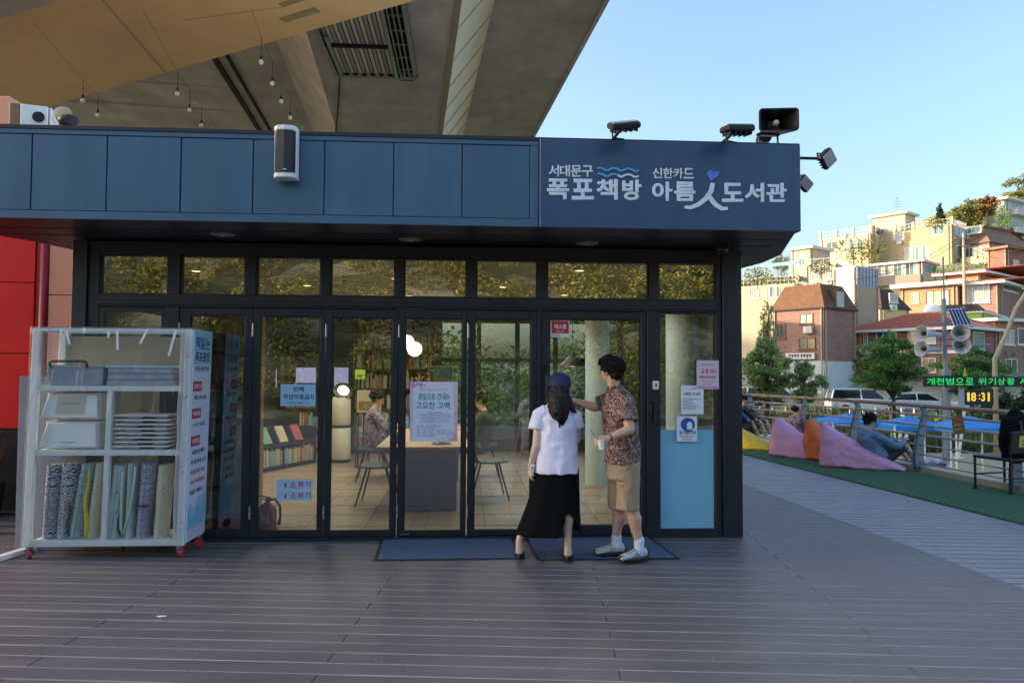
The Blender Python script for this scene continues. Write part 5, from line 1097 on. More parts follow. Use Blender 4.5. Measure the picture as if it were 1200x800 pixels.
def loft(pts, rad, ref=EX, n=28): return MB().limb(pts, rad, ref, n, ends=False)

# ---------------- the man (seen from behind left, body turned to the left, reaching for the door)
MY = -0.80
def m_(px, py, dy=0.0): return aty(px, py, MY + dy)
mt_ = thing('person', 'man in brown patterned short sleeve shirt and khaki shorts reaching for the door handle', 'person', V((m_(733, 655).x, MY, 0)))
hips = m_(730, 545); chest = m_(725, 482); neck = m_(719, 459, 0.02); hc = m_(716, 434, 0.02)
LK = V((-0.70, 0.71, 0)).normalized()
b = MB()
hr_ = head_into(b, hc, LK, EZ, 0.98)
b.limb([hc - EZ * 0.05 - LK * 0.02, neck + EZ * 0.01, neck - EZ * 0.05], [0.055, 0.056, 0.075], EX, 14)
b.limb([hips - EZ * 0.04, m_(729, 525), m_(727, 505), chest, m_(724, 468)], [(0.13, 0.15), (0.12, 0.14), (0.12, 0.15), (0.125, 0.17), (0.09, 0.15)], EX, 18)
shN, shF = m_(733, 470, -0.17), m_(712, 470, 0.17)
elN, wrN = m_(738, 503, -0.24), m_(713.5, 513, -0.26)
b.limb([shN, (shN + elN) / 2, elN], [0.058, 0.050, 0.042], EX, 12); b.limb([elN, (elN * 0.6 + wrN * 0.4), wrN], [0.043, 0.040, 0.027], EZ, 12)
hand_into(b, wrN, V((-1, -0.05, -0.25)), V((0.1, -1, 0.15)), 1, 0.98, 0.62)
elF, wrF = m_(697, 477, 0.20), m_(677.5, 470.5, 0.26)
b.limb([shF, (shF + elF) / 2, elF], [0.058, 0.050, 0.042], EZ, 12); b.limb([elF, elF * 0.6 + wrF * 0.4, wrF], [0.042, 0.038, 0.026], EZ, 12)
hand_into(b, wrF, V((-1, 0.18, 0.1)), V((0, -0.5, 1)), -1, 0.95, 0.5)
knN, anN = m_(737, 592, -0.06), m_(749, 634, -0.05); knF, anF = m_(724, 592, 0.1), m_(722.5, 630, 0.12)
hpN, hpF = m_(735, 548, -0.08), m_(727, 548, 0.09)
for h, k, a, toe in ((hpN, knN, anN, V((-0.85, -0.35, 0))), (hpF, knF, anF, V((-1, -0.12, 0)))):
    ax = (k - h).normalized(); 
    b.limb([h, (h + k) / 2, k], [0.092, 0.082, 0.058], EX, 14)
    cb = k * 0.62 + a * 0.38 + V((0.016, -0.006, 0)); b.limb([k, cb, k * 0.3 + a * 0.7, a, a - EZ * 0.03], [0.057, 0.060, 0.044, 0.036, 0.036], EX, 14)
    fz0 = V((a.x, a.y, 0.05)); b.limb([fz0, fz0 + toe * 0.12], [0.04, 0.035], EZ, 10)
build('body', b, 'skin', mt_, remesh=0.0052, it=5)
face_bits(mt_, hc, LK, EZ, 0.98)
# hair: thick short black hair over crown, back and sides
b = MB(); upv = EZ; rt = LK.cross(EZ)
b.ell(hc + EZ * 0.038 - LK * 0.020, (0.088, 0.103, 0.087), 24, 16, hr_)
b.ell(hc - LK * 0.055 - EZ * 0.010, (0.080, 0.058, 0.078), 18, 12, hr_)
for q in (-1, 1): b.ell(hc + rt * q * 0.066 - LK * 0.02 + EZ * 0.022, (0.024, 0.062, 0.055), 14, 9, hr_)
b.limb([hc + LK * 0.02 + EZ * 0.115, hc + LK * 0.085 + EZ * 0.085, hc + LK * 0.098 + EZ * 0.055], [(0.065, 0.03), (0.07, 0.022), (0.055, 0.012)], rt, 12)
hr0 = build('hair', b, 'hair_black', mt_, remesh=0.006, it=3, disp=0.006, dscale=55)
b = MB(); rs_ = random.Random(6); hc2 = hc + EZ * 0.035 - LK * 0.022
for k in range(420):
    th, ph = rs_.uniform(0, 2 * PI), rs_.uniform(-0.45, 1.0); n_ = V((math.cos(th) * math.cos(ph), math.sin(th) * math.cos(ph), math.sin(ph)))
    if n_.dot(LK) > 0.5 and n_.z < 0.35: continue
    p_ = hc2 + rt * (n_.dot(rt) * 0.089) + LK * (n_.dot(LK) * 0.103) + EZ * (n_.z * 0.088); t_ = (V((n_.x, n_.y, 0)) * 0.35 - EZ).normalized(); t_ = (t_ - n_ * t_.dot(n_)).normalized(); sw = n_.cross(t_) * rs_.uniform(-.5, .5)
    b.tube([p_, p_ + (t_ + sw) * 0.022 + n_ * 0.004, p_ + (t_ + sw * 1.4) * 0.046 - n_ * 0.002], [0.0036, 0.003, 0.001], 4)
tag(build('hair_strands', b, 'hair_black', hr0, smooth=True), kind='stuff')
# shirt
b = loft([m_(729, 542), m_(729.5, 533), m_(728.5, 518), m_(727, 503), m_(725.5, 488), m_(725, 475), m_(723.5, 466), m_(721.5, 459.5), m_(720, 455.5)],
         [(0.150, 0.185), (0.152, 0.185), (0.148, 0.182), (0.142, 0.182), (0.146, 0.190), (0.144, 0.197), (0.124, 0.172), (0.090, 0.108), (0.074, 0.080)])
b.limb([shN + V((-0.02, 0.06, 0.01)), shN + V((0.0, 0, -0.01)), shN * 0.62 + elN * 0.38, shN * 0.30 + elN * 0.70 + V((-0.012, 0, 0))], [0.09, 0.085, 0.082, 0.086], EX, 18, ends=False)
b.limb([shF + V((0.04, -0.05, 0)), shF, shF * 0.55 + elF * 0.45, shF * 0.32 + elF * 0.68], [0.09, 0.082, 0.076, 0.078], EZ, 18, ends=False)
build('shirt', b, 'shirt_print', mt_, remesh=0.007, it=4, disp=0.009, dscale=9)
b = MB(); b.limb([m_(720, 455), m_(719, 451.5)], [(0.068, 0.076), (0.060, 0.068)], EX, 18, ends=False); build('collar', b, 'shirt_print', mt_, remesh=0.006, it=3)
# shorts
b = loft([m_(729.5, 538), m_(729.5, 548), m_(729.5, 560)], [(0.128, 0.155), (0.136, 0.165), (0.138, 0.170)])
b.limb([hpN + EZ * 0.05, hpN * 0.5 + knN * 0.5, m_(735, 596.5, -0.07)], [0.105, 0.098, 0.093], EX, 20, ends=False); b.limb([hpF + EZ * 0.05, hpF * 0.5 + knF * 0.5, m_(724.5, 596, 0.09)], [0.105, 0.096, 0.090], EX, 20, ends=False)
build('shorts', b, 'khaki', mt_, remesh=0.0065, it=4, disp=0.008, dscale=11)
# socks and running shoes
for a, toe, nm in ((anN, V((-0.90, -0.34, 0)).normalized(), 0), (anF, V((-1, -0.08, 0)).normalized(), 1)):
    b = MB(); b.limb([a + EZ * 0.018, a - EZ * 0.06, V((a.x, a.y, 0.06))], [0.043, 0.042, 0.044], EX, 16); build('sock', b, 'sock', mt_, remesh=0.006, it=3, disp=0.003, dscale=40)
    g = V((a.x, a.y, 0)) - toe * 0.045; sd = V((-toe.y, toe.x, 0)); zt_ = 0.014
    b = MB(); b.limb([g + EZ * 0.075, g + toe * 0.08 + EZ * 0.068, g + toe * 0.16 + EZ * 0.055, g + toe * 0.225 + EZ * 0.045], [(0.042, 0.045), (0.046, 0.046), (0.049, 0.034), (0.040, 0.024)], sd, 16); sh = build('shoe', b, 'shoe_silver', mt_, remesh=0.006, it=3)
    b = MB(); n = 22
    def sole(s_, z): return [g + toe * (0.10 + math.cos(2 * PI * k / n) * 0.150 * s_) + sd * math.sin(2 * PI * k / n) * (0.053 + 0.004 * math.cos(2 * PI * k / n + 0.4)) * s_ + EZ * (z + (0.014 if math.cos(2 * PI * k / n) > 0.7 else 0)) for k in range(n)]
    b.rings([sole(0.93, 0.010), sole(1.0, 0.018), sole(1.02, 0.034), sole(0.98, 0.050), sole(0.9, 0.054)]); build('sole', b, 'shoe_black', sh, smooth='auto')
    b = MB(); b.limb([g - toe * 0.025 + EZ * 0.06, g - toe * 0.028 + EZ * 0.10], [(0.032, 0.018), (0.026, 0.014)], sd, 10); b.limb([g + toe * 0.20 + EZ * 0.045, g + toe * 0.235 + EZ * 0.04], [(0.038, 0.022), (0.028, 0.016)], sd, 10); build('trim', b, 'shoe_black', sh, smooth=True)
    b = MB()
    for k in range(5): q = g + toe * (0.075 + 0.024 * k) + EZ * (0.112 - 0.007 * k); b.tube([q - sd * 0.024, q + EZ * 0.003, q + sd * 0.024], 0.0035, 6)
    build('lace', b, 'shoe_black', sh)
    for s in (-1, 1): b = MB(); q = g + toe * 0.10 + sd * s * 0.047 + EZ * 0.075; b.bar(q - toe * 0.02 - EZ * .012, q + EZ * .012, 0.004, 0.008); b.bar(q + EZ * .012, q + toe * 0.02 - EZ * .012, 0.004, 0.008); build('stripe', b, 'grey_board', sh)
b = MB(); b.lathe([(0.030, -0.006), (0.034, 0), (0.030, 0.006)], 16, wrN * 0.92 + elN * 0.08, (wrN - elN).to_track_quat('Z', 'Y').to_matrix(), cap=False); build('bracelet', b, 'shoe_black', mt_)
# paper cup with straw in the near hand
cpx = m_(704.5, 520, -0.265); t = thing('paper_cup', 'small white paper cup with a brown straw in the man\'s hand', 'cup', cpx - EZ * 0.045)
b = MB(); b.lathe([(0.021, -0.042), (0.028, 0.03), (0.0295, 0.034), (0.026, 0.036)], 20, cpx, E3(0, -8, 0)); build('cup', b, 'paper', t, smooth='auto')
b = MB(); b.tube([cpx, m_(691, 503, -0.28)], 0.0042, 8); build('straw', b, 'book_brown', t)
# ---------------- the woman (seen from behind)
WY = -0.72
def w_(px, py, dy=0.0): return aty(px, py, WY + dy)
wt = thing('person', 'woman in navy cap, pale lavender tee and long black slit skirt at the door', 'person', V((w_(648, 650).x, WY, 0)))
LKW = V((0.22, 0.97, -0.05)).normalized(); whc = w_(656, 455.5, 0.03)
b = MB(); whr = head_into(b, whc, LKW, EZ, 0.95)
b.limb([whc - EZ * 0.06, w_(654, 474), w_(653, 481)], [0.05, 0.05, 0.075], EX, 14)
b.limb([w_(653, 560), w_(653, 540), w_(653, 520), w_(652.5, 500), w_(652.5, 484)], [(0.15, 0.11), (0.135, 0.10), (0.135, 0.09), (0.145, 0.095), (0.12, 0.07)], EX, 18)
sL, sR = w_(633, 485, 0.0), w_(673, 487, 0.02); eL, rL = w_(628.5, 522, -0.05), w_(621.5, 546, -0.02)
b.limb([sL, (sL + eL) / 2, eL], [0.048, 0.042, 0.036], EX, 12); b.limb([eL, eL * 0.6 + rL * 0.4, rL], [0.037, 0.034, 0.023], EX, 12)
hand_into(b, rL, V((-0.05, 0.05, -1)), V((-1, -0.25, 0)), 1, 0.88, 0.42)
eR, rR = w_(676, 515, 0.05), w_(668, 520, 0.26)
b.limb([sR, (sR + eR) / 2, eR], [0.048, 0.042, 0.036], EX, 12); b.limb([eR, eR * 0.5 + rR * 0.5, rR], [0.036, 0.032, 0.023], EX, 12); hand_into(b, rR, V((-0.6, 0.7, 0.1)), V((0.3, 0.2, 1)), 1, 0.88, 0.5)
kl, al = w_(629, 592, 0.02), w_(608.5, 632, 0.0); kr, ar = w_(665.5, 594, -0.05), w_(665.5, 634, -0.09)
for h, k, a, toe in ((w_(642, 556), kl, al, V((0.1, 1, 0))), (w_(664, 556), kr, ar, V((0.18, 1, 0)))):
    b.limb([h, (h + k) / 2, k], [0.09, 0.078, 0.055], EX, 14); cb = k * 0.66 + a * 0.34 + V((0, -0.014, 0)); b.limb([k, cb, k * 0.3 + a * 0.7, a, V((a.x, a.y, 0.05))], [0.052, 0.054, 0.038, 0.030, 0.032], EX, 14)
    g = V((a.x, a.y, 0.045)); b.limb([g, g + toe.normalized() * 0.10 - EZ * 0.01], [0.033, 0.036], EX, 10)
build('body', b, 'skin_pale', wt, remesh=0.0052, it=5)
face_bits(wt, whc, LKW, EZ, 0.95)
# flats
for a, toe in ((al, V((0.1, 1, 0)).normalized()), (ar, V((0.18, 1, 0)).normalized())):
    sd = V((-toe.y, toe.x, 0)); g = V((a.x, a.y, 0)); n = 22
    def sl(s_, z, e=0): return [g + toe * (0.075 + math.cos(2 * PI * k / n) * 0.122 * s_) + sd * math.sin(2 * PI * k / n) * (0.043 + 0.003 * math.cos(2 * PI * k / n)) * s_ + EZ * z for k in range(n)]
    b = MB(); b.rings([sl(0.95, 0.006), sl(1.0, 0.012), sl(1.03, 0.03), sl(1.0, 0.052), sl(0.86, 0.05)]); build('flat_shoe', b, 'shoe_black', wt, smooth='auto')
# tee
b = loft([w_(652, 553.5), w_(652, 545), w_(652.3, 530), w_(652.5, 515), w_(652.5, 500), w_(652.5, 490), w_(652.5, 482.5), w_(653, 477), w_(654, 473)],
         [(0.186, 0.145), (0.187, 0.145), (0.180, 0.138), (0.174, 0.13), (0.172, 0.128), (0.165, 0.12), (0.142, 0.10), (0.098, 0.085), (0.064, 0.066)])
for s, e, k in ((sL, eL, -1), (sR, eR, 1)): b.limb([s + V((-0.05 * k, 0, 0.005)), s + V((0, 0, -0.01)), s * 0.5 + e * 0.5 + V((0.012 * k, 0, 0))], [(0.075, 0.08), (0.072, 0.075), (0.070, 0.068)], EX, 18, ends=False)
build('tee_shirt', b, 'tee_lavender', wt, remesh=0.0065, it=4, disp=0.010, dscale=8)
# skirt with a slit over the right calf
top = [w_(653, 550), w_(653, 558), w_(652, 568)]; n = 48; rows = []
def skirt_ring(t):
    xl = 628 + (604.5 - 628) * t ** 1.35; xr = 678.5 + (680.5 - 678.5) * t; y = 549 + t * 75; c = w_((xl + xr) / 2, y); hw = (w_(xr, y).x - w_(xl, y).x) / 2
    out = []
    for j in range(n + 1):
        a = -PI / 2 + 2 * PI * (j + 0.5) / n * n / (n + 1)
        px_c = 664.5; sl_open = 0.0
        x = c.x + hw * math.cos(a) * (1 + 0.018 * math.sin(a * 7) * t); y_ = c.y + (0.115 + 0.10 * t) * math.sin(a) * (1 + 0.06 * t * math.sin(5 * a + 1))
        out.append(V((x, y_, c.z)))
    return out
slx = w_(664.5, 600).x
b = MB(); rows = [skirt_ring(k / 26) for k in range(27)]
zap = w_(663, 596.5).z; hem = rows[-1][0].z
for r_ in rows:
    z = r_[0].z; o_ = max(0.0, (zap - z) / (zap - hem)); half = 0.085 * o_ ** 0.8
    for q in r_:
        if o_ > 0 and q.y < WY + 0.05:
            d = q.x - slx
            if abs(d) < 0.12: q.x = slx + math.copysign(max(abs(d), 0) * (0.12 - half) / 0.12 + half, d if abs(d) > 1e-6 else 1)
me_rows = rows
o = len(b.v); m1 = len(rows[0])
for r_ in rows: b.v += r_
for i in range(len(rows) - 1):
    for j in range(m1):
        k = (j + 1) % m1; q = [rows[i][j], rows[i][k], rows[i + 1][k], rows[i + 1][j]]
        lowz = rows[i][j].z < zap + 0.005; front = all(p.y < WY + 0.05 for p in q); cross = min(p.x for p in q) < slx < max(p.x for p in q)
        if lowz and front and cross: continue
        b.face((o + i * m1 + j, o + (i + 1) * m1 + j, o + (i + 1) * m1 + k, o + i * m1 + k))
sk = build('skirt', b, 'skirt_black', wt, smooth=True); md = sk.modifiers.new('s', 'SOLIDIFY'); md.thickness = 0.006
# cap
b = MB(); cc = whc + EZ * 0.05; prof = [(0.104, -0.035), (0.106, 0.0), (0.100, 0.035), (0.080, 0.065), (0.045, 0.083), (0.008, 0.090)]
tl_ = MX((LKW.cross(EZ).normalized(), V((LKW.x, LKW.y, 0)).normalized(), EZ)).transposed() @ E3(-6, 0, 0)
b.rings([[cc + tl_ @ V((r_ * math.cos(2 * PI * j / 24) * 0.93, r_ * math.sin(2 * PI * j / 24) * 1.08, z)) for j in range(24)] for r_, z in prof]); cp_ = build('cap', b, 'cap_navy', wt, smooth='auto')
b = MB(); rows = []
for i in range(6): rows.append([cc + tl_ @ V((0.075 * x * (1 - 0.25 * (i / 5) ** 2), 0.09 + 0.075 * i / 5 * (1 - 0.35 * x * x), -0.03 - 0.012 * x * x - 0.004 * i)) for x in [-1 + 2 * k / 8 for k in range(9)]])
b.rings(rows, cap=False, closed=False); br_ = build('brim', b, 'cap_navy', cp_, smooth=True); br_.modifiers.new('s', 'SOLIDIFY').thickness = 0.006
b = MB(); b.ell(cc + EZ * 0.092, (0.009, 0.009, 0.006), 8, 6); build('button', b, 'cap_navy', cp_, smooth=True)
b = MB(); b.tube([cc + tl_ @ V((0.099 * math.cos(a), 0.114 * math.sin(a), -0.033)) for a in [PI * 1.2 + k * PI * 0.6 / 10 for k in range(11)]], 0.006, 6); build('strap', b, 'cap_navy', cp_)
# long hair falling down the back
b = MB()
b.limb([w_(656, 455, 0.0), w_(655, 464, -0.03), w_(655, 474, -0.09), w_(656.5, 484, -0.12), w_(658, 492, -0.125), w_(660, 497.5, -0.12)], [(0.082, 0.085), (0.088, 0.085), (0.092, 0.055), (0.075, 0.035), (0.042, 0.022), (0.012, 0.010)], EX, 20)
b.limb([w_(663, 462, -0.02), w_(669, 474, -0.06), w_(673, 482, -0.08), w_(677.5, 483.5, -0.07)], [(0.035, 0.04), (0.03, 0.03), (0.018, 0.018), (0.006, 0.006)], EX, 12)
b.limb([w_(647, 460, -0.02), w_(645, 474, -0.07), w_(649, 486, -0.11), w_(656, 496, -0.12)], [(0.03, 0.04), (0.034, 0.03), (0.03, 0.022), (0.010, 0.010)], EX, 12)
b.limb([w_(652, 480, -0.12), w_(655, 492, -0.135), w_(655.5, 500, -0.13)], [(0.03, 0.014), (0.018, 0.012), (0.005, 0.005)], EX, 10)
hr0 = build('hair', b, 'hair_brown', wt, remesh=0.006, it=3, disp=0.006, dscale=28)
b = MB(); rs_ = random.Random(5)
for k in range(110):
    u = rs_.uniform(-1, 1); e = rs_.uniform(0.75, 1.05); x0 = 656 + 10.5 * u; pts = []
    for q, (py, dy, wdt) in enumerate(((458, -0.085, 11), (465, -0.105, 11.6), (474, -0.138, 11.4), (483, -0.155, 9.2), (490, -0.150, 6.4), (497, -0.140, 3.2))):
        yy_ = 458 + (py - 458) * e; cx_ = 655.5 + (py - 458) * 0.08
        pts.append(w_(cx_ + wdt * u + 0.5 * math.sin(q * 1.5 + k), yy_, dy + 0.05 * u * u - 0.006 * rs_.random()))
    b.tube(pts, [0.0035, 0.0035, 0.0032, 0.003, 0.0025, 0.001], 5)
tag(build('hair_strands', b, 'hair_brown', hr0, smooth=True), kind='stuff')
ph = w_(623.8, 550.5, -0.045); t = thing('phone', 'white phone held low in the woman\'s left hand', 'phone', ph)
b = MB(); b.box(ph, (0.03, 0.012, 0.10), E3(0, 8, 0)); build('case', b, 'white_plastic', t, bevel=0.004); b = MB(); b.box(ph + V((0, -0.0085, 0.02)), (0.014, 0.004, 0.02), E3(0, 8, 0)); build('lens_plate', b, 'grey_metal', t)
# ---------------- a seated reader inside
def sitter(root, hip, fwd, top_m, leg_m, skin, arms, headtilt, s=1.0, knee_h=0.42, slump=0.35, voxel=0.011, legs=((0.0, 0.40, 0.30),) * 2, hairm='hair_black', bald=False, look=None):
    fwd = fwd.normalized(); rt = fwd.cross(EZ).normalized(); back = -fwd
    ch = hip + EZ * 0.40 * s + back * slump * 0.55 * s; nk = hip + EZ * 0.54 * s + back * slump * 0.52 * s; hd = nk + EZ * 0.13 * s + fwd * 0.06 * s
    b = MB(); lk = look or (fwd - EZ * headtilt).normalized(); head_into(b, hd, lk, EZ, s)
    b.limb([hd - EZ * 0.05 * s, nk - EZ * 0.03], [0.055 * s, 0.06 * s], rt, 12)
    b.limb([hip, hip * 0.5 + ch * 0.5 + back * 0.03, ch, nk - EZ * 0.05], [(0.15 * s, 0.12 * s), (0.14 * s, 0.11 * s), (0.16 * s, 0.11 * s), (0.11 * s, 0.07 * s)], rt, 16)
    H = []
    for q, (a0, a1) in zip((-1, 1), arms):
        sh = ch + rt * q * 0.17 * s + EZ * 0.07 * s; e = hip + fwd * a0[0] + EZ * a0[1] + rt * q * 0.22; w2 = hip + fwd * a1[0] + EZ * a1[1] + rt * q * a1[2]
        b.limb([sh, (sh + e) / 2, e], [0.05 * s, 0.045 * s, 0.038 * s], EZ, 10); b.limb([e, w2], [0.038 * s, 0.026 * s], EZ, 10); hand_into(b, w2, (w2 - e), EZ, -q, 0.95 * s, 0.5); H.append((sh, e, w2))
    Lg = []
    for q, (dx, kx, fx_) in zip((-1, 1), legs):
        k = hip + fwd * kx + EZ * (knee_h - (hip.z if hip.z < 0.6 else hip.z) + 0.0) + rt * q * (0.12 + dx); k.z = knee_h; a = k + fwd * fx_; a.z = 0.09
        h = hip + rt * q * 0.09; b.limb([h, (h + k) / 2, k], [0.09 * s, 0.078 * s, 0.056 * s], rt, 12); b.limb([k, k * 0.65 + a * 0.35 - fwd * 0.015, a], [0.055 * s, 0.055 * s, 0.034 * s], rt, 12); b.limb([a - EZ * .03, a + fwd * 0.12 - EZ * 0.05], [0.035, 0.032], rt, 10); Lg.append((h, k, a))
    build('body', b, skin, root, remesh=voxel, it=3); face_bits(root, hd, lk, EZ, s)
    b = MB(); r_ = MX((lk.cross(EZ).normalized(), lk, lk.cross(EZ).normalized().cross(lk))).transposed()
    b.ell(hd + EZ * (0.060 if not bald else 0.01) * s - lk * (0.02 if not bald else 0.05) * s, (0.105 * s if not bald else .092 * s, 0.115 * s if not bald else .10 * s, 0.095 * s if not bald else 0.07 * s), 18, 12, r_); b.ell(hd - lk * 0.055 * s, (0.08 * s, 0.05 * s, 0.07 * s), 14, 9, r_)
    if not bald: b.ell(hd + lk * 0.06 * s + EZ * 0.085 * s, (0.07 * s, 0.05 * s, 0.035 * s), 12, 8, r_)
    build('hair', b, hairm, root, remesh=0.009, it=2, disp=0.026 if not bald else 0.003, dscale=30)
    b = loft([hip - EZ * 0.03 + back * .01, hip + EZ * 0.05, hip * 0.5 + ch * 0.5 + back * 0.03, ch, ch * .4 + nk * .6 - EZ * 0.02, nk - EZ * 0.005], [(0.175 * s, 0.14 * s), (0.18 * s, 0.145 * s), (0.175 * s, 0.14 * s), (0.185 * s, 0.135 * s), (0.14 * s, 0.10 * s), (0.07 * s, 0.065 * s)], rt, 20)
    for sh, e, w2 in H:
        f = 0.85 if top_m == 'denim' else 0.0
        b.limb([sh + (ch - sh) * 0.25, sh, (sh + e) / 2, e] + ([e * 0.4 + w2 * 0.6, e * .12 + w2 * .88] if f else []), [0.075 * s, 0.072 * s, 0.066 * s, 0.06 * s] + ([0.052 * s, 0.047 * s] if f else []), EZ, 14, ends=False)
    build('top', b, top_m, root, remesh=0.010, it=3, disp=0.012, dscale=9)
    b = MB(); b.limb([hip - EZ * 0.05, hip + EZ * 0.04], [(0.165 * s, 0.13 * s), (0.16 * s, 0.125 * s)], rt, 16)
    for h, k, a in Lg: b.limb([h, h * 0.5 + k * 0.5, h * 0.12 + k * 0.88], [0.105 * s, 0.096 * s, 0.085 * s], rt, 16, ends=False)
    build('shorts', b, leg_m, root, remesh=0.010, it=3, disp=0.008, dscale=10)
    return hd, H, Lg
ip = fl(560, 560); ip.z = 0.5
t = thing('person', 'seated reader in grey green top at the right side of the reading table inside', 'person', V((ip.x, ip.y, FZ)))
sitter(t, ip + V((0.02, 0.0, 0)), V((-1, 0.1, 0)), 'leaf_dark', 'wall_dark', 'skin', (((0.15, 0.2), (0.33, 0.27, 0.12)),) * 2, 0.5, 0.95, 0.46, 0.12, 0.012, ((0, 0.36, 0.05),) * 2)
ip = fl(437, 563); ip.z = 0.5; ip.y += 0.5
t = thing('person', 'seated visitor in pale top behind the left chairs inside the library', 'person', V((ip.x, ip.y, FZ)))
sitter(t, ip + V((0.0, 0.0, 0)), V((1, 0.1, 0)), 'old_shirt', 'wall_dark', 'skin', (((0.15, 0.2), (0.33, 0.27, 0.12)),) * 2, 0.5, 0.95, 0.46, 0.12, 0.012, ((0, 0.36, 0.05),) * 2)
# ================================================================ RAILING, BEANBAGS AND PEOPLE ON THE TURF
rl_ = thing('railing', 'curved metal railing with brown handrail along the stream side of the deck', 'railing', V((RAIL[3].x, RAIL[3].y, 0)))
RP = []
for p, q in zip(RAIL, RAIL[1:]):
    for k in range(6): RP.append(p.lerp(q, k / 6))
RP.append(RAIL[-1])
b = MB(); b.tube(RP, 0.033, 10); build('handrail', b, 'rail_top', rl_, smooth=True)
def inward(i):
    d = (RAIL[min(i + 1, len(RAIL) - 1)] - RAIL[max(i - 1, 0)]); return V((d.y, -d.x, 0)).normalized() * (1 if V((d.y, -d.x, 0)).x < 0 else -1)
N_ = [inward(i) for i in range(len(RAIL))]
for z, off in ((0.90, 0.015), (0.74, -0.03), (0.585, -0.07), (0.43, -0.095), (0.28, -0.10), (0.14, -0.09)):
    pts = []
    for i, p in enumerate(RAIL): pts.append(V((p.x, p.y, z)) + N_[i] * off * -1)
    pp = []
    for p, q in zip(pts, pts[1:]):
        for k in range(4): pp.append(p.lerp(q, k / 4))
    b = MB(); b.tube(pp + [pts[-1]], 0.019 if z > 0.5 else 0.012, 8); build('rail_bar', b, 'rail_steel', rl_, smooth=True)
for i, p in enumerate(RAIL):
    if i == 0 or i > 8: continue
    n_ = -N_[i]; d = n_.cross(EZ); rows = []
    prof = [(1.02, -0.01, 0.028), (0.95, 0.03, 0.035), (0.8, -0.0, 0.045), (0.6, -0.06, 0.055), (0.4, -0.10, 0.062), (0.2, -0.11, 0.075), (0.02, -0.06, 0.11)]
    for s in (-1, 1):
        b = MB(); b.rings([[V((p.x, p.y, z)) + n_ * (o - w_2) + d * (s * 0.035 - 0.006), V((p.x, p.y, z)) + n_ * (o + w_2) + d * (s * 0.035 - 0.006), V((p.x, p.y, z)) + n_ * (o + w_2) + d * (s * 0.035 + 0.006), V((p.x, p.y, z)) + n_ * (o - w_2) + d * (s * 0.035 + 0.006)] for z, o, w_2 in prof]); build('post', b, 'rail_post', rl_, bevel=0.003)
    b = MB(); b.box(V((p.x, p.y, 0.0905)) + n_ * -0.06, (0.24, 0.16, 0.016), MX((n_, d, EZ)).transposed()); build('base_plate', b, 'rail_post', rl_)
    b = MB(); b.tube([p - (RAIL[max(i - 1, 0)] - p).normalized() * -0.04, p + (RAIL[max(i - 1, 0)] - p).normalized() * -0.04], 0.039, 10); build('collar', b, 'steel', rl_, smooth='auto')
p = atz(1133, 487, 0.75); s_ = thing('rail_tag', 'faded brown notice board tied to the railing bars', 'sign', p); dr = (RAIL[-7] - RAIL[5]).normalized() if False else (RAIL[6] - RAIL[5]).normalized()
pr = RAIL[5].lerp(RAIL[6], 0.42); rr2 = MX((V((dr.x, dr.y, 0)).normalized(), V((-dr.y, dr.x, 0)).normalized(), EZ)).transposed(); sc_ = V((pr.x, pr.y, 0.80)) + V((dr.y, -dr.x, 0)) * -0.0 + V((-0.05, -0.02, 0))
b = MB(); b.box(sc_, (0.24, 0.012, 0.26), rr2 @ E3(0, -10, 0)); build('plate', b, 'book_brown', s_); 
for k in range(3): b = MB(); b.box(sc_ + rr2 @ V((0, -0.009, 0.08 - 0.07 * k)), (0.16, 0.004, 0.025), rr2 @ E3(0, -10, 0)); build('print', b, 'wood_light' if k else 'bag_orange', s_)
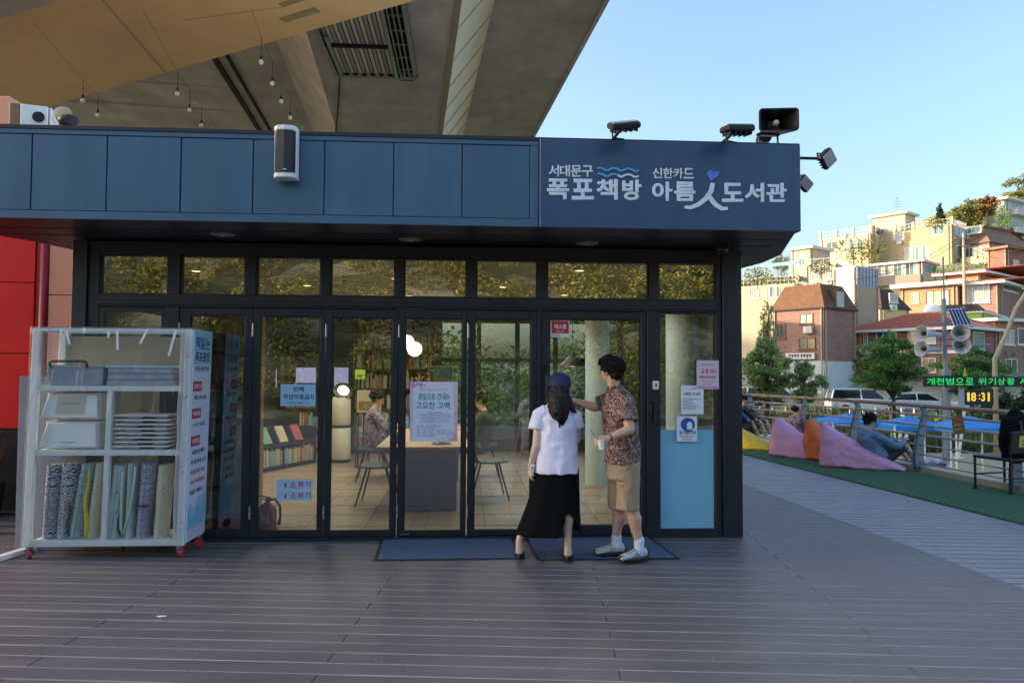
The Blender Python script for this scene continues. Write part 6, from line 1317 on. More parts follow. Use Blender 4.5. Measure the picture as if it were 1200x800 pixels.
# beanbags: wedge with a high pointed back sloping to a flat toe
def beanbag(lab, back, toe, hgt, wid, m):
    """back, toe: floor points under the tall pointed end and the flat end"""
    t = thing('beanbag', lab, 'beanbag', back.lerp(toe, 0.5), 'beanbag loungers on the turf'); d = V((toe.x - back.x, toe.y - back.y, 0)); Lg = d.length; d.normalize(); s = V((-d.y, d.x, 0)); z0 = 0.016
    b = MB(); rows = []; N = 20
    def ht(u): return hgt * ((1 - u) ** 1.45 * 0.86 + 0.14 * (1 - u ** 5)) + 0.02
    def wd(u, f): # half width at height fraction f (of the full back height)
        base = wid / 2 * (0.86 + 0.20 * math.sin(PI * min(1, u * 0.9 + 0.1))) * (1 - 0.42 * u ** 2.5)
        return base * (1 - 0.62 * min(1, f) ** 0.9) * (1 - 0.07 * math.exp(-((f - 0.45) / 0.05) ** 2))
    for i in range(N + 1):
        u = i / N; h = ht(u); ring = []
        prof = [0.0, 0.03, 0.12, 0.25, 0.38, 0.45, 0.52, 0.66, 0.8, 0.92, 0.985]
        for sg in (1, -1):
            for f in (prof if sg > 0 else prof[::-1]):
                z = f * h; w_2 = wd(u, z / hgt) * (0.90 if f < 0.02 else 1.0) * (1 - 0.75 * max(0, (f - 0.86) / 0.14) ** 2); bul = 0.10 * math.sin(PI * f) * math.sin(PI * min(1, u * 4)) 
                x = Lg * u - 0.05 * (1 - u) ** 3 * math.sin(PI * min(1, z / hgt)) * 0.6
                ring.append(back + d * x + s * sg * (w_2 + bul * .4) + EZ * (z0 + z + 0.022 * NZ.noise(V((u * 5, f * 4, sg + hgt * 7)))))
        rows.append(ring)
    b.rings(rows); build('cushion', b, m, t, remesh=0.019, it=16, disp=0.012, dscale=7)
    b = MB()
    for q in (-1, 1): b.tube([back + d * (Lg * u - 0.02 * (1 - u)) + s * q * (wd(u, 0.45 * ht(u) / hgt) + 0.004) + EZ * (z0 + 0.45 * ht(u)) for u in [k / 16 for k in range(17)]], 0.006, 6); b.tube([back + d * (-0.012) + s * q * wd(0, f) * .99 + EZ * (z0 + f * ht(0)) for f in (0.02, .2, .4, .6, .8, .95)], 0.006, 6)
    build('seam', b, m, t); return t
beanbag('pink beanbag nearest the camera, where the man in denim lies back', atz(966, 545, 0), atz(1062, 552, 0), 0.72, 0.74, 'bag_pink')
beanbag('orange beanbag squeezed between the two pink beanbags', atz(951, 537, 0), atz(1000, 543, 0), 0.72, 0.66, 'bag_orange')
beanbag('second pink beanbag, left of the orange one', atz(913, 533, 0), atz(975, 540, 0), 0.72, 0.72, 'bag_pink')
beanbag('yellow beanbag just right of the black corner post', atz(848, 523, 0), atz(907, 528, 0), 0.62, 0.74, 'bag_yellow')
# man in denim on the near pink bag
hp0 = atz(966, 545, 0).lerp(atz(1062, 552, 0), 0.76) + V((0.02, 0.20, 0.13))
t = thing('person', 'curly haired man in light denim shirt looking at his phone on the pink beanbag', 'person', V((hp0.x, hp0.y, 0.016)))
hd, H, Lg = sitter(t, hp0, V((1, 0.18, 0)), 'denim', 'wall_dark', 'skin', (((0.16, 0.24), (0.42, 0.34, 0.08)), ((0.16, 0.24), (0.42, 0.34, 0.08))), 0.25, 0.95, 0.40, 0.46, 0.009, ((0.0, 0.42, 0.27), (0.02, 0.38, 0.20)))
pp_ = (H[0][2] + H[1][2]) / 2 + V((0.10, 0.01, 0.04)); t2 = thing('phone', 'black phone in the hands of the man in denim', 'phone', pp_); b = MB(); b.box(pp_, (0.012, 0.075, 0.15), E3(0, 28, 10)); build('case', b, 'black_plastic', t2, bevel=0.003); b = MB(); b.box(pp_ + E3(0, 28, 10) @ V((-0.0075, 0, 0)), (0.003, 0.066, 0.138), E3(0, 28, 10)); build('display', b, 'screen_purple', t2)
def trainers(t, Lg, m, fwd):
    for h, k, a in Lg:
        g = V((a.x, a.y, 0.016)); sd = V((-fwd.y, fwd.x, 0)); b = MB(); b.limb([g + EZ * 0.07 - fwd * 0.04, g + fwd * 0.06 + EZ * 0.065, g + fwd * 0.18 + EZ * 0.045], [(0.042, 0.05), (0.045, 0.045), (0.038, 0.028)], sd, 14); s = build('shoe', b, m, t, remesh=0.009, it=2)
        b = MB(); b.limb([g + EZ * 0.022 - fwd * 0.06, g + fwd * 0.06 + EZ * 0.02, g + fwd * 0.20 + EZ * 0.022], [(0.042, 0.018), (0.046, 0.018), (0.038, 0.016)], sd, 14); build('sole', b, 'sole_white', s, smooth=True)
trainers(t, Lg, 'paper_blue', V((1, 0.18, 0)).normalized())
# older man beside him
ho = atz(965, 540, 0) + V((0.42, 1.75, 0.18))
t = thing('person', 'older balding man in purple patterned shirt sitting behind the orange beanbag', 'person', V((ho.x, ho.y, 0.016)))
hd, H, Lg = sitter(t, ho, V((1, 0.1, 0)), 'old_shirt', 'old_shirt', 'skin', (((0.12, 0.22), (0.34, 0.18, 0.10)),) * 2, 0.1, 0.97, 0.46, 0.28, 0.011, ((0, 0.40, 0.25),) * 2, bald=True)
trainers(t, Lg, 'shoe_black', V((1, 0.1, 0)).normalized())
beanbag('beanbag under the older man, hidden behind the orange one', V((ho.x - 0.52, ho.y, 0)), V((ho.x + 0.55, ho.y + 0.1, 0)), 0.45, 0.7, 'bag_orange')
# a group sitting beyond the yellow bag
for k, (px, lab, top_) in enumerate(((874, 'person in dark blue lying back at the far end of the turf', 'ink_blue'), (886, 'dark haired person in black beyond the yellow beanbag', 'wall_dark'), (896, 'person in white and black top beyond the yellow beanbag', 'old_shirt'))):
    g = atz(px, 523, 0) + V((0.1 + 0.06 * k, 0.9 + 0.25 * k, 0.30)); t = thing('person', lab, 'person', V((g.x, g.y, 0.016)))
    hd, H, Lg = sitter(t, g, V((1, 0.5, 0)), top_, 'wall_dark', 'skin', (((0.12, 0.22), (0.34, 0.18, 0.10)),) * 2, 0.2, 0.95, 0.44, 0.28, 0.013, ((0, 0.40, 0.25),) * 2); trainers(t, Lg, 'sole_white', V((1, 0.5, 0)).normalized())
# purple tray with white things by the post
p = atz(1090, 548, 0.016); t = thing('plastic_tray', 'purple plastic tray with white cloths beside the railing post', 'tray', p); r = E3(0, 0, 12)
b = MB(); b.rings([[p + r @ V((sx * (0.19 + e), sy * (0.13 + e), z)) for sx, sy in ((-1, -1), (1, -1), (1, 1), (-1, 1))] for z, e in ((0, 0), (0.09, 0.015), (0.09, 0.0), (0.03, -0.02))]); mat('purple', (0.13, 0.07, 0.26), 0.4, 0.1); build('tray', b, 'purple', t, bevel=0.008)
for k in range(4): b = MB(); b.ell(p + r @ V((-0.12 + 0.08 * k, rnd(-.04, .04), 0.10)), (0.07, 0.08, rnd(0.03, 0.06)), 10, 7, E3(rnd(-20, 20), rnd(-20, 20), 0)); build('cloth', b, 'sole_white', t, smooth=True)
# black armchair at the right edge with a bag on it
p = atz(1184, 579, 0.016); t = thing('metal_chair', 'black metal chair with yellow plate on its backrest at the right edge', 'chair', p)
cxr = V((0.96, 0.26, 0)); cyr = V((-0.26, 0.96, 0))
def ch_(a, d, z): return p + cxr * a + cyr * d + EZ * z
for a, d in ((0.0, 0), (0.55, 0), (0.0, 0.5), (0.55, 0.5)): b = MB(); b.tube([ch_(a, d, 0.0), ch_(a + (0.012 if d == 0 else 0), d, 0.45), ch_(a - 0.02, d + (-0.03 if d == 0 else 0), 0.62 if d == 0 else 0.44)], 0.018, 8); b.lathe([(0.03, 0), (0.03, 0.02)], 10, ch_(a, d, 0)); build('leg', b, 'black_plastic', t, smooth='auto')
b = MB(); b.tube([ch_(0, 0, 0.2), ch_(0.55, 0, 0.2)], 0.012, 8); b.tube([ch_(0, 0.5, 0.2), ch_(0.55, 0.5, 0.2)], 0.012, 8); build('stretcher', b, 'black_plastic', t)
b = MB(); b.box(ch_(0.275, 0.25, 0.44), (0.58, 0.54, 0.04), MX((cxr, cyr, EZ)).transposed()); build('seat', b, 'black_plastic', t, bevel=0.012)
b = MB(); b.box(ch_(0.25, -0.05, 0.68), (0.60, 0.03, 0.30), MX((cxr, cyr, EZ)).transposed() @ E3(8, -3, 0)); build('backrest', b, 'black_plastic', t, bevel=0.012)
b = MB(); b.box(ch_(0.22, -0.069, 0.69), (0.26, 0.006, 0.15), MX((cxr, cyr, EZ)).transposed() @ E3(8, -3, 0)); q = build('plate', b, 'ink_yellow', t)
b = MB()
for k in range(3): b.box(ch_(0.22, -0.074, 0.73 - 0.04 * k), (0.18, 0.004, 0.012), MX((cxr, cyr, EZ)).transposed() @ E3(8, -3, 0))
build('print', b, 'ink_dark', q)
t = thing('backpack', 'bulky black backpack on the metal chair at the right edge', 'bag', ch_(0.25, 0.2, 0.47)); b = MB(); b.limb([ch_(0.3, 0.15, 0.48), ch_(0.3, 0.14, 0.70), ch_(0.31, 0.14, 0.92), ch_(0.32, 0.15, 1.02)], [(0.21, 0.13), (0.24, 0.15), (0.21, 0.13), (0.11, 0.08)], cxr, 18); build('sack', b, 'skirt_black', t, remesh=0.012, it=4, disp=0.02, dscale=7); b = MB(); b.tube([ch_(0.24, 0.03, 0.95), ch_(0.22, -0.01, 0.8), ch_(0.22, 0.0, 0.6)], 0.018, 8); build('strap', b, 'black_plastic', t, smooth=True)

# ================================================================ THE BRIDGE OVERHEAD
BDX = V((math.sin(R(-4.4)), math.cos(R(-4.4)), 0)); BRX = V((BDX.y, -BDX.x, 0))
BV = v2(CAM)
def bp_(x, s, z): return V((CAM.x, CAM.y, 0)) + BRX * x + BDX * s + EZ * z
br = thing('highway_bridge', 'concrete highway bridge passing overhead above the library', 'bridge', bp_(0, 40, 0))
S0, S1 = 13.5, 130
def slab(nm, sect, m):
    b = MB(); b.rings([[bp_(x, s, z) for x, z in sect] for s in ([S0 + (S1 - S0) * k / 16 for k in range(17)])]); return build(nm, b, m, br)
hb = 10.0
kx = (hb - CAM.z) / 433.0
xl, xr_ = -2.62, 1.12
slab('box_girder', [(xl, hb), (xr_, hb), (xr_, hb + 0.5), (xl, hb + 0.5)], 'concrete')
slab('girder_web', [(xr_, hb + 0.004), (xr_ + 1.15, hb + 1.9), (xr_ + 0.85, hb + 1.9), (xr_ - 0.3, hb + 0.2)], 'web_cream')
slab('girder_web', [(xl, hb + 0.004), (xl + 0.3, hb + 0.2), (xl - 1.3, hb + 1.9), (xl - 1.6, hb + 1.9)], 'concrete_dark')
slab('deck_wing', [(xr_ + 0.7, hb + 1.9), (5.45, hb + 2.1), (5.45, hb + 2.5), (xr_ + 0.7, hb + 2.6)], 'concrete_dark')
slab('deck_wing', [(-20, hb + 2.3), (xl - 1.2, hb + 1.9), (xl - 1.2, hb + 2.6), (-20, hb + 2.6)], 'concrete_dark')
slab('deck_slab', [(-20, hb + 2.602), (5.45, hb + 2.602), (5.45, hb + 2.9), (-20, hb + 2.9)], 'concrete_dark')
b = MB(); b.rings([[bp_(x, s, z) for x, z in ((5.40, hb + 2.03), (5.52, hb + 2.03), (5.52, hb + 3.6), (5.40, hb + 3.6))] for s in (S0, S1)]); build('parapet', b, 'concrete', br)
# shuttering joints: shallow battens across the girder soffit, ribs along the cream web
b = MB(); s = 16
jn = 0
while s < 44:
    b = MB(); b.rings([[bp_(xl + 0.02, s + o, z) for o, z in ((0, hb + 0.01), (0.03, hb + 0.01), (0.03, hb - 0.012), (0, hb - 0.012))], [bp_(xr_ - 0.02, s + o, z) for o, z in ((0, hb + 0.01), (0.03, hb + 0.01), (0.03, hb - 0.012), (0, hb - 0.012))]]); build('shutter_joint', b, 'concrete', br); s += rnd(1.2, 3.2)
s = 16.0
while s < 50:
    b = MB(); q0, q1 = bp_(xr_ + 0.0, s, hb + 0.0), bp_(xr_ + 1.13, s + 1.1, hb + 1.87); b.bar(q0 + V((.02, 0, -.02)), q1 + V((.02, 0, -.02)), 0.03, 0.03); build('web_joint', b, 'concrete', br); s += 1.9
b = MB(); b.rings([[bp_(x, s, z) for x, z in ((xr_ - 0.17, hb + 0.01), (xr_ - 0.02, hb + 0.01), (xr_ - 0.02, hb - 0.05), (xr_ - 0.17, hb - 0.05))] for s in (S0, 120)]); build('drip_edge', b, 'wall_tan', br)
for x0, w2 in ((-6.6, 0.16), (-6.1, 0.08)):
    b = MB(); b.rings([[bp_(x, s, z) for x, z in ((x0, hb + 2.1), (x0 + w2, hb + 2.1), (x0 + w2, hb + 1.85), (x0, hb + 1.85))] for s in (S0, 120)]); build('drain_pipe', b, 'plinth', br)
for k in range(9):
    b = MB(); s = 10 + k * 2.6; b.rings([[bp_(x, s + o, hb + 2.11 + 0.0 * x - dz + (0.05 if x < -10 else 0)) for o, dz in ((0, 0.06), (0.05, 0.06), (0.05, 0.16), (0, 0.16))] for x in (-13.9, xl - 1.7)]); build('wing_joint', b, 'concrete_dark', br)
# steel access hatch with corrugated sheet hung in the girder soffit
hA, hB_ = atz(392, 81, hb), atz(489, 84, hb); hC = atz(489, -8, hb)
t = thing('access_platform', 'steel framed access hatch with corrugated sheet under the bridge girder', 'platform', (hA + hC) / 2)
ux = (hB_ - hA); Lx = ux.length; ux.normalize(); uy = EZ.cross(ux); Ly = (hC - hB_).length; RM = MX((ux, uy, EZ)).transposed()
def hx_(mbx, a0, a1, d0, d1, z0, z1): mbx.box(hA + ux * ((a0 + a1) / 2) + uy * ((d0 + d1) / 2) + EZ * ((z0 + z1) / 2), (a1 - a0, d1 - d0, z1 - z0), RM)
Ly = -Ly if (hC - hB_).dot(uy) < 0 else Ly
def H2(nm, a0, a1, d0, d1, z0, z1, m): b = MB(); hx_(b, a0, a1, min(d0, d1), max(d0, d1), z0, z1); return build(nm, b, m, t)
H2('backing', 0, Lx, 0, Ly, -0.06, -0.02, 'plinth')
H2('front_beam', 0, Lx, -0.06, 0.06, -0.22, -0.06, 'wall_tan'); H2('side_beam', 0, 0.10, 0.06, Ly, -0.20, -0.06, 'grey_metal'); H2('side_beam', Lx - 0.1, Lx, 0.06, Ly, -0.20, -0.06, 'grey_metal'); H2('inner_beam', Lx * 0.74, Lx * 0.74 + 0.09, 0.06, Ly, -0.26, -0.06, 'steel'); H2('cross_beam', 0.1, Lx * 0.74, Ly * 0.44, Ly * 0.44 + 0.09, -0.20, -0.10, 'plinth'); H2('inner_beam', 0.16, 0.25, 0.06, Ly * 0.55, -0.20, -0.08, 'grey_metal')
for k in range(14): a = 0.14 + k * (Lx * 0.74 - 0.16) / 14; H2('corrugation', a, a + (Lx * 0.74 - 0.16) / 14 - 0.03, 0.12, Ly, -0.12 + 0.0, -0.075, 'wall_paint' if k % 2 else 'wall_tan')
for k in range(6): d = 0.3 + k * (Ly - 0.3) / 6; H2('grille_bar', Lx * 0.78, Lx - 0.12, d, d + 0.04, -0.16, -0.12, 'steel')
for k in range(3): a = Lx * 0.80 + k * 0.12; H2('grille_rail', a, a + 0.03, 0.1, Ly, -0.22, -0.17, 'steel')
for k in range(9): a = 0.3 + k * 0.24; H2('bracket', a, a + 0.12, -0.10, -0.06, -0.20, -0.14, 'plinth')
b = MB(); q0, q1 = atz(399, 80, hb - 0.05), atz(392, 170, hb - 0.05); b.tube([q0, q0.lerp(q1, 0.4) + BRX * 0.02, q1, q1 + BDX * 6], 0.025, 6); tag(build('cable', b, 'rubber'), 'black cable running along the bridge soffit from the hatch', 'cable')
# ochre steel crossbeam nearer the camera
oz = 8.0
P0, P1, P2, P3 = atz(-130, 179, oz), atz(600, -32, oz), atz(330, -80, oz), atz(-130, 61, oz)
t = thing('steel_crossbeam', 'ochre painted steel beam crossing overhead at the upper left', 'beam', (P0 + P1) / 2)
b = MB(); b.prism([P0, P1, P2, P3], (0, 0, 1.6)); build('beam', b, 'ochre_steel', t)
def on_soffit(x0, y0, x1, y1, wpx, m, nm, e=0.012):
    a, c = atz(x0, y0, oz), atz(x1, y1, oz); d = (c - a).normalized(); n_ = d.cross(EZ) * wpx; b = MB(); b.prism([a - n_ - EZ * e, c - n_ - EZ * e, c + n_ - EZ * e, a + n_ - EZ * e], (0, 0, e)); return build(nm, b, m, t)
on_soffit(120, 0, 196, 88, 0.018, 'wood_light', 'weld_seam'); on_soffit(214, 24, 334, 8, 0.008, 'wood_light', 'weld_seam', 0.006)
on_soffit(331, 24, 372, 11, 0.085, 'ochre_patch', 'stiffener_plate'); on_soffit(329, 6, 356, -2, 0.06, 'ochre_patch', 'stiffener_plate'); on_soffit(361, 15, 372, 11.5, 0.05, 'wall_tan', 'bolt_plate', 0.03)
E0, E1 = atz(-60, 42, oz - 0.3), atz(90, -6, oz - 0.3); E2, E3_ = atz(70, -60, oz - 0.3), atz(-60, -20, oz - 0.3)
b = MB(); b.prism([E0, E1, E2, E3_], (0, 0, 0.25)); tag(build('concrete_ledge', b, 'concrete_dark'), 'grey concrete slab edge in the top left corner above the ochre beam', 'slab')
# strings of bulbs below the bridge
for lab, pts in (('string of small white bulbs nearest the speaker under the bridge', ((302, 62), (306, 73), (319, 98), (329.5, 119), (340, 138), (350, 156))), ('string of small white bulbs in the middle under the bridge', ((196, 90), (208, 110), (222, 129), (236, 147), (250, 166))), ('string of small white bulbs at the left under the bridge', ((80, 100), (97, 118), (114.5, 135), (131, 152)))):
    Q = [atz(x, y, 7.0) for x, y in pts]; t = thing('string_lights', lab, 'string lights', Q[0], 'strings of bulbs under the bridge')
    Qc = [q + EZ * 0.42 for q in Q]; b = MB(); b.tube([Qc[0] - (Qc[1] - Qc[0]) * 2] + Qc + [Qc[-1] + (Qc[-1] - Qc[-2]) * 4], 0.003, 5); build('cable', b, 'rubber', t)
    for q in Q[1:-1]:
        b = MB(); b.tube([q + EZ * 0.42, q + EZ * 0.12], 0.005, 6); b.lathe([(0.025, 0.045), (0.025, 0.11), (0.012, 0.12)], 8, q); f = build('socket', b, 'rubber', t); b = MB(); b.ell(q, (0.042, 0.042, 0.05), 10, 8); build('bulb', b, 'bulb', f, smooth=True)
# bridge pier far behind the library so that the deck is carried
b = MB(); b.box(bp_(-4.0, 46, 4.0), (3.0, 2.4, 12.1), MX((BRX, BDX, EZ)).transposed()); build('pier', b, 'concrete', br)

# ================================================================ RED CLAD BUILDING on the left
t = thing('red_building', 'red and salmon metal clad building behind the cart at the left', 'building', V((-5.2, 1.6, 0)))
RY = 1.6
def rx(px): return aty(px, 400, RY).x
zr0, zr1 = aty(20, 502, RY).z, 3.3
b = MB(); b.box2((rx(-260), RY + 0.06, 0), (rx(130), RY + 2.5, zr1)); build('core', b, 'red_dark', t)
zs_ = [zr0, aty(20, 414, RY).z, aty(20, 331, RY).z, zr1]
for a, c in ((-260, -120), (-119, -20), (-19, 40)):
    for z0, z1_ in zip(zs_, zs_[1:]): b = MB(); b.box2((rx(a) + .004, RY - 0.02, z0 + .005), (rx(c) - .004, RY + 0.06, z1_ - .005)); build('panel', b, 'red_clad', t, bevel=0.004)
b = MB(); b.box2((rx(40.5), RY + 0.0, 0.0), (rx(56), RY + 0.06, zr1)); build('reveal', b, 'red_dark', t); b = MB(); b.tube([(rx(52), RY - 0.02, 0), (rx(52), RY - 0.02, zr1)], 0.055, 14); build('downpipe', b, 'red_dark', t, smooth=True)
zs2 = [0.0, aty(60, 437, RY).z, aty(60, 346, RY).z, zr1]
for z0, z1_ in zip(zs2, zs2[1:]):
    for a, c in ((58, 130),): b = MB(); b.box2((rx(a) + .003, RY - 0.05, z0 + .004), (rx(c), RY + 0.06, z1_ - .004)); build('panel', b, 'salmon_clad', t, bevel=0.004)
b = MB(); b.box2((rx(-260), RY - 0.01, 0), (rx(40), RY + 0.06, zr0 - 0.005)); build('plinth', b, 'plinth', t)
b = MB(); q = aty(2, 120, RY); b.box2((q.x - 0.5, RY + 0.1, zr1 - 0.1), (aty(5.5, 120, RY).x, RY + 0.5, aty(3, 109, RY).z)); build('upper_pier', b, 'salmon_clad', t, bevel=0.01)
tw = thing('dry_plant', 'dry reddish stems at the foot of the red wall', 'plant', V((rx(3), RY - 0.3, 0)))
b = MB(); b.lathe([(0.22, 0), (0.26, 0.35), (0.22, 0.36)], 14, (rx(2), RY - 0.35, 0)); build('pot', b, 'plinth', tw); b = MB()
for k in range(60): a = rnd(0, 2 * PI); q = V((rx(2), RY - 0.35, 0.3)); b.tube([q + V((math.cos(a) * .1, math.sin(a) * .1, 0)), q + V((math.cos(a) * rnd(.1, .3), math.sin(a) * .25, rnd(0.3, 0.6)))], 0.008, 4)
build('stems', b, 'twigs', tw)
# ================================================================ ACROSS THE STREAM
def leaves(mbx, c, rad, n, size, shell=0.35):
    for _ in range(n):
        d = V((random.gauss(0, 1), random.gauss(0, 1), random.gauss(0, 1))).normalized(); r_ = rnd(shell, 1.0) ** 0.5
        p = V(c) + V((d.x * rad[0], d.y * rad[1], d.z * rad[2])) * r_
        a = V((random.gauss(0, 1), random.gauss(0, 1), random.gauss(0, 0.6))).normalized(); b_ = a.cross(d + V((.1, .2, .3))).normalized(); s = size * rnd(0.6, 1.3)
        o = len(mbx.v); m = p + a * s * 0.5 + d * s * 0.15; mbx.v += [p, m + b_ * s * 0.32, p + a * s, m - b_ * s * 0.32]; mbx.face((o, o + 1, o + 2, o + 3))
def tree(name, label, base, blobs, m, n, size, trunk_r=0.12, group=None, cat='tree', trunk_h=None):
    """blobs: (dx, dy, z, rx, ry, rz) relative to base"""
    t = thing(name, label, cat, base, group); b = MB(); top = max(q[2] for q in blobs); th = trunk_h or top
    pts = [base + V((0.10 * math.sin(k * 1.3) * k / 5, 0.08 * math.cos(k), th * k / 6)) for k in range(7)]; b.tube(pts, [trunk_r * (1 - 0.8 * k / 6) for k in range(7)], 8)
    for q in blobs:
        s = pts[2].lerp(pts[4], rnd(0, 1)); e = base + V(q[:3]); b.tube([s, s.lerp(e, 0.5) + EZ * 0.15, e], [trunk_r * 0.45, trunk_r * 0.28, trunk_r * 0.1], 6)
        for _ in range(3): f = e + V((rnd(-1, 1) * q[3], rnd(-1, 1) * q[4], rnd(-.5, 1) * q[5])) * 0.8; b.tube([s.lerp(e, 0.6), f], [trunk_r * 0.15, trunk_r * 0.05], 5)
    build('trunk', b, 'bark', t); b = MB(); vol = sum(q[3] * q[4] * q[5] for q in blobs) ** 1
    w_t = [(q[3] * q[4] * q[5]) ** 0.67 for q in blobs]; W_ = sum(w_t)
    for q, wq in zip(blobs, w_t):
        for k in range(6): # clumps inside each blob
            cc_ = base + V((q[0] + rnd(-.6, .6) * q[3], q[1] + rnd(-.6, .6) * q[4], q[2] + rnd(-.6, .6) * q[5])); f = rnd(0.28, 0.55); leaves(b, cc_, (q[3] * f, q[4] * f, q[5] * f), int(n * wq / W_ / 6.5), size)
        leaves(b, base + V(q[:3]), q[3:], int(n * wq / W_ / 13), size)
    build('crown', b, m, t); return t
def gpt(px, D, dz=0):
    p = atd(px, 436, D); z = ground(p.x, p.y) + dz; return V((p.x, p.y, z))
def zat(px, py, D): return atd(px, py, D).z
def pxm(D): return D / F     # metres per pixel at depth D
def tree_px(label, name, D, cx, x0, x1, y0, y1, m, n, size, group, trunk=0.12, nb=9, airy=0.75, cone=False, seed=1):
    random.seed(seed); base = gpt(cx, D); k = pxm(D); blobs = []; zt_, zb_ = zat(cx, y0, D) - base.z, zat(cx, y1, D) - base.z; W_ = (x1 - x0) * k / 2 * 1.02; n = int(n * 2.1); n = int(n * .8); size *= .7; nb = int(nb * 1.4); off = ((x0 + x1) / 2 - cx) * k
    for i in range(nb):
        f = (i + 0.5) / nb; z = zb_ + (zt_ - zb_) * (0.12 + 0.80 * f); prof = (1 - 0.75 * f) if cone else math.sqrt(max(0.1, 1 - (2 * f - 0.9) ** 2)); a = i * 2.4; rr_2 = W_ * prof * 0.62
        blobs.append((off + math.cos(a) * rr_2 * rnd(.6, 1), math.sin(a) * rr_2 * rnd(.6, 1), z, W_ * prof * airy * rnd(.55, .8), W_ * prof * airy * rnd(.55, .8), (zt_ - zb_) / nb * rnd(1.1, 1.8)))
    return tree(name, label, base, blobs, m, n, size, trunk, group)
TG = 'trees along the road across the stream'
tree_px('broad airy light green street tree nearest the black corner post', 'street_tree', 40, 898, 862, 934, 392, 480, 'leaf_fresh', 6500, 0.20, TG, 0.13, 12, 0.8, False, 11)
tree_px('narrow loose tree top rising behind the tall airy street tree', 'street_tree', 43, 900, 876, 922, 346, 440, 'leaf_fresh', 1500, 0.18, TG, 0.09, 9, 0.75, True, 16)
tree_px('small light green tree in front of the white ground floor of the brick house', 'street_tree', 39, 940, 918, 968, 418, 476, 'leaf_fresh', 3000, 0.18, TG, 0.09, 8, 0.75, False, 12)
tree_px('round dense tree standing before the red tiled brick house', 'street_tree', 42, 1046, 998, 1086, 386, 470, 'leaf_mid', 7000, 0.21, TG, 0.15, 12, 0.8, False, 13)
tree_px('bushy tree left of the pole with loudspeakers', 'street_tree', 44, 1138, 1098, 1186, 402, 472, 'leaf_mid', 6500, 0.22, TG, 0.15, 12, 0.8, False, 14)
tree_px('dark bush at the right edge behind the loudspeaker pole', 'shrub', 41, 1190, 1150, 1235, 455, 512, 'leaf_dark', 4500, 0.22, TG, 0.1, 8, 0.8, False, 15)
random.seed(21)
# planting strip: reeds and low shrubs along the bank, one mass
b = MB()
for _ in range(9000):
    X = rnd(7, 45); D = rnd(33.5, 45.5) if rnd(0, 1) < 0.75 else rnd(33.2, 36); p = camplan(X, D, 0); z = ground(p.x, p.y); h = rnd(0.35, 0.95) * (1.25 if X < 20 else 0.8); a = rnd(0, PI); wv = 0.07; d = V((math.cos(a), math.sin(a), 0)) * wv; l = V((rnd(-.25, .25), rnd(-.25, .25), h))
    o = len(b.v); q = V((p.x, p.y, z)); b.v += [q - d, q + d, q + l + d * .2, q + l - d * .2]; b.face((o, o + 1, o + 2, o + 3))
tag(build('reeds', b, 'reed'), kind='stuff')
b = MB()
for _ in range(55): X = rnd(8, 45); D = rnd(38, 45); p = camplan(X, D, 0); leaves(b, (p.x, p.y, ground(p.x, p.y) + 0.4), (rnd(.5, 1.1), rnd(.5, 1), rnd(.4, .75)), 110, 0.2)
tag(build('bank_shrubs', b, 'leaf_dark'), kind='stuff')
# blue canopies on the stream path
def canopy(lab, D, x0, x1, yt, ye):
    k = pxm(D); c = atd((x0 + x1) / 2, ye, D); hw = (x1 - x0) * k / 2; t = thing('canopy', lab, 'canopy', V((c.x, c.y, -2.0)), 'blue shade canopies by the stream'); top = V((c.x, c.y, zat((x0 + x1) / 2, yt, D)))
    C4 = [V((c.x + sx * hw, c.y + sy * hw * .8, c.z + rnd(-.03, .03))) for sx, sy in ((-1, -1), (1, -1), (1, 1), (-1, 1))]; b = MB(); o = 0
    b.v += C4 + [top]; [b.face((i, (i + 1) % 4, 4)) for i in range(4)]; f = build('sheet', b, 'blue_canvas', t); f.modifiers.new('s', 'SOLIDIFY').thickness = 0.02
    b = MB(); [b.box((C4[i] + C4[(i + 1) % 4]) / 2 - EZ * 0.07, ((hw * 2, 0.02, 0.14) if i % 2 == 0 else (0.02, hw * 1.6, 0.14))) for i in range(4)]; build('valance', b, 'blue_canvas', t)
    for q in C4: b = MB(); b.tube([V((q.x, q.y, -2.0)), q], 0.03, 8); build('leg', b, 'white_metal', t)
canopy('blue shade canopy behind the seated men, leftmost of three', 26, 962, 1030, 484, 493); canopy('middle blue shade canopy by the stream', 25, 1032, 1098, 487, 497); canopy('rightmost blue shade canopy by the stream, beside the pole', 24, 1100, 1172, 487, 499)
for k, (px, py, D) in enumerate(((1050, 482, 31), (1122, 473, 31))):
    g = V((*v2(atd(px, py, D)), -2)); t = thing('slanted_post', ['white slanted post behind the blue canopies, left one', 'white slanted post behind the blue canopies, right one'][k], 'post', g); b = MB(); b.tube([g, g + V((0.35, 0, zat(px, py, D) + 2.0))], 0.06, 8); b.box(g, (0.3, 0.3, 0.06)); build('post', b, 'white_metal', t)
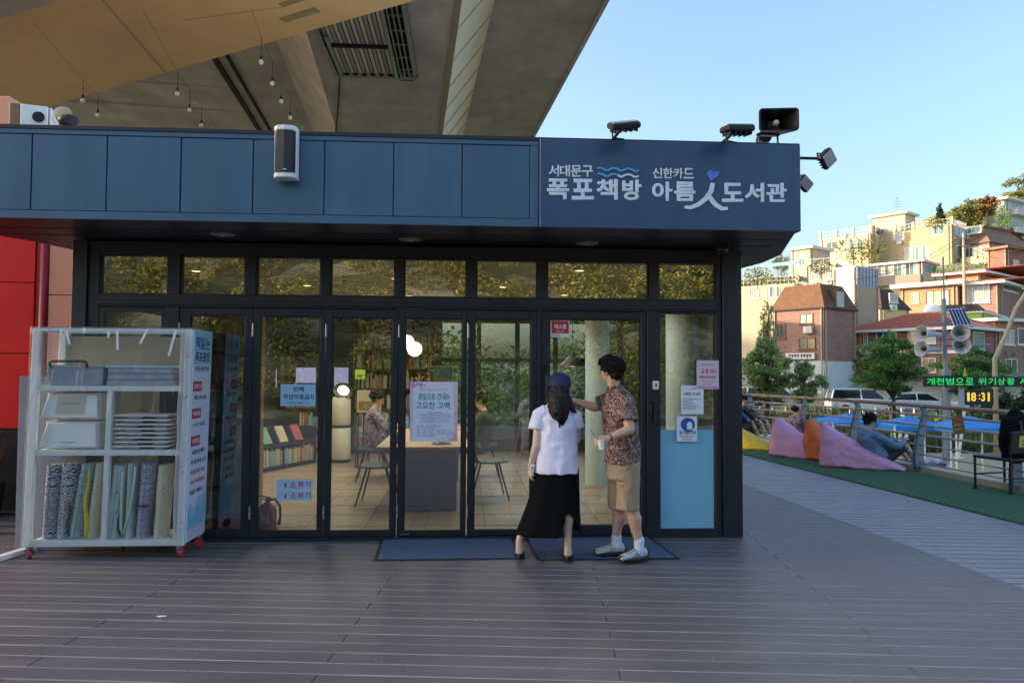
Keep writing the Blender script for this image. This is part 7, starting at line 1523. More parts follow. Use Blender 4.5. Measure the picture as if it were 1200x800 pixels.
# pole with LED board, clock, horns and solar panel
D = 30.0; g = V((*v2(atd(1108, 436, D)), -2.0)); t = thing('notice_pole', 'grey pole carrying solar panel, green LED board, clock and four horn loudspeakers', 'pole', g)
def pp(px, py, dd=0): return atd(px, py, D + dd)
b = MB(); b.tube([g, V((g.x, g.y, zat(1108, 436, D)))], 0.16, 14); b.lathe([(0.16, 0), (0.20, 0.04), (0.20, 0.22), (0.16, 0.26)], 14, V((g.x, g.y, zat(1108, 438, D) - 0.1))); build('pole', b, 'rail_post', t, smooth='auto')
b = MB(); b.tube([V((g.x, g.y, zat(1108, 436, D))), V((g.x - 0.03, g.y, zat(1104, 350, D)))], 0.085, 12); b.tube([V((g.x, g.y, zat(1104, 352, D))), V((g.x - .02, g.y, zat(1104, 300, D)))], 0.035, 8); build('upper_pole', b, 'rail_post', t, smooth='auto')
yl = g.y - 0.322; ax = lambda q: aty(q, 446, yl).x; az = lambda q, r_: aty(q, r_, yl).z
b = MB(); b.box2((ax(1083.5), g.y - 0.32, az(1100, 452.8)), (ax(1262), g.y - 0.20, az(1100, 440.8))); led = build('led_board', b, 'led_black', t, bevel=0.01)
def put3(body, x0, y0, x1, y1, m, par, bold=0.02): a, c, q = aty(x0, y1, yl), aty(x1, y1, yl), aty(x0, y0, yl); return text(body, (a.x, yl, a.z), EX, EZ, c.x - a.x, q.z - a.z, m, par, 'lettering', 0.004, bold)
for ch, a in zip('개천범으로', (1086, 1097, 1108.5, 1120, 1131.5)): put3(ch, a, 442.6, a + 9.5, 450.8, 'led_green', led, 0.01)
for ch, a in zip('위기상황', (1146.5, 1158, 1169, 1180)): put3(ch, a, 442.6, a + 9, 450.8, 'led_green', led, 0.01)
put3('시', 1195, 442.6, 1204, 450.8, 'led_green', led, 0.01)
b = MB(); b.box2((ax(1131), g.y - 0.32, az(1146, 474.5)), (ax(1164), g.y - 0.20, az(1146, 456))); b.box2((ax(1140), g.y - 0.20, az(1146, 460)), (g.x, g.y - 0.12, az(1146, 457))); clk = build('clock_board', b, 'led_black', t)
b = MB(); b.box2((ax(1124.6), g.y - 0.30, az(1126, 476)), (ax(1130.5), g.y - 0.2, az(1126, 456))); build('side_box', b, 'grey_plastic', t)
for ch, a, c in (('1', 1133.5, 1136.5), ('8', 1138, 1144), (':', 1147, 1148.6), ('3', 1150, 1154.5), ('1', 1157.5, 1160)): put3(ch, a, 459.6 if ch != ':' else 462, c, 470 if ch != ':' else 468, 'led_amber', clk, 0.03)
def horn(mnt, tip, lab=None):
    d = (tip - mnt).normalized(); Lh = (tip - mnt).length; r = d.to_track_quat('Z', 'Y').to_matrix(); b = MB(); b.lathe([(0.10, 0.0), (0.10, Lh * 0.3), (0.12, Lh * 0.55), (0.20, Lh * 0.8), (0.33, Lh * 0.98), (0.34, Lh), (0.32, Lh), (0.18, Lh * 0.8), (0.06, Lh * 0.55)], 20, mnt, r); h = build('horn', b, 'horn_grey', t, smooth='auto'); b = MB(); b.ell(mnt + d * Lh * 0.86, (0.09, 0.09, 0.12), rot=r); build('horn_core', b, 'wall_dark', h, smooth=True)
for a, c in (((1102, 392, 0), (1079, 390.5, -0.25)), ((1102, 410, 0), (1079, 408.5, -0.25)), ((1117, 390, 0.2), (1126, 389.5, -0.9)), ((1117, 405, 0.2), (1127, 404.5, -0.9))): horn(pp(*a), pp(*c))
b = MB(); b.tube([pp(1085, 378), pp(1140, 382)], 0.045, 8); b.tube([pp(1098, 397), pp(1122, 397)], 0.05, 8); b.tube([pp(1110, 405), pp(1160, 404)], 0.05, 8); build('cross_arm', b, 'rail_post', t)
sp = [pp(1110.5, 362), pp(1129, 361), pp(1139, 381, -0.4), pp(1118.5, 382, -0.4)]; b = MB(); b.prism(sp, (0.02, 0.05, -0.03)); so2 = build('solar_panel', b, 'white_metal', t)
for k in range(5): # panel cells
    b = MB(); f0, f1 = (k + .1) / 5, (k + .92) / 5; q = [sp[0].lerp(sp[1], f0), sp[0].lerp(sp[1], f1), sp[3].lerp(sp[2], f1), sp[3].lerp(sp[2], f0)]; cq = sum(q, V()) / 4; nn = (q[1] - q[0]).cross(q[3] - q[0]).normalized(); nn = nn if nn.y < 0 else -nn; b.add([cq + (z - cq) * 0.93 + nn * 0.012 for z in q], [(0, 1, 2, 3)]); build('solar_cell', b, 'solar', so2)
b = MB(); b.tube([pp(1124, 372), pp(1107, 378)], 0.04, 8); build('panel_arm', b, 'rail_post', t)
b = MB(); q0, q1 = pp(1131, 431), pp(1131, 461); b.prism([q0, q0 + V((0.12, 0, -0.5)), q1 + V((0.08, 0, 0.1)), q1 + V((-.1, 0, 0)), q0 + V((-0.08, 0, -.4))], (0, 0.03, 0)); tag(build('yellow_flag', b, 'yellow_flag'), 'narrow yellow pennant beside the loudspeaker pole', 'flag')
D = 33; gl = V((*v2(atd(1166, 436, D)), -2)); t = thing('lamp_post', 'slim leaning street lamp post right of the loudspeaker pole', 'street lamp', gl); b = MB(); b.tube([gl, V((gl.x, gl.y, zat(1166, 420, D))), atd(1180, 390, D), atd(1190, 362, D), atd(1204, 340, D)], [0.12, 0.1, 0.09, 0.08, 0.07], 10); build('post', b, 'wall_tan', t, smooth=True); b = MB(); b.box(atd(1207, 338, D), (0.6, 0.3, 0.12)); build('lamp_head', b, 'grey_metal', t, bevel=0.03)
# white guard fence in front of the road
t = thing('guard_fence', 'low white railing along the far edge of the stream bank', 'fence', camplan(20, 46, -1.3))
for k in range(40):
    X = 9 + k * 0.8; q = camplan(X, 46.0, -1.33); b = MB(); b.box(q + EZ * 0.35, (0.06, 0.06, 0.8)); build('fence_post', b, 'white_metal', t)
for z in (0.3, 0.7): b = MB(); b.bar(camplan(8.8, 46, -1.3 + z), camplan(40.5, 46, -1.3 + z), 0.04, 0.05); build('rail', b, 'white_metal', t)
# cars
def car(lab, px, D, hd_deg, m, kind):
    p = gpt(px, D); p.z = -1.256; t = thing('parked_car', lab, 'car', p, 'cars parked along the road'); r = MX.Rotation(R(hd_deg), 3, 'Z'); g = lambda x, y, z: p + r @ V((x, y, z))
    if kind == 'suv': low = [(-2.3, .35), (-2.32, .75), (-2.28, 1.05), (-1.0, 1.07), (0.9, 1.05), (2.1, 0.95), (2.33, .75), (2.3, .35)]; cab = [(-2.22, 1.05), (-2.05, 1.66), (-0.2, 1.72), (0.45, 1.66), (1.15, 1.04)]
    else: low = [(-2.25, .32), (-2.32, .65), (-2.25, .92), (-1.2, .95), (1.0, .92), (2.1, .78), (2.35, .6), (2.3, .32)]; cab = [(-2.0, .92), (-1.2, 1.38), (-0.2, 1.45), (0.3, 1.40), (1.15, .91)]
    b = MB(); ys_ = [(-0.90, 0.93), (-0.86, 1.0), (0.86, 1.0), (0.90, 0.93)]
    b.rings([[g(x * (1 if abs(y) < .88 else .985), y, 0.33 + (z - 0.33) * s + (0.0 if s == 1 else .02)) for x, z in low] for y, s in ys_]); build('body', b, m, t, bevel=0.05, seg=2)
    b = MB(); b.rings([[g(x * (0.97 if abs(y) > .6 else 1), y * (1 if z < cab[0][1] + .05 else 0.86), z) for x, z in cab] for y in (-0.82, 0.82)]); build('windows', b, 'car_glass', t, bevel=0.03)
    b = MB(); zr_ = max(z for x, z in cab); rx0, rx1 = cab[1][0], cab[-2][0]; b.rings([[g(rx0 - .03, y, cab[1][1] + .012), g((rx0 + rx1) / 2, y, zr_ + .03), g(rx1 + .05, y, cab[-2][1] + .012), g(rx1, y, cab[-2][1] - .03), g(rx0 + .05, y, cab[1][1] - .04)] for y in (-0.72, 0.72)]); build('roof', b, m, t, bevel=0.02)
    for y in (-1, 1):
        for (x0, z0), (x1, z1) in ((cab[0], cab[1]), (cab[-1], cab[-2]), ((-.35, cab[0][1]), (-.4, zr_ - .03))): b = MB(); b.bar(g(x0, y * .825, z0), g(x1, y * .715, z1), 0.07, 0.05); build('pillar', b, m, t)
        b = MB(); b.box(g(1.0, y * 0.98, cab[0][1] + .08), (0.12, 0.18, 0.13), r); build('mirror', b, m, t, bevel=0.03)
        b = MB(); b.box(g(2.24, y * .62, .74 if kind == 'suv' else .66), (0.12, 0.36, 0.14), r); build('headlight', b, 'chrome', t, bevel=0.02); b = MB(); b.box(g(-2.29, y * .66, .85), (0.08, 0.3, 0.16), r); build('tail_light', b, 'ink_red', t)
        for x in (-1.38, 1.42):
            b = MB(); wr = r @ E3(90, 0, 0); b.lathe([(0.2, -0.11), (0.33, -0.1), (0.345, 0), (0.33, 0.1), (0.2, 0.11)], 20, g(x, y * .80, 0.345), wr); w0 = build('wheel', b, 'tyre', t, smooth='auto'); b = MB(); b.lathe([(0.20, 0.0), (0.20, 0.02), (0.05, 0.03)], 12, g(x, y * .905, 0.345), r @ E3(90 * y, 0, 0)); build('rim', b, 'steel', w0)
    b = MB(); b.box(g(2.335, 0, .62), (0.03, 0.9, 0.14), r); build('grille', b, 'black_plastic', t); b = MB(); b.box(g(2.35, 0, .47), (0.02, 0.5, 0.11), r); build('number_plate', b, 'paper', t)
car('white parked SUV left of the round tree across the stream', 1012, 49.5, -14, 'car_white', 'suv')
car('white parked sedan right of the white SUV, behind the round tree', 1078, 50.5, -20, 'car_white', 'sedan')
car('white parked car partly hidden below the clock board', 1152, 50, -172, 'car_white', 'sedan')
car('grey parked car in the shade at the left by the blue awning', 905, 53, 0, 'car_grey', 'suv')
random.seed(31)
# ================================================================ HOUSES ON THE HILLSIDE
class House:
    """a block whose near vertical corner stands at pixel c, depth D; left wall runs to pixel l, right wall to pixel r"""
    def __init__(s, name, label, D, c, l, r, yt, yb, psi, m, cat='house', mr=None, ztop=None):
        s.D = D; s.C = v2(atd(c, 436, D)); s.psi = math.atan((c - 600) / F) + R(3.55 + psi); s.u = V((-math.cos(s.psi), math.sin(s.psi))); s.w = V((math.sin(s.psi), math.cos(s.psi)))
        a = R(-3.55); f2, r2 = FWD, RGT
        def solve(px, d):   # length along d so that the end projects on px
            k = (px - 600) / F; q = s.C - v2(CAM); return (k * q.dot(f2) - q.dot(r2)) / (d.dot(r2) - k * d.dot(f2))
        s.L = solve(l, s.u); s.W = min(18, max(1.5, solve(r, s.w))) if r else 6
        if s.W < 0: s.W = 6
        s.zt = zat(c, yt, D); s.zb = min(zat(c, yb, D), ground(s.C.x, s.C.y) - 0.5, ground(*(s.C + s.u * s.L)) - 0.5) - 0.5
        s.t = thing(name, label, cat, V((s.C.x, s.C.y, s.zb + 0.5))); s.n1 = -s.w; s.n2 = -s.u
        b = MB(); b.prism([s.P(*q, s.zb) for q in ((0, 0), (s.L, 0), (s.L, s.W), (0, s.W))], (0, 0, s.zt - s.zb)); s.wall = build('wall', b, m, s.t, uv=True)
        for f_, ln in (('l', s.L), ('r', s.W)):
            for q in (.04, .95): a = ln * q; b = MB(); s.bx(b, f_, a - .05, a + .05, s.zb, s.zt - .02, .02, .13); build('drain_pipe', b, 'wall_tan', s.t)
    def P(s, a, d, z): q = s.C + s.u * a + s.w * d; return V((q.x, q.y, z))
    def on(s, face, px, py):
        p = s.P(0, 0, 0); n = V((*(s.n1 if face == 'l' else s.n2), 0)); q = atp(px, py, p, n); e = v2(q) - s.C; return (e.dot(s.u) if face == 'l' else e.dot(s.w)), q.z
    def rectp(s, face, x0, y0, x1, y1): # in wall coordinates
        a0, z1 = s.on(face, x0, y0); a1, z0 = s.on(face, x1, y1); return min(a0, a1), max(a0, a1), min(z0, z1), max(z0, z1)
    def bx(s, mbx, face, a0, a1, z0, z1, e0, e1):
        if face == 'l': pts = [s.P(a, -e, z) for z in (z0, z1) for e in (e0, e1) for a in (a0, a1)]
        else: pts = [s.P(-e, a, z) for z in (z0, z1) for e in (e0, e1) for a in (a0, a1)]
        mbx.add(pts, [(0, 2, 3, 1), (4, 5, 7, 6), (0, 1, 5, 4), (2, 6, 7, 3), (0, 4, 6, 2), (1, 3, 7, 5)]); return mbx
    def win(s, face, x0, y0, x1, y1, glass='win_glass', frame='trim_white', div=2, t=0.09):
        a0, a1, z0, z1 = s.rectp(face, x0, y0, x1, y1); b = MB(); s.bx(b, face, a0, a1, z0, z0 + t, -.05, .06); s.bx(b, face, a0, a1, z1 - t, z1, -.05, .06); s.bx(b, face, a0, a0 + t, z0 + t, z1 - t, -.05, .06); s.bx(b, face, a1 - t, a1, z0 + t, z1 - t, -.05, .06)
        for k in range(1, div): q = a0 + (a1 - a0) * k / div; s.bx(b, face, q - t * .35, q + t * .35, z0 + t, z1 - t, -.05, .05)
        w0 = build('window', b, frame, s.t)
        for k in range(div): p0 = a0 + (a1 - a0) * k / div; p1 = a0 + (a1 - a0) * (k + 1) / div; b = MB(); s.bx(b, face, p0 + t * .4, p1 - t * .4, z0 + t * .9, z1 - t * .9, -.03, 0.012 + 0.004 * k); build('pane', b, glass if isinstance(glass, str) else glass[k % len(glass)], w0)
        b = MB(); s.bx(b, face, a0 - .08, a1 + .08, z0 - .1, z0 - 0.004, -.02, .12); build('sill', b, frame, w0)
        if random.random() < 0.3:   # outdoor air-conditioning unit on brackets under the window
            am = a0 + (a1 - a0) * rnd(.2, .8); b = MB(); s.bx(b, face, am - .4, am + .4, z0 - .85, z0 - .25, .1, .42); u_ = build('air_conditioner', b, 'trim_white', s.t); b = MB(); s.bx(b, face, am - .28, am + .12, z0 - .78, z0 - .32, .42, .43); build('fan_grille', b, 'grey_metal', u_)
    def box(s, name, face, x0, y0, x1, y1, e0, e1, m, uv=False): a0, a1, z0, z1 = s.rectp(face, x0, y0, x1, y1); b = MB(); s.bx(b, face, a0, a1, z0, z1, e0, e1); return build(name, b, m, s.t, uv=uv)
    def top(s, name, over, h, m, dz=0.0): b = MB(); b.prism([s.P(*q, s.zt + dz) for q in ((-over, -over), (s.L + over, -over), (s.L + over, s.W + over), (-over, s.W + over))], (0, 0, h)); return build(name, b, m, s.t)
    def parapet(s, h, m, th=0.25):
        b = MB(); z = s.zt
        for a0, a1, d0, d1 in ((0, s.L, 0, th), (0, s.L, s.W - th, s.W), (0, th, th, s.W - th), (s.L - th, s.L, th, s.W - th)): b.prism([s.P(*q, z + .002) for q in ((a0 - .03, d0 - .03), (a1 + .03, d0 - .03), (a1 + .03, d1 + .03), (a0 - .03, d1 + .03))], (0, 0, h))
        return build('parapet', b, m, s.t)
    def rail(s, h, m='trim_white', n=14, piers=0, pm='wall_cream'):
        z = s.zt; b = MB()
        for a0, d0, a1, d1 in ((0, 0.1, s.L, 0.1), (0.1, 0, 0.1, s.W)): b.bar(s.P(a0, d0, z + h), s.P(a1, d1, z + h), .06, .06); b.bar(s.P(a0, d0, z + h * .5), s.P(a1, d1, z + h * .5), .04, .04); [b.bar(s.P(a0 + (a1 - a0) * k / n, d0 + (d1 - d0) * k / n, z), s.P(a0 + (a1 - a0) * k / n, d0 + (d1 - d0) * k / n, z + h), .04, .04) for k in range(n + 1)]
        build('roof_railing', b, m, s.t)
        for k in range(piers): q = s.L * k / max(1, piers - 1); b = MB(); c = s.P(q, 0.2, z); b.box(c + EZ * h * .6, (0.45, 0.45, h * 1.2), MX.Rotation(-s.psi, 3, 'Z')); build('pier', b, pm, s.t)
    def hip(s, over, h, m, dz=0.0, ribs=0, ridge=0.25):
        z = s.zt + dz; a0, a1, d0, d1 = -over, s.L + over, -over, s.W + over; B = [s.P(a0, d0, z), s.P(a1, d0, z), s.P(a1, d1, z), s.P(a0, d1, z)]; mid = (d0 + d1) / 2; T = [s.P(a0 + (d1 - d0) * ridge, mid, z + h), s.P(a1 - (d1 - d0) * ridge, mid, z + h)]
        b = MB(); b.add(B + T, [(0, 4, 5, 1), (1, 5, 2), (2, 5, 4, 3), (3, 4, 0), (0, 1, 2, 3)]); b.v = b.v; rf = build('roof', b, m, s.t)
        b = MB(); b.prism([q - EZ * 0.25 for q in B], (0, 0, 0.245)); build('eaves', b, 'trim_white', s.t)
        if ribs:
            for k in range(ribs): f = (k + .5) / ribs; p0 = B[0].lerp(B[1], f); p1 = T[0].lerp(T[1], min(1, max(0, (f * (a1 - a0) - (d1 - d0) * ridge) / max(.01, (a1 - a0) - 2 * (d1 - d0) * ridge)))); lim = min(1, f * (a1 - a0) / ((d1 - d0) * ridge + 1e-6), (1 - f) * (a1 - a0) / ((d1 - d0) * ridge + 1e-6)); b = MB(); pe = p0.lerp(B[0].lerp(B[1], f) + (T[0] - B[0]) - (B[1] - B[0]).normalized() * (T[0] - B[0]).dot((B[1] - B[0]).normalized()), lim); b.tube([p0 + EZ * .03, pe + EZ * .03], 0.07, 6); build('tile_rib', b, m, rf)
            for p, q in ((B[0], T[0]), (T[0], T[1]), (T[1], B[1]), (T[0], B[3])): b = MB(); b.tube([p + EZ * .05, q + EZ * .05], 0.10, 6); build('ridge_tile', b, m, rf)
        return rf
    def mansard(s, yt, inset, m, m2=None):
        z0, z1 = s.zt, zat(pix(s.P(0, 0, s.zt))[0], yt, s.D); o = 0.15; B = [s.P(-o, -o, z0 + .004), s.P(s.L + o, -o, z0 + .004), s.P(s.L + o, s.W + o, z0 + .004), s.P(-o, s.W + o, z0 + .004)]; i = inset; T = [s.P(i, i, z1), s.P(s.L - i, i, z1), s.P(s.L - i, s.W - i, z1), s.P(i, s.W - i, z1)]
        b = MB(); b.rings([B, T]); rf = build('roof', b, m, s.t); b = MB(); b.prism([q - EZ * .16 + (q - (B[0] + B[2]) / 2).normalized() * .08 for q in B], (0, 0, .15)); build('eaves', b, 'shingle_dark', s.t)
        # courses of shingles
        for k in range(1, 9): f = k / 9; b = MB(); [b.bar(B[j].lerp(T[j], f), B[(j + 1) % 4].lerp(T[(j + 1) % 4], f), .05, .05) for j in (0, 3)]; build('shingle_course', b, m, rf)
        return rf
H_ = House
# brick corner house with mansard roof
h = H_('brick_house', 'pinkish brick corner house with brown mansard roof and white ground floor', 66, 966, 906, 1003, 359, 474, 30, 'brick_pink')
h.mansard(330, 0.8, 'shingle'); h.box('ground_floor', 'l', 905, 423, 966, 474, 0.0, .05, 'wall_ground'); h.box('ground_floor', 'r', 966, 423, 1003, 478, 0.004, .06, 'wall_ground')
h.win('l', 937, 368, 953, 379, 'win_pale', 'win_frame_brown'); h.win('l', 936, 396, 956, 409, 'win_glass', 'win_frame_brown'); h.win('l', 910, 380, 921, 396, 'win_glass', 'win_frame_brown'); h.win('l', 914, 448, 925, 470, 'win_glass', 'trim_white', 1); h.win('l', 944, 456, 960, 470, 'win_glass', 'trim_white', 2)
sg = h.box('shop_sign', 'l', 922, 414, 956, 420.5, .055, .25, 'trim_white'); a0, a1, z0, z1 = h.rectp('l', 925, 415.5, 953, 419)
for k in range(8): q = a0 + (a1 - a0) * (k + .5 + (0.3 if k > 3 else 0)) / 8.5; b = MB(); h.bx(b, 'l', q - .13, q + .13, z0 + (z1 - z0) * .6, z1, .255, .265); h.bx(b, 'l', q - .05, q + .05, z0, z0 + (z1 - z0) * .6, .255, .265); build('sign_mark', b, 'ink_dark', sg)
h.box('awning', 'l', 906, 424, 921, 429, .06, .9, 'ink_blue'); 
a0, a1, z0, z1 = h.rectp('l', 951, 338, 962, 347); zz_ = zat(990, 350, 66)
b = MB(); c = h.P(-0.05, h.W * .5, zz_); h.bx(b, 'r', h.W * .33, h.W * .62, zz_ - .9, zz_ + 1.0, -0.9, .12); d0 = build('dormer', b, 'win_frame_brown', h.t); b = MB(); h.bx(b, 'r', h.W * .36, h.W * .59, zz_ - .6, zz_ + .8, .12, .15); build('pane', b, 'win_pale', d0)
b = MB(); h.bx(b, 'r', h.W - .6, h.W + 2.2, zat(1003, 424, 66), zat(1003, 421, 66), -1, 1.4); b.prism([h.P(-1.5, h.W - .7, zat(1003, 421, 66)), h.P(-1.5, h.W + 2.3, zat(1003, 421, 66)), h.P(0.8, h.W + .8, zat(1003, 407, 66))], h.P(0.5, 0.2, 0) - h.P(0, 0, 0)); build('porch_roof', b, 'shingle_dark', h.t)
# red tiled brick house
h = H_('brick_house', 'red brick house with orange tiled hip roof behind the round tree', 64, 1130, 1004, 1168, 386, 474, 22, 'brick_red')
h.hip(0.7, 1.5, 'roof_tile', 0.3, 46, 0.5)
h.win('l', 1012, 389, 1017.5, 404, 'win_glass', 'trim_white'); h.win('l', 1027, 388, 1051, 404, ('win_glass', 'win_teal'), 'trim_white', 3); h.win('l', 1064, 387, 1097, 402, ('win_pale', 'win_teal', 'win_glass'), 'trim_white', 3); h.win('l', 1080, 419, 1097, 436, 'win_glass', 'trim_white', 2); h.win('l', 1020, 456, 1045, 474, 'win_pale', 'trim_white', 2); h.win('r', 1140, 388, 1153, 410, 'win_teal', 'trim_white', 1)
for y in (412, 440): h.box('string_course', 'l', 1006, y, 1129, y + 1.6, -.02, .08, 'trim_white')
h.box('drain_pipe', 'l', 1100.5, 390, 1102, 474, .01, .16, 'trim_white')
# white side house with dark mansard behind the tiled roof
h = H_('mansard_house', 'house with dark brown mansard roof and small lit window behind the brick corner house', 78, 1034, 1006, 1066, 360, 440, 40, 'wall_cream'); h.mansard(336, 1.2, 'shingle_dark'); h.win('r', 1042, 343, 1052, 355, 'win_pale', 'trim_white')
h = H_('tower_house', 'plain pale concrete stair tower between the two mansard roofs', 72, 1004, 978, 1030, 312, 440, 34, 'wall_paint'); 
b = MB(); h.bx(b, 'r', 0.0, h.W, zat(1010, 334, 72), zat(1010, 312, 72), 0, .06); o = build('corrugated_screen', b, 'grey_plastic', h.t)
for k in range(7): b = MB(); h.bx(b, 'r', h.W * k / 7 + .05, h.W * k / 7 + .2, zat(1010, 333, 72), zat(1010, 312.4, 72), .06, .12); build('screen_rib', b, 'grey_metal', o)
b = MB(); h.bx(b, 'r', 0.02, h.W, zat(1010, 440, 72), zat(1010, 335, 72), .0, .03); build('wall_panel', b, 'wall_tan', h.t); h.top('roof', .1, .12, 'trim_white', .003); h.win('l', 981, 338, 986, 346, 'win_glass', 'trim_white', 1)
# orange brick row houses in the second row
h = H_('orange_house', 'orange sunlit house with long pale eaves right of the dark mansard', 80, 1122, 1056, 1128, 333, 400, 18, 'brick_orange'); h.top('eaves', .8, .45, 'trim_white', .004); h.win('l', 1068, 343, 1077, 355, 'win_pale', 'wall_cream'); h.win('l', 1085, 341, 1113, 358, ('win_pale', 'wall_cream'), 'win_frame_brown', 3)
b = MB(); c = h.P(h.L * .35, -1.0, zat(1095, 366, 80)); b.lathe([(0.9, 0), (0.95, .2), (.7, .8), (.3, 1.0)], 16, c); b.box(c - EZ * .3, (3.2, 1.4, .4)); tag(build('water_tank', b, 'white_metal', smooth='auto'), 'silver roof water tank in front of the orange house', 'tank')
h = H_('orange_house', 'tall orange brick house with tiled hip roof above the green painted wall', 86, 1150, 1108, 1215, 320, 390, 20, 'brick_orange'); h.hip(1.0, 1.3, 'roof_tile', .3, 16, .5)
h = H_('orange_house', 'low house with wide white framed windows and tiled eaves at the right edge', 78, 1172, 1128, 1225, 332, 400, 14, 'brick_pink'); h.hip(0.8, 1.1, 'roof_tile', .3, 14, .5); h.win('l', 1133, 334, 1160, 354, 'win_pale', 'trim_white', 4); h.win('r', 1175, 332, 1192, 344, 'win_glass', 'trim_white', 2)
h = H_('garden_wall', 'lime green painted terrace wall with tiled coping', 72, 1152, 1108, 1180, 366, 390, 12, 'lime_paint', 'wall'); h.top('coping', .15, .18, 'trim_white', .003)
for k in range(9): b = MB(); c = h.P(h.L * (k + .5) / 9, 0.2, h.zt + .2); b.bar(c + V((0, -.5, 0)), c + V((0, .7, .75)), h.L / 9 * .8, .1); build('tile', b, 'shingle_dark', h.t)
# big cream apartment houses in the upper row
h = H_('cream_apartment', 'largest cream tiled apartment house on the hill with glazed corner balcony', 118, 1118, 1030, 1136, 262, 360, 20, 'tile_cream', 'apartment house'); h.rail(1.1, 'trim_white', 18, 5)
h.win('l', 1046, 273, 1059, 280, 'win_pale', 'trim_white'); h.win('l', 1072, 289, 1090, 307, ('win_pale', 'win_teal'), 'trim_white', 4); h.win('l', 1060, 291, 1070, 303, 'win_pale', 'trim_white', 2); h.win('l', 1093, 264, 1107, 274, 'win_teal', 'trim_white', 2); h.win('r', 1119, 266, 1135, 280, ('win_glass', 'win_teal'), 'trim_white', 3); h.win('r', 1120, 284, 1135, 305, ('win_pale', 'win_teal'), 'trim_white', 2)
c = h.P(h.L - 1.5, 3, h.zt); q = thing('roof_room', 'cream stair head with flat roof on top of the largest apartment house', 'roof room', c); b = MB(); b.box(c + EZ * 1.4, (5.5, 4, 3.6), MX.Rotation(-h.psi, 3, 'Z')); build('wall', b, 'wall_cream', q); b = MB(); b.box(c + EZ * 3.35, (6.6, 5, .35), MX.Rotation(-h.psi, 3, 'Z')); build('roof', b, 'trim_white', q)
c = atd(1051, 250, 121); c.z -= 1; t = thing('antenna', 'thin television antenna on the highest cream roof', 'antenna', c); b = MB(); tpz = zat(1051, 231, 121); b.tube([c, V((c.x, c.y, tpz))], .05, 6); build('mast', b, 'grey_metal', t); b = MB(); [b.bar(V((c.x - l, c.y, z)), V((c.x + l, c.y, z)), .04, .04) for z, l in ((tpz - .2, .4), (tpz - .7, .7), (tpz - 1.2, .55), (tpz - 1.6, .7))]; build('element', b, 'grey_metal', t)
h = H_('cream_apartment', 'cream house with roof terrace piers left of the largest apartment house', 124, 1022, 962, 1040, 272, 370, 22, 'wall_cream', 'apartment house', mr='brick'); h.rail(1.2, 'trim_white', 14, 4); h.win('l', 990, 282, 1010, 296, ('win_teal', 'win_pale'), 'trim_white', 4); h.win('l', 968, 284, 982, 292, 'win_glass', 'trim_white', 2); h.win('r', 1026, 266, 1036, 278, 'win_glass', 'trim_white', 2); h.win('r', 1026, 289, 1036, 300, 'win_glass', 'trim_white', 2); h.box('brick_strip', 'r', 1022.5, 264, 1026, 320, .0, .1, 'brick_pink')
h = H_('cream_apartment', 'narrow cream tower house with flat overhanging roof right of the low terrace house', 110, 952, 929, 974, 290, 380, 30, 'wall_cream', 'apartment house'); h.top('roof', .5, .4, 'trim_white', .003); h.win('l', 936, 303, 944, 311, 'win_teal', 'trim_white', 2); h.win('r', 960, 295, 972, 300, 'win_glass', 'trim_white', 2); h.win('l', 936, 323, 943, 331, 'win_glass', 'trim_white', 2)
h = H_('terrace_house', 'cream terrace with glass sunroom in front of the narrow tower house', 103, 982, 945, 990, 308, 380, 16, 'wall_cream'); h.rail(.9, 'trim_white', 12); h.win('l', 948, 310, 963, 328, 'win_pale', 'trim_white', 4); h.win('l', 965, 310, 974, 326, 'win_pale', 'trim_white', 3)
h = H_('sunroom_house', 'long glazed sunroom terrace below the largest apartment house', 100, 1082, 1022, 1098, 306, 380, 18, 'wall_cream'); h.top('roof', .5, .3, 'trim_white', .003); h.win('l', 1024, 309, 1046, 322, ('win_pale', 'win_glass'), 'trim_white', 5); h.win('l', 1047, 309, 1081, 323, ('win_glass', 'win_pale', 'win_teal'), 'trim_white', 7); h.win('r', 1083, 309, 1096, 323, 'win_teal', 'trim_white', 2); h.box('balcony', 'l', 1024, 326, 1081, 332, 0, .8, 'brick_pink')
h = H_('terrace_house', 'low cream house with planted balcony at the left end of the hillside', 96, 935, 858, 950, 331, 390, 18, 'wall_cream'); h.rail(1.0, 'trim_white', 16); h.win('l', 878, 338, 890, 350, 'win_pale', 'trim_white', 2); h.win('l', 898, 336, 914, 348, ('win_teal', 'win_pale'), 'trim_white', 4); h.win('r', 937, 323, 946, 331, 'win_glass', 'trim_white', 2)
b = MB()
for k in range(16): c = h.P(h.L * (k + .5) / 16, .6, h.zt + .6); leaves(b, c, (.6, .5, .6), 70, .3)
tag(build('balcony_plants', b, 'leaf_gold', h.t), kind='stuff')
t = thing('awning_roof', 'long pale blue glazed awning over the planted balcony', 'awning', h.P(h.L * .4, 2, h.zt)); b = MB(); b.prism([h.P(a, d, h.zt + 2.4 + .25 * d) for a, d in ((0.5, .5), (h.L - 1, .5), (h.L - 1, 3.5), (.5, 3.5))], (0, 0, .12)); build('sheet', b, 'paper_blue', t); b = MB(); [b.tube([h.P(a, .6, h.zt), h.P(a, .6, h.zt + 2.5)], .06, 6) for a in (1, h.L * .5, h.L - 1.5)]; build('posts', b, 'trim_white', t)
h = H_('brown_house', 'house with brown hipped roof and dark glazed veranda right of the largest apartment', 116, 1163, 1128, 1215, 282, 380, 26, 'brick_pink'); h.mansard(258, 2.6, 'roof_brown'); h.win('l', 1131, 291, 1160, 301, 'win_glass', 'trim_white', 6); h.box('balcony', 'l', 1129, 303, 1163, 309, 0, 1.0, 'wall_cream'); h.win('l', 1133, 266, 1150, 272, 'win_teal', 'trim_white', 3)
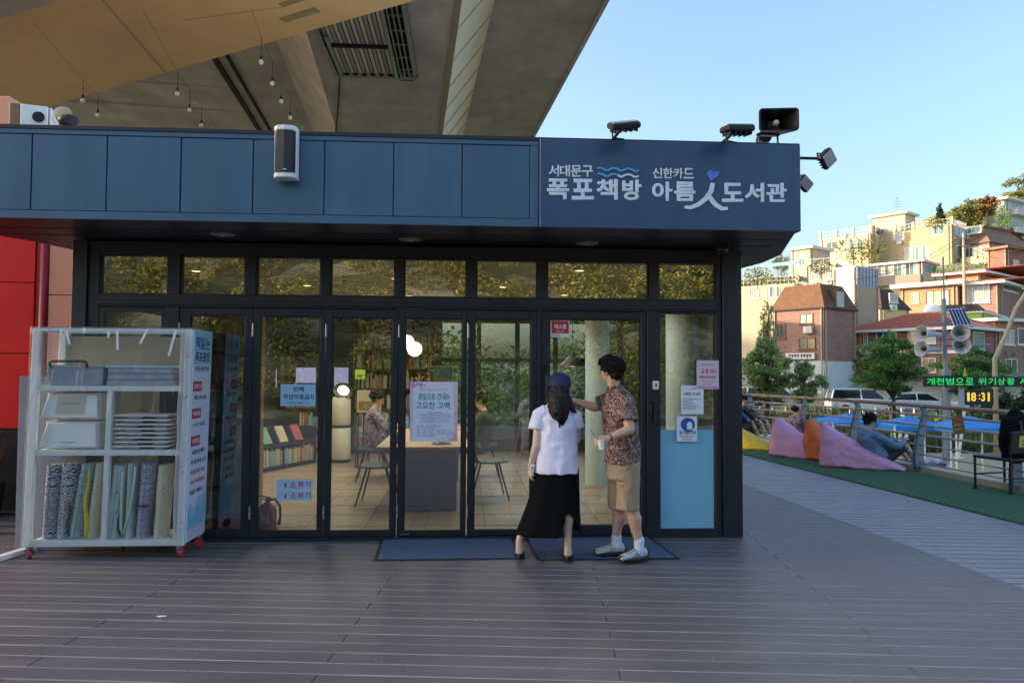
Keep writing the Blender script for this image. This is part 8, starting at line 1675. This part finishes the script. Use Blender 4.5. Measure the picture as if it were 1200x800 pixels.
h = H_('white_villa', 'white villa with round balconies on the hilltop at the right edge', 140, 1182, 1158, 1230, 232, 330, 24, 'wall_paint', 'villa'); h.top('roof', .9, .4, 'trim_white', .003); h.win('r', 1186, 238, 1198, 248, 'win_glass', 'trim_white', 2); h.win('r', 1186, 258, 1198, 268, 'win_glass', 'trim_white', 2)
for y in (252, 273): h.box('balcony', 'r', 1183, y, 1229, y + 4, 0, 1.4, 'wall_paint')
h = H_('red_brick_house', 'tall red brick house behind the street lamp at the right edge', 100, 1182, 1160, 1225, 290, 400, 30, 'brick_red'); h.top('roof', .5, .35, 'roof_brown', .003); h.win('r', 1187, 304, 1194, 312, 'win_pale', 'trim_white', 1)
h = H_('side_house', 'pinkish brick house low at the right edge behind the street lamp', 68, 1168, 1150, 1232, 376, 474, 34, 'brick_pink'); h.top('eaves', .5, .3, 'trim_white', .003); h.win('r', 1176, 386, 1188, 404, 'win_pale', 'trim_white', 2); h.win('r', 1192, 384, 1210, 404, 'win_glass', 'trim_white', 2); h.win('r', 1178, 420, 1192, 440, 'win_glass', 'trim_white', 2)
# utility pole and wires
c = gpt(1132, 76); t = thing('utility_pole', 'concrete utility pole with sagging wires among the hillside houses', 'utility pole', c); tp = V((c.x, c.y, zat(1132, 272, 76))); b = MB(); b.tube([c, tp], [.2, .12], 10); build('pole', b, 'wall_tan', t); b = MB(); b.box(tp - EZ * .5, (1.8, .1, .1)); b.box(tp - EZ * 1.3, (1.4, .1, .1)); build('cross_arm', b, 'grey_metal', t)
for dx, e in ((-.8, (1215, 296, 60)), (.8, (1215, 282, 60)), (-.5, (968, 330, 70)), (.3, (1000, 318, 74))):
    a, q = tp - EZ * .5 + V((dx, 0, 0)), atd(*e); b = MB(); b.tube([a.lerp(q, k / 10) - EZ * 1.2 * math.sin(PI * k / 10) for k in range(11)], .022, 5); build('wire', b, 'rubber', t)
# hilltop greenery
HG = 'trees on the hilltop among the houses'
tree_px('small dark conifer on the skyline above the brown roof', 'hill_tree', 132, 1104, 1098, 1111, 238, 262, 'leaf_dark', 1500, .45, HG, .15, 6, .9, True, 41)
tree_px('broad sunlit tree on the hilltop left of the white villa', 'hill_tree', 142, 1138, 1112, 1166, 231, 272, 'leaf_gold', 4200, .55, HG, .2, 9, .85, False, 42)
tree_px('orange leaved tree beside the white villa', 'hill_tree', 138, 1160, 1148, 1174, 226, 250, 'leaf_orange', 1400, .5, HG, .15, 6, .85, False, 43)
tree_px('tall green tree behind the white villa roof', 'hill_tree', 158, 1205, 1176, 1240, 198, 250, 'leaf_gold', 3500, .6, HG, .25, 9, .85, False, 44)
tree_px('slender tree in front of the white villa', 'hill_tree', 131, 1178, 1166, 1192, 236, 300, 'leaf_fresh', 1300, .42, HG, .12, 9, .6, False, 45)
tree_px('bare thin shrub on the low roof at the left', 'hill_tree', 108, 917, 905, 929, 296, 318, 'leaf_gold', 420, .4, HG, .08, 6, .7, False, 46)
for k, (px, py, D, s_) in enumerate(((1000, 290, 98, 1.6), (1022, 290, 99, 1.4), (962, 312, 100, 1.1), (1096, 262, 118, 1.0), (888, 322, 94, 1.2), (1010, 300, 96, 1.4))):
    c = atd(px, py, D); t = thing('roof_plant', ['climbing plant over the sunroom roof', 'trellis plant beside the brick strip', 'potted shrub on the middle terrace', 'potted shrub on the big cream roof', 'shrub on the left planted balcony', 'bare vine on the pale stair tower'][k], 'plant', c - EZ * s_); b = MB(); leaves(b, c, (s_ * 1.6, s_, s_), 260, .35); build('foliage', b, 'leaf_gold', t); b = MB(); b.tube([c - EZ * s_ * 1.6, c + EZ * s_ * .3], .06, 6); build('stem', b, 'bark', t)
# wooded slope behind the houses on the left and greenery behind the library
random.seed(51); b = MB()
for k in range(70):
    D = rnd(24, 44); X = rnd(-14, D * 0.26); p = camplan(X, D, 0); leaves(b, (p.x, p.y, ground(p.x, p.y) + rnd(1, 4.2)), (rnd(1.2, 2.2), rnd(1.2, 2), rnd(.8, 1.6)), 240, .24)
tag(build('bank_trees', b, 'leaf_mid'), kind='stuff')
# wooded bluff behind the camera, mirrored in the glass
b = MB(); rows = []
for j in range(14):
    rows.append([(lambda p: V((p.x, p.y, ground(p.x, p.y) + 0.05 + 0.5 * NZ.noise(V((p.x * .2, p.y * .2, 0))))))(camplan(-33 + 2.8 * i, -26 - 2 * j, 0)) for i in range(26)])
b.rings(rows, cap=False, closed=False); tag(build('bluff_slope', b, 'bluff_soil', smooth=True), kind='structure')
b = MB()
for k in range(330):
    X = rnd(-34, 34); D = rnd(-50, -27); p = camplan(X, D, 0); z0 = ground(p.x, p.y); hgt = 2.6 + rnd(-1, 1.6); r_ = rnd(1.1, 2.3); leaves(b, (p.x, p.y, z0 + hgt * rnd(.3, 1)), (r_, r_, r_ * .85), 330, .27, 0.6)
tag(build('bluff_trees', b, 'leaf_gold'), kind='stuff')

b = MB()
for k in range(90): X = rnd(30, 100); D = rnd(64, 150); p = camplan(X, D, 0); leaves(b, (p.x, p.y, ground(p.x, p.y) + .6), (rnd(1, 2.2), rnd(1, 2), rnd(.9, 1.8)), 110, .42)
tag(build('hillside_shrubs', b, 'leaf_mid'), kind='stuff')
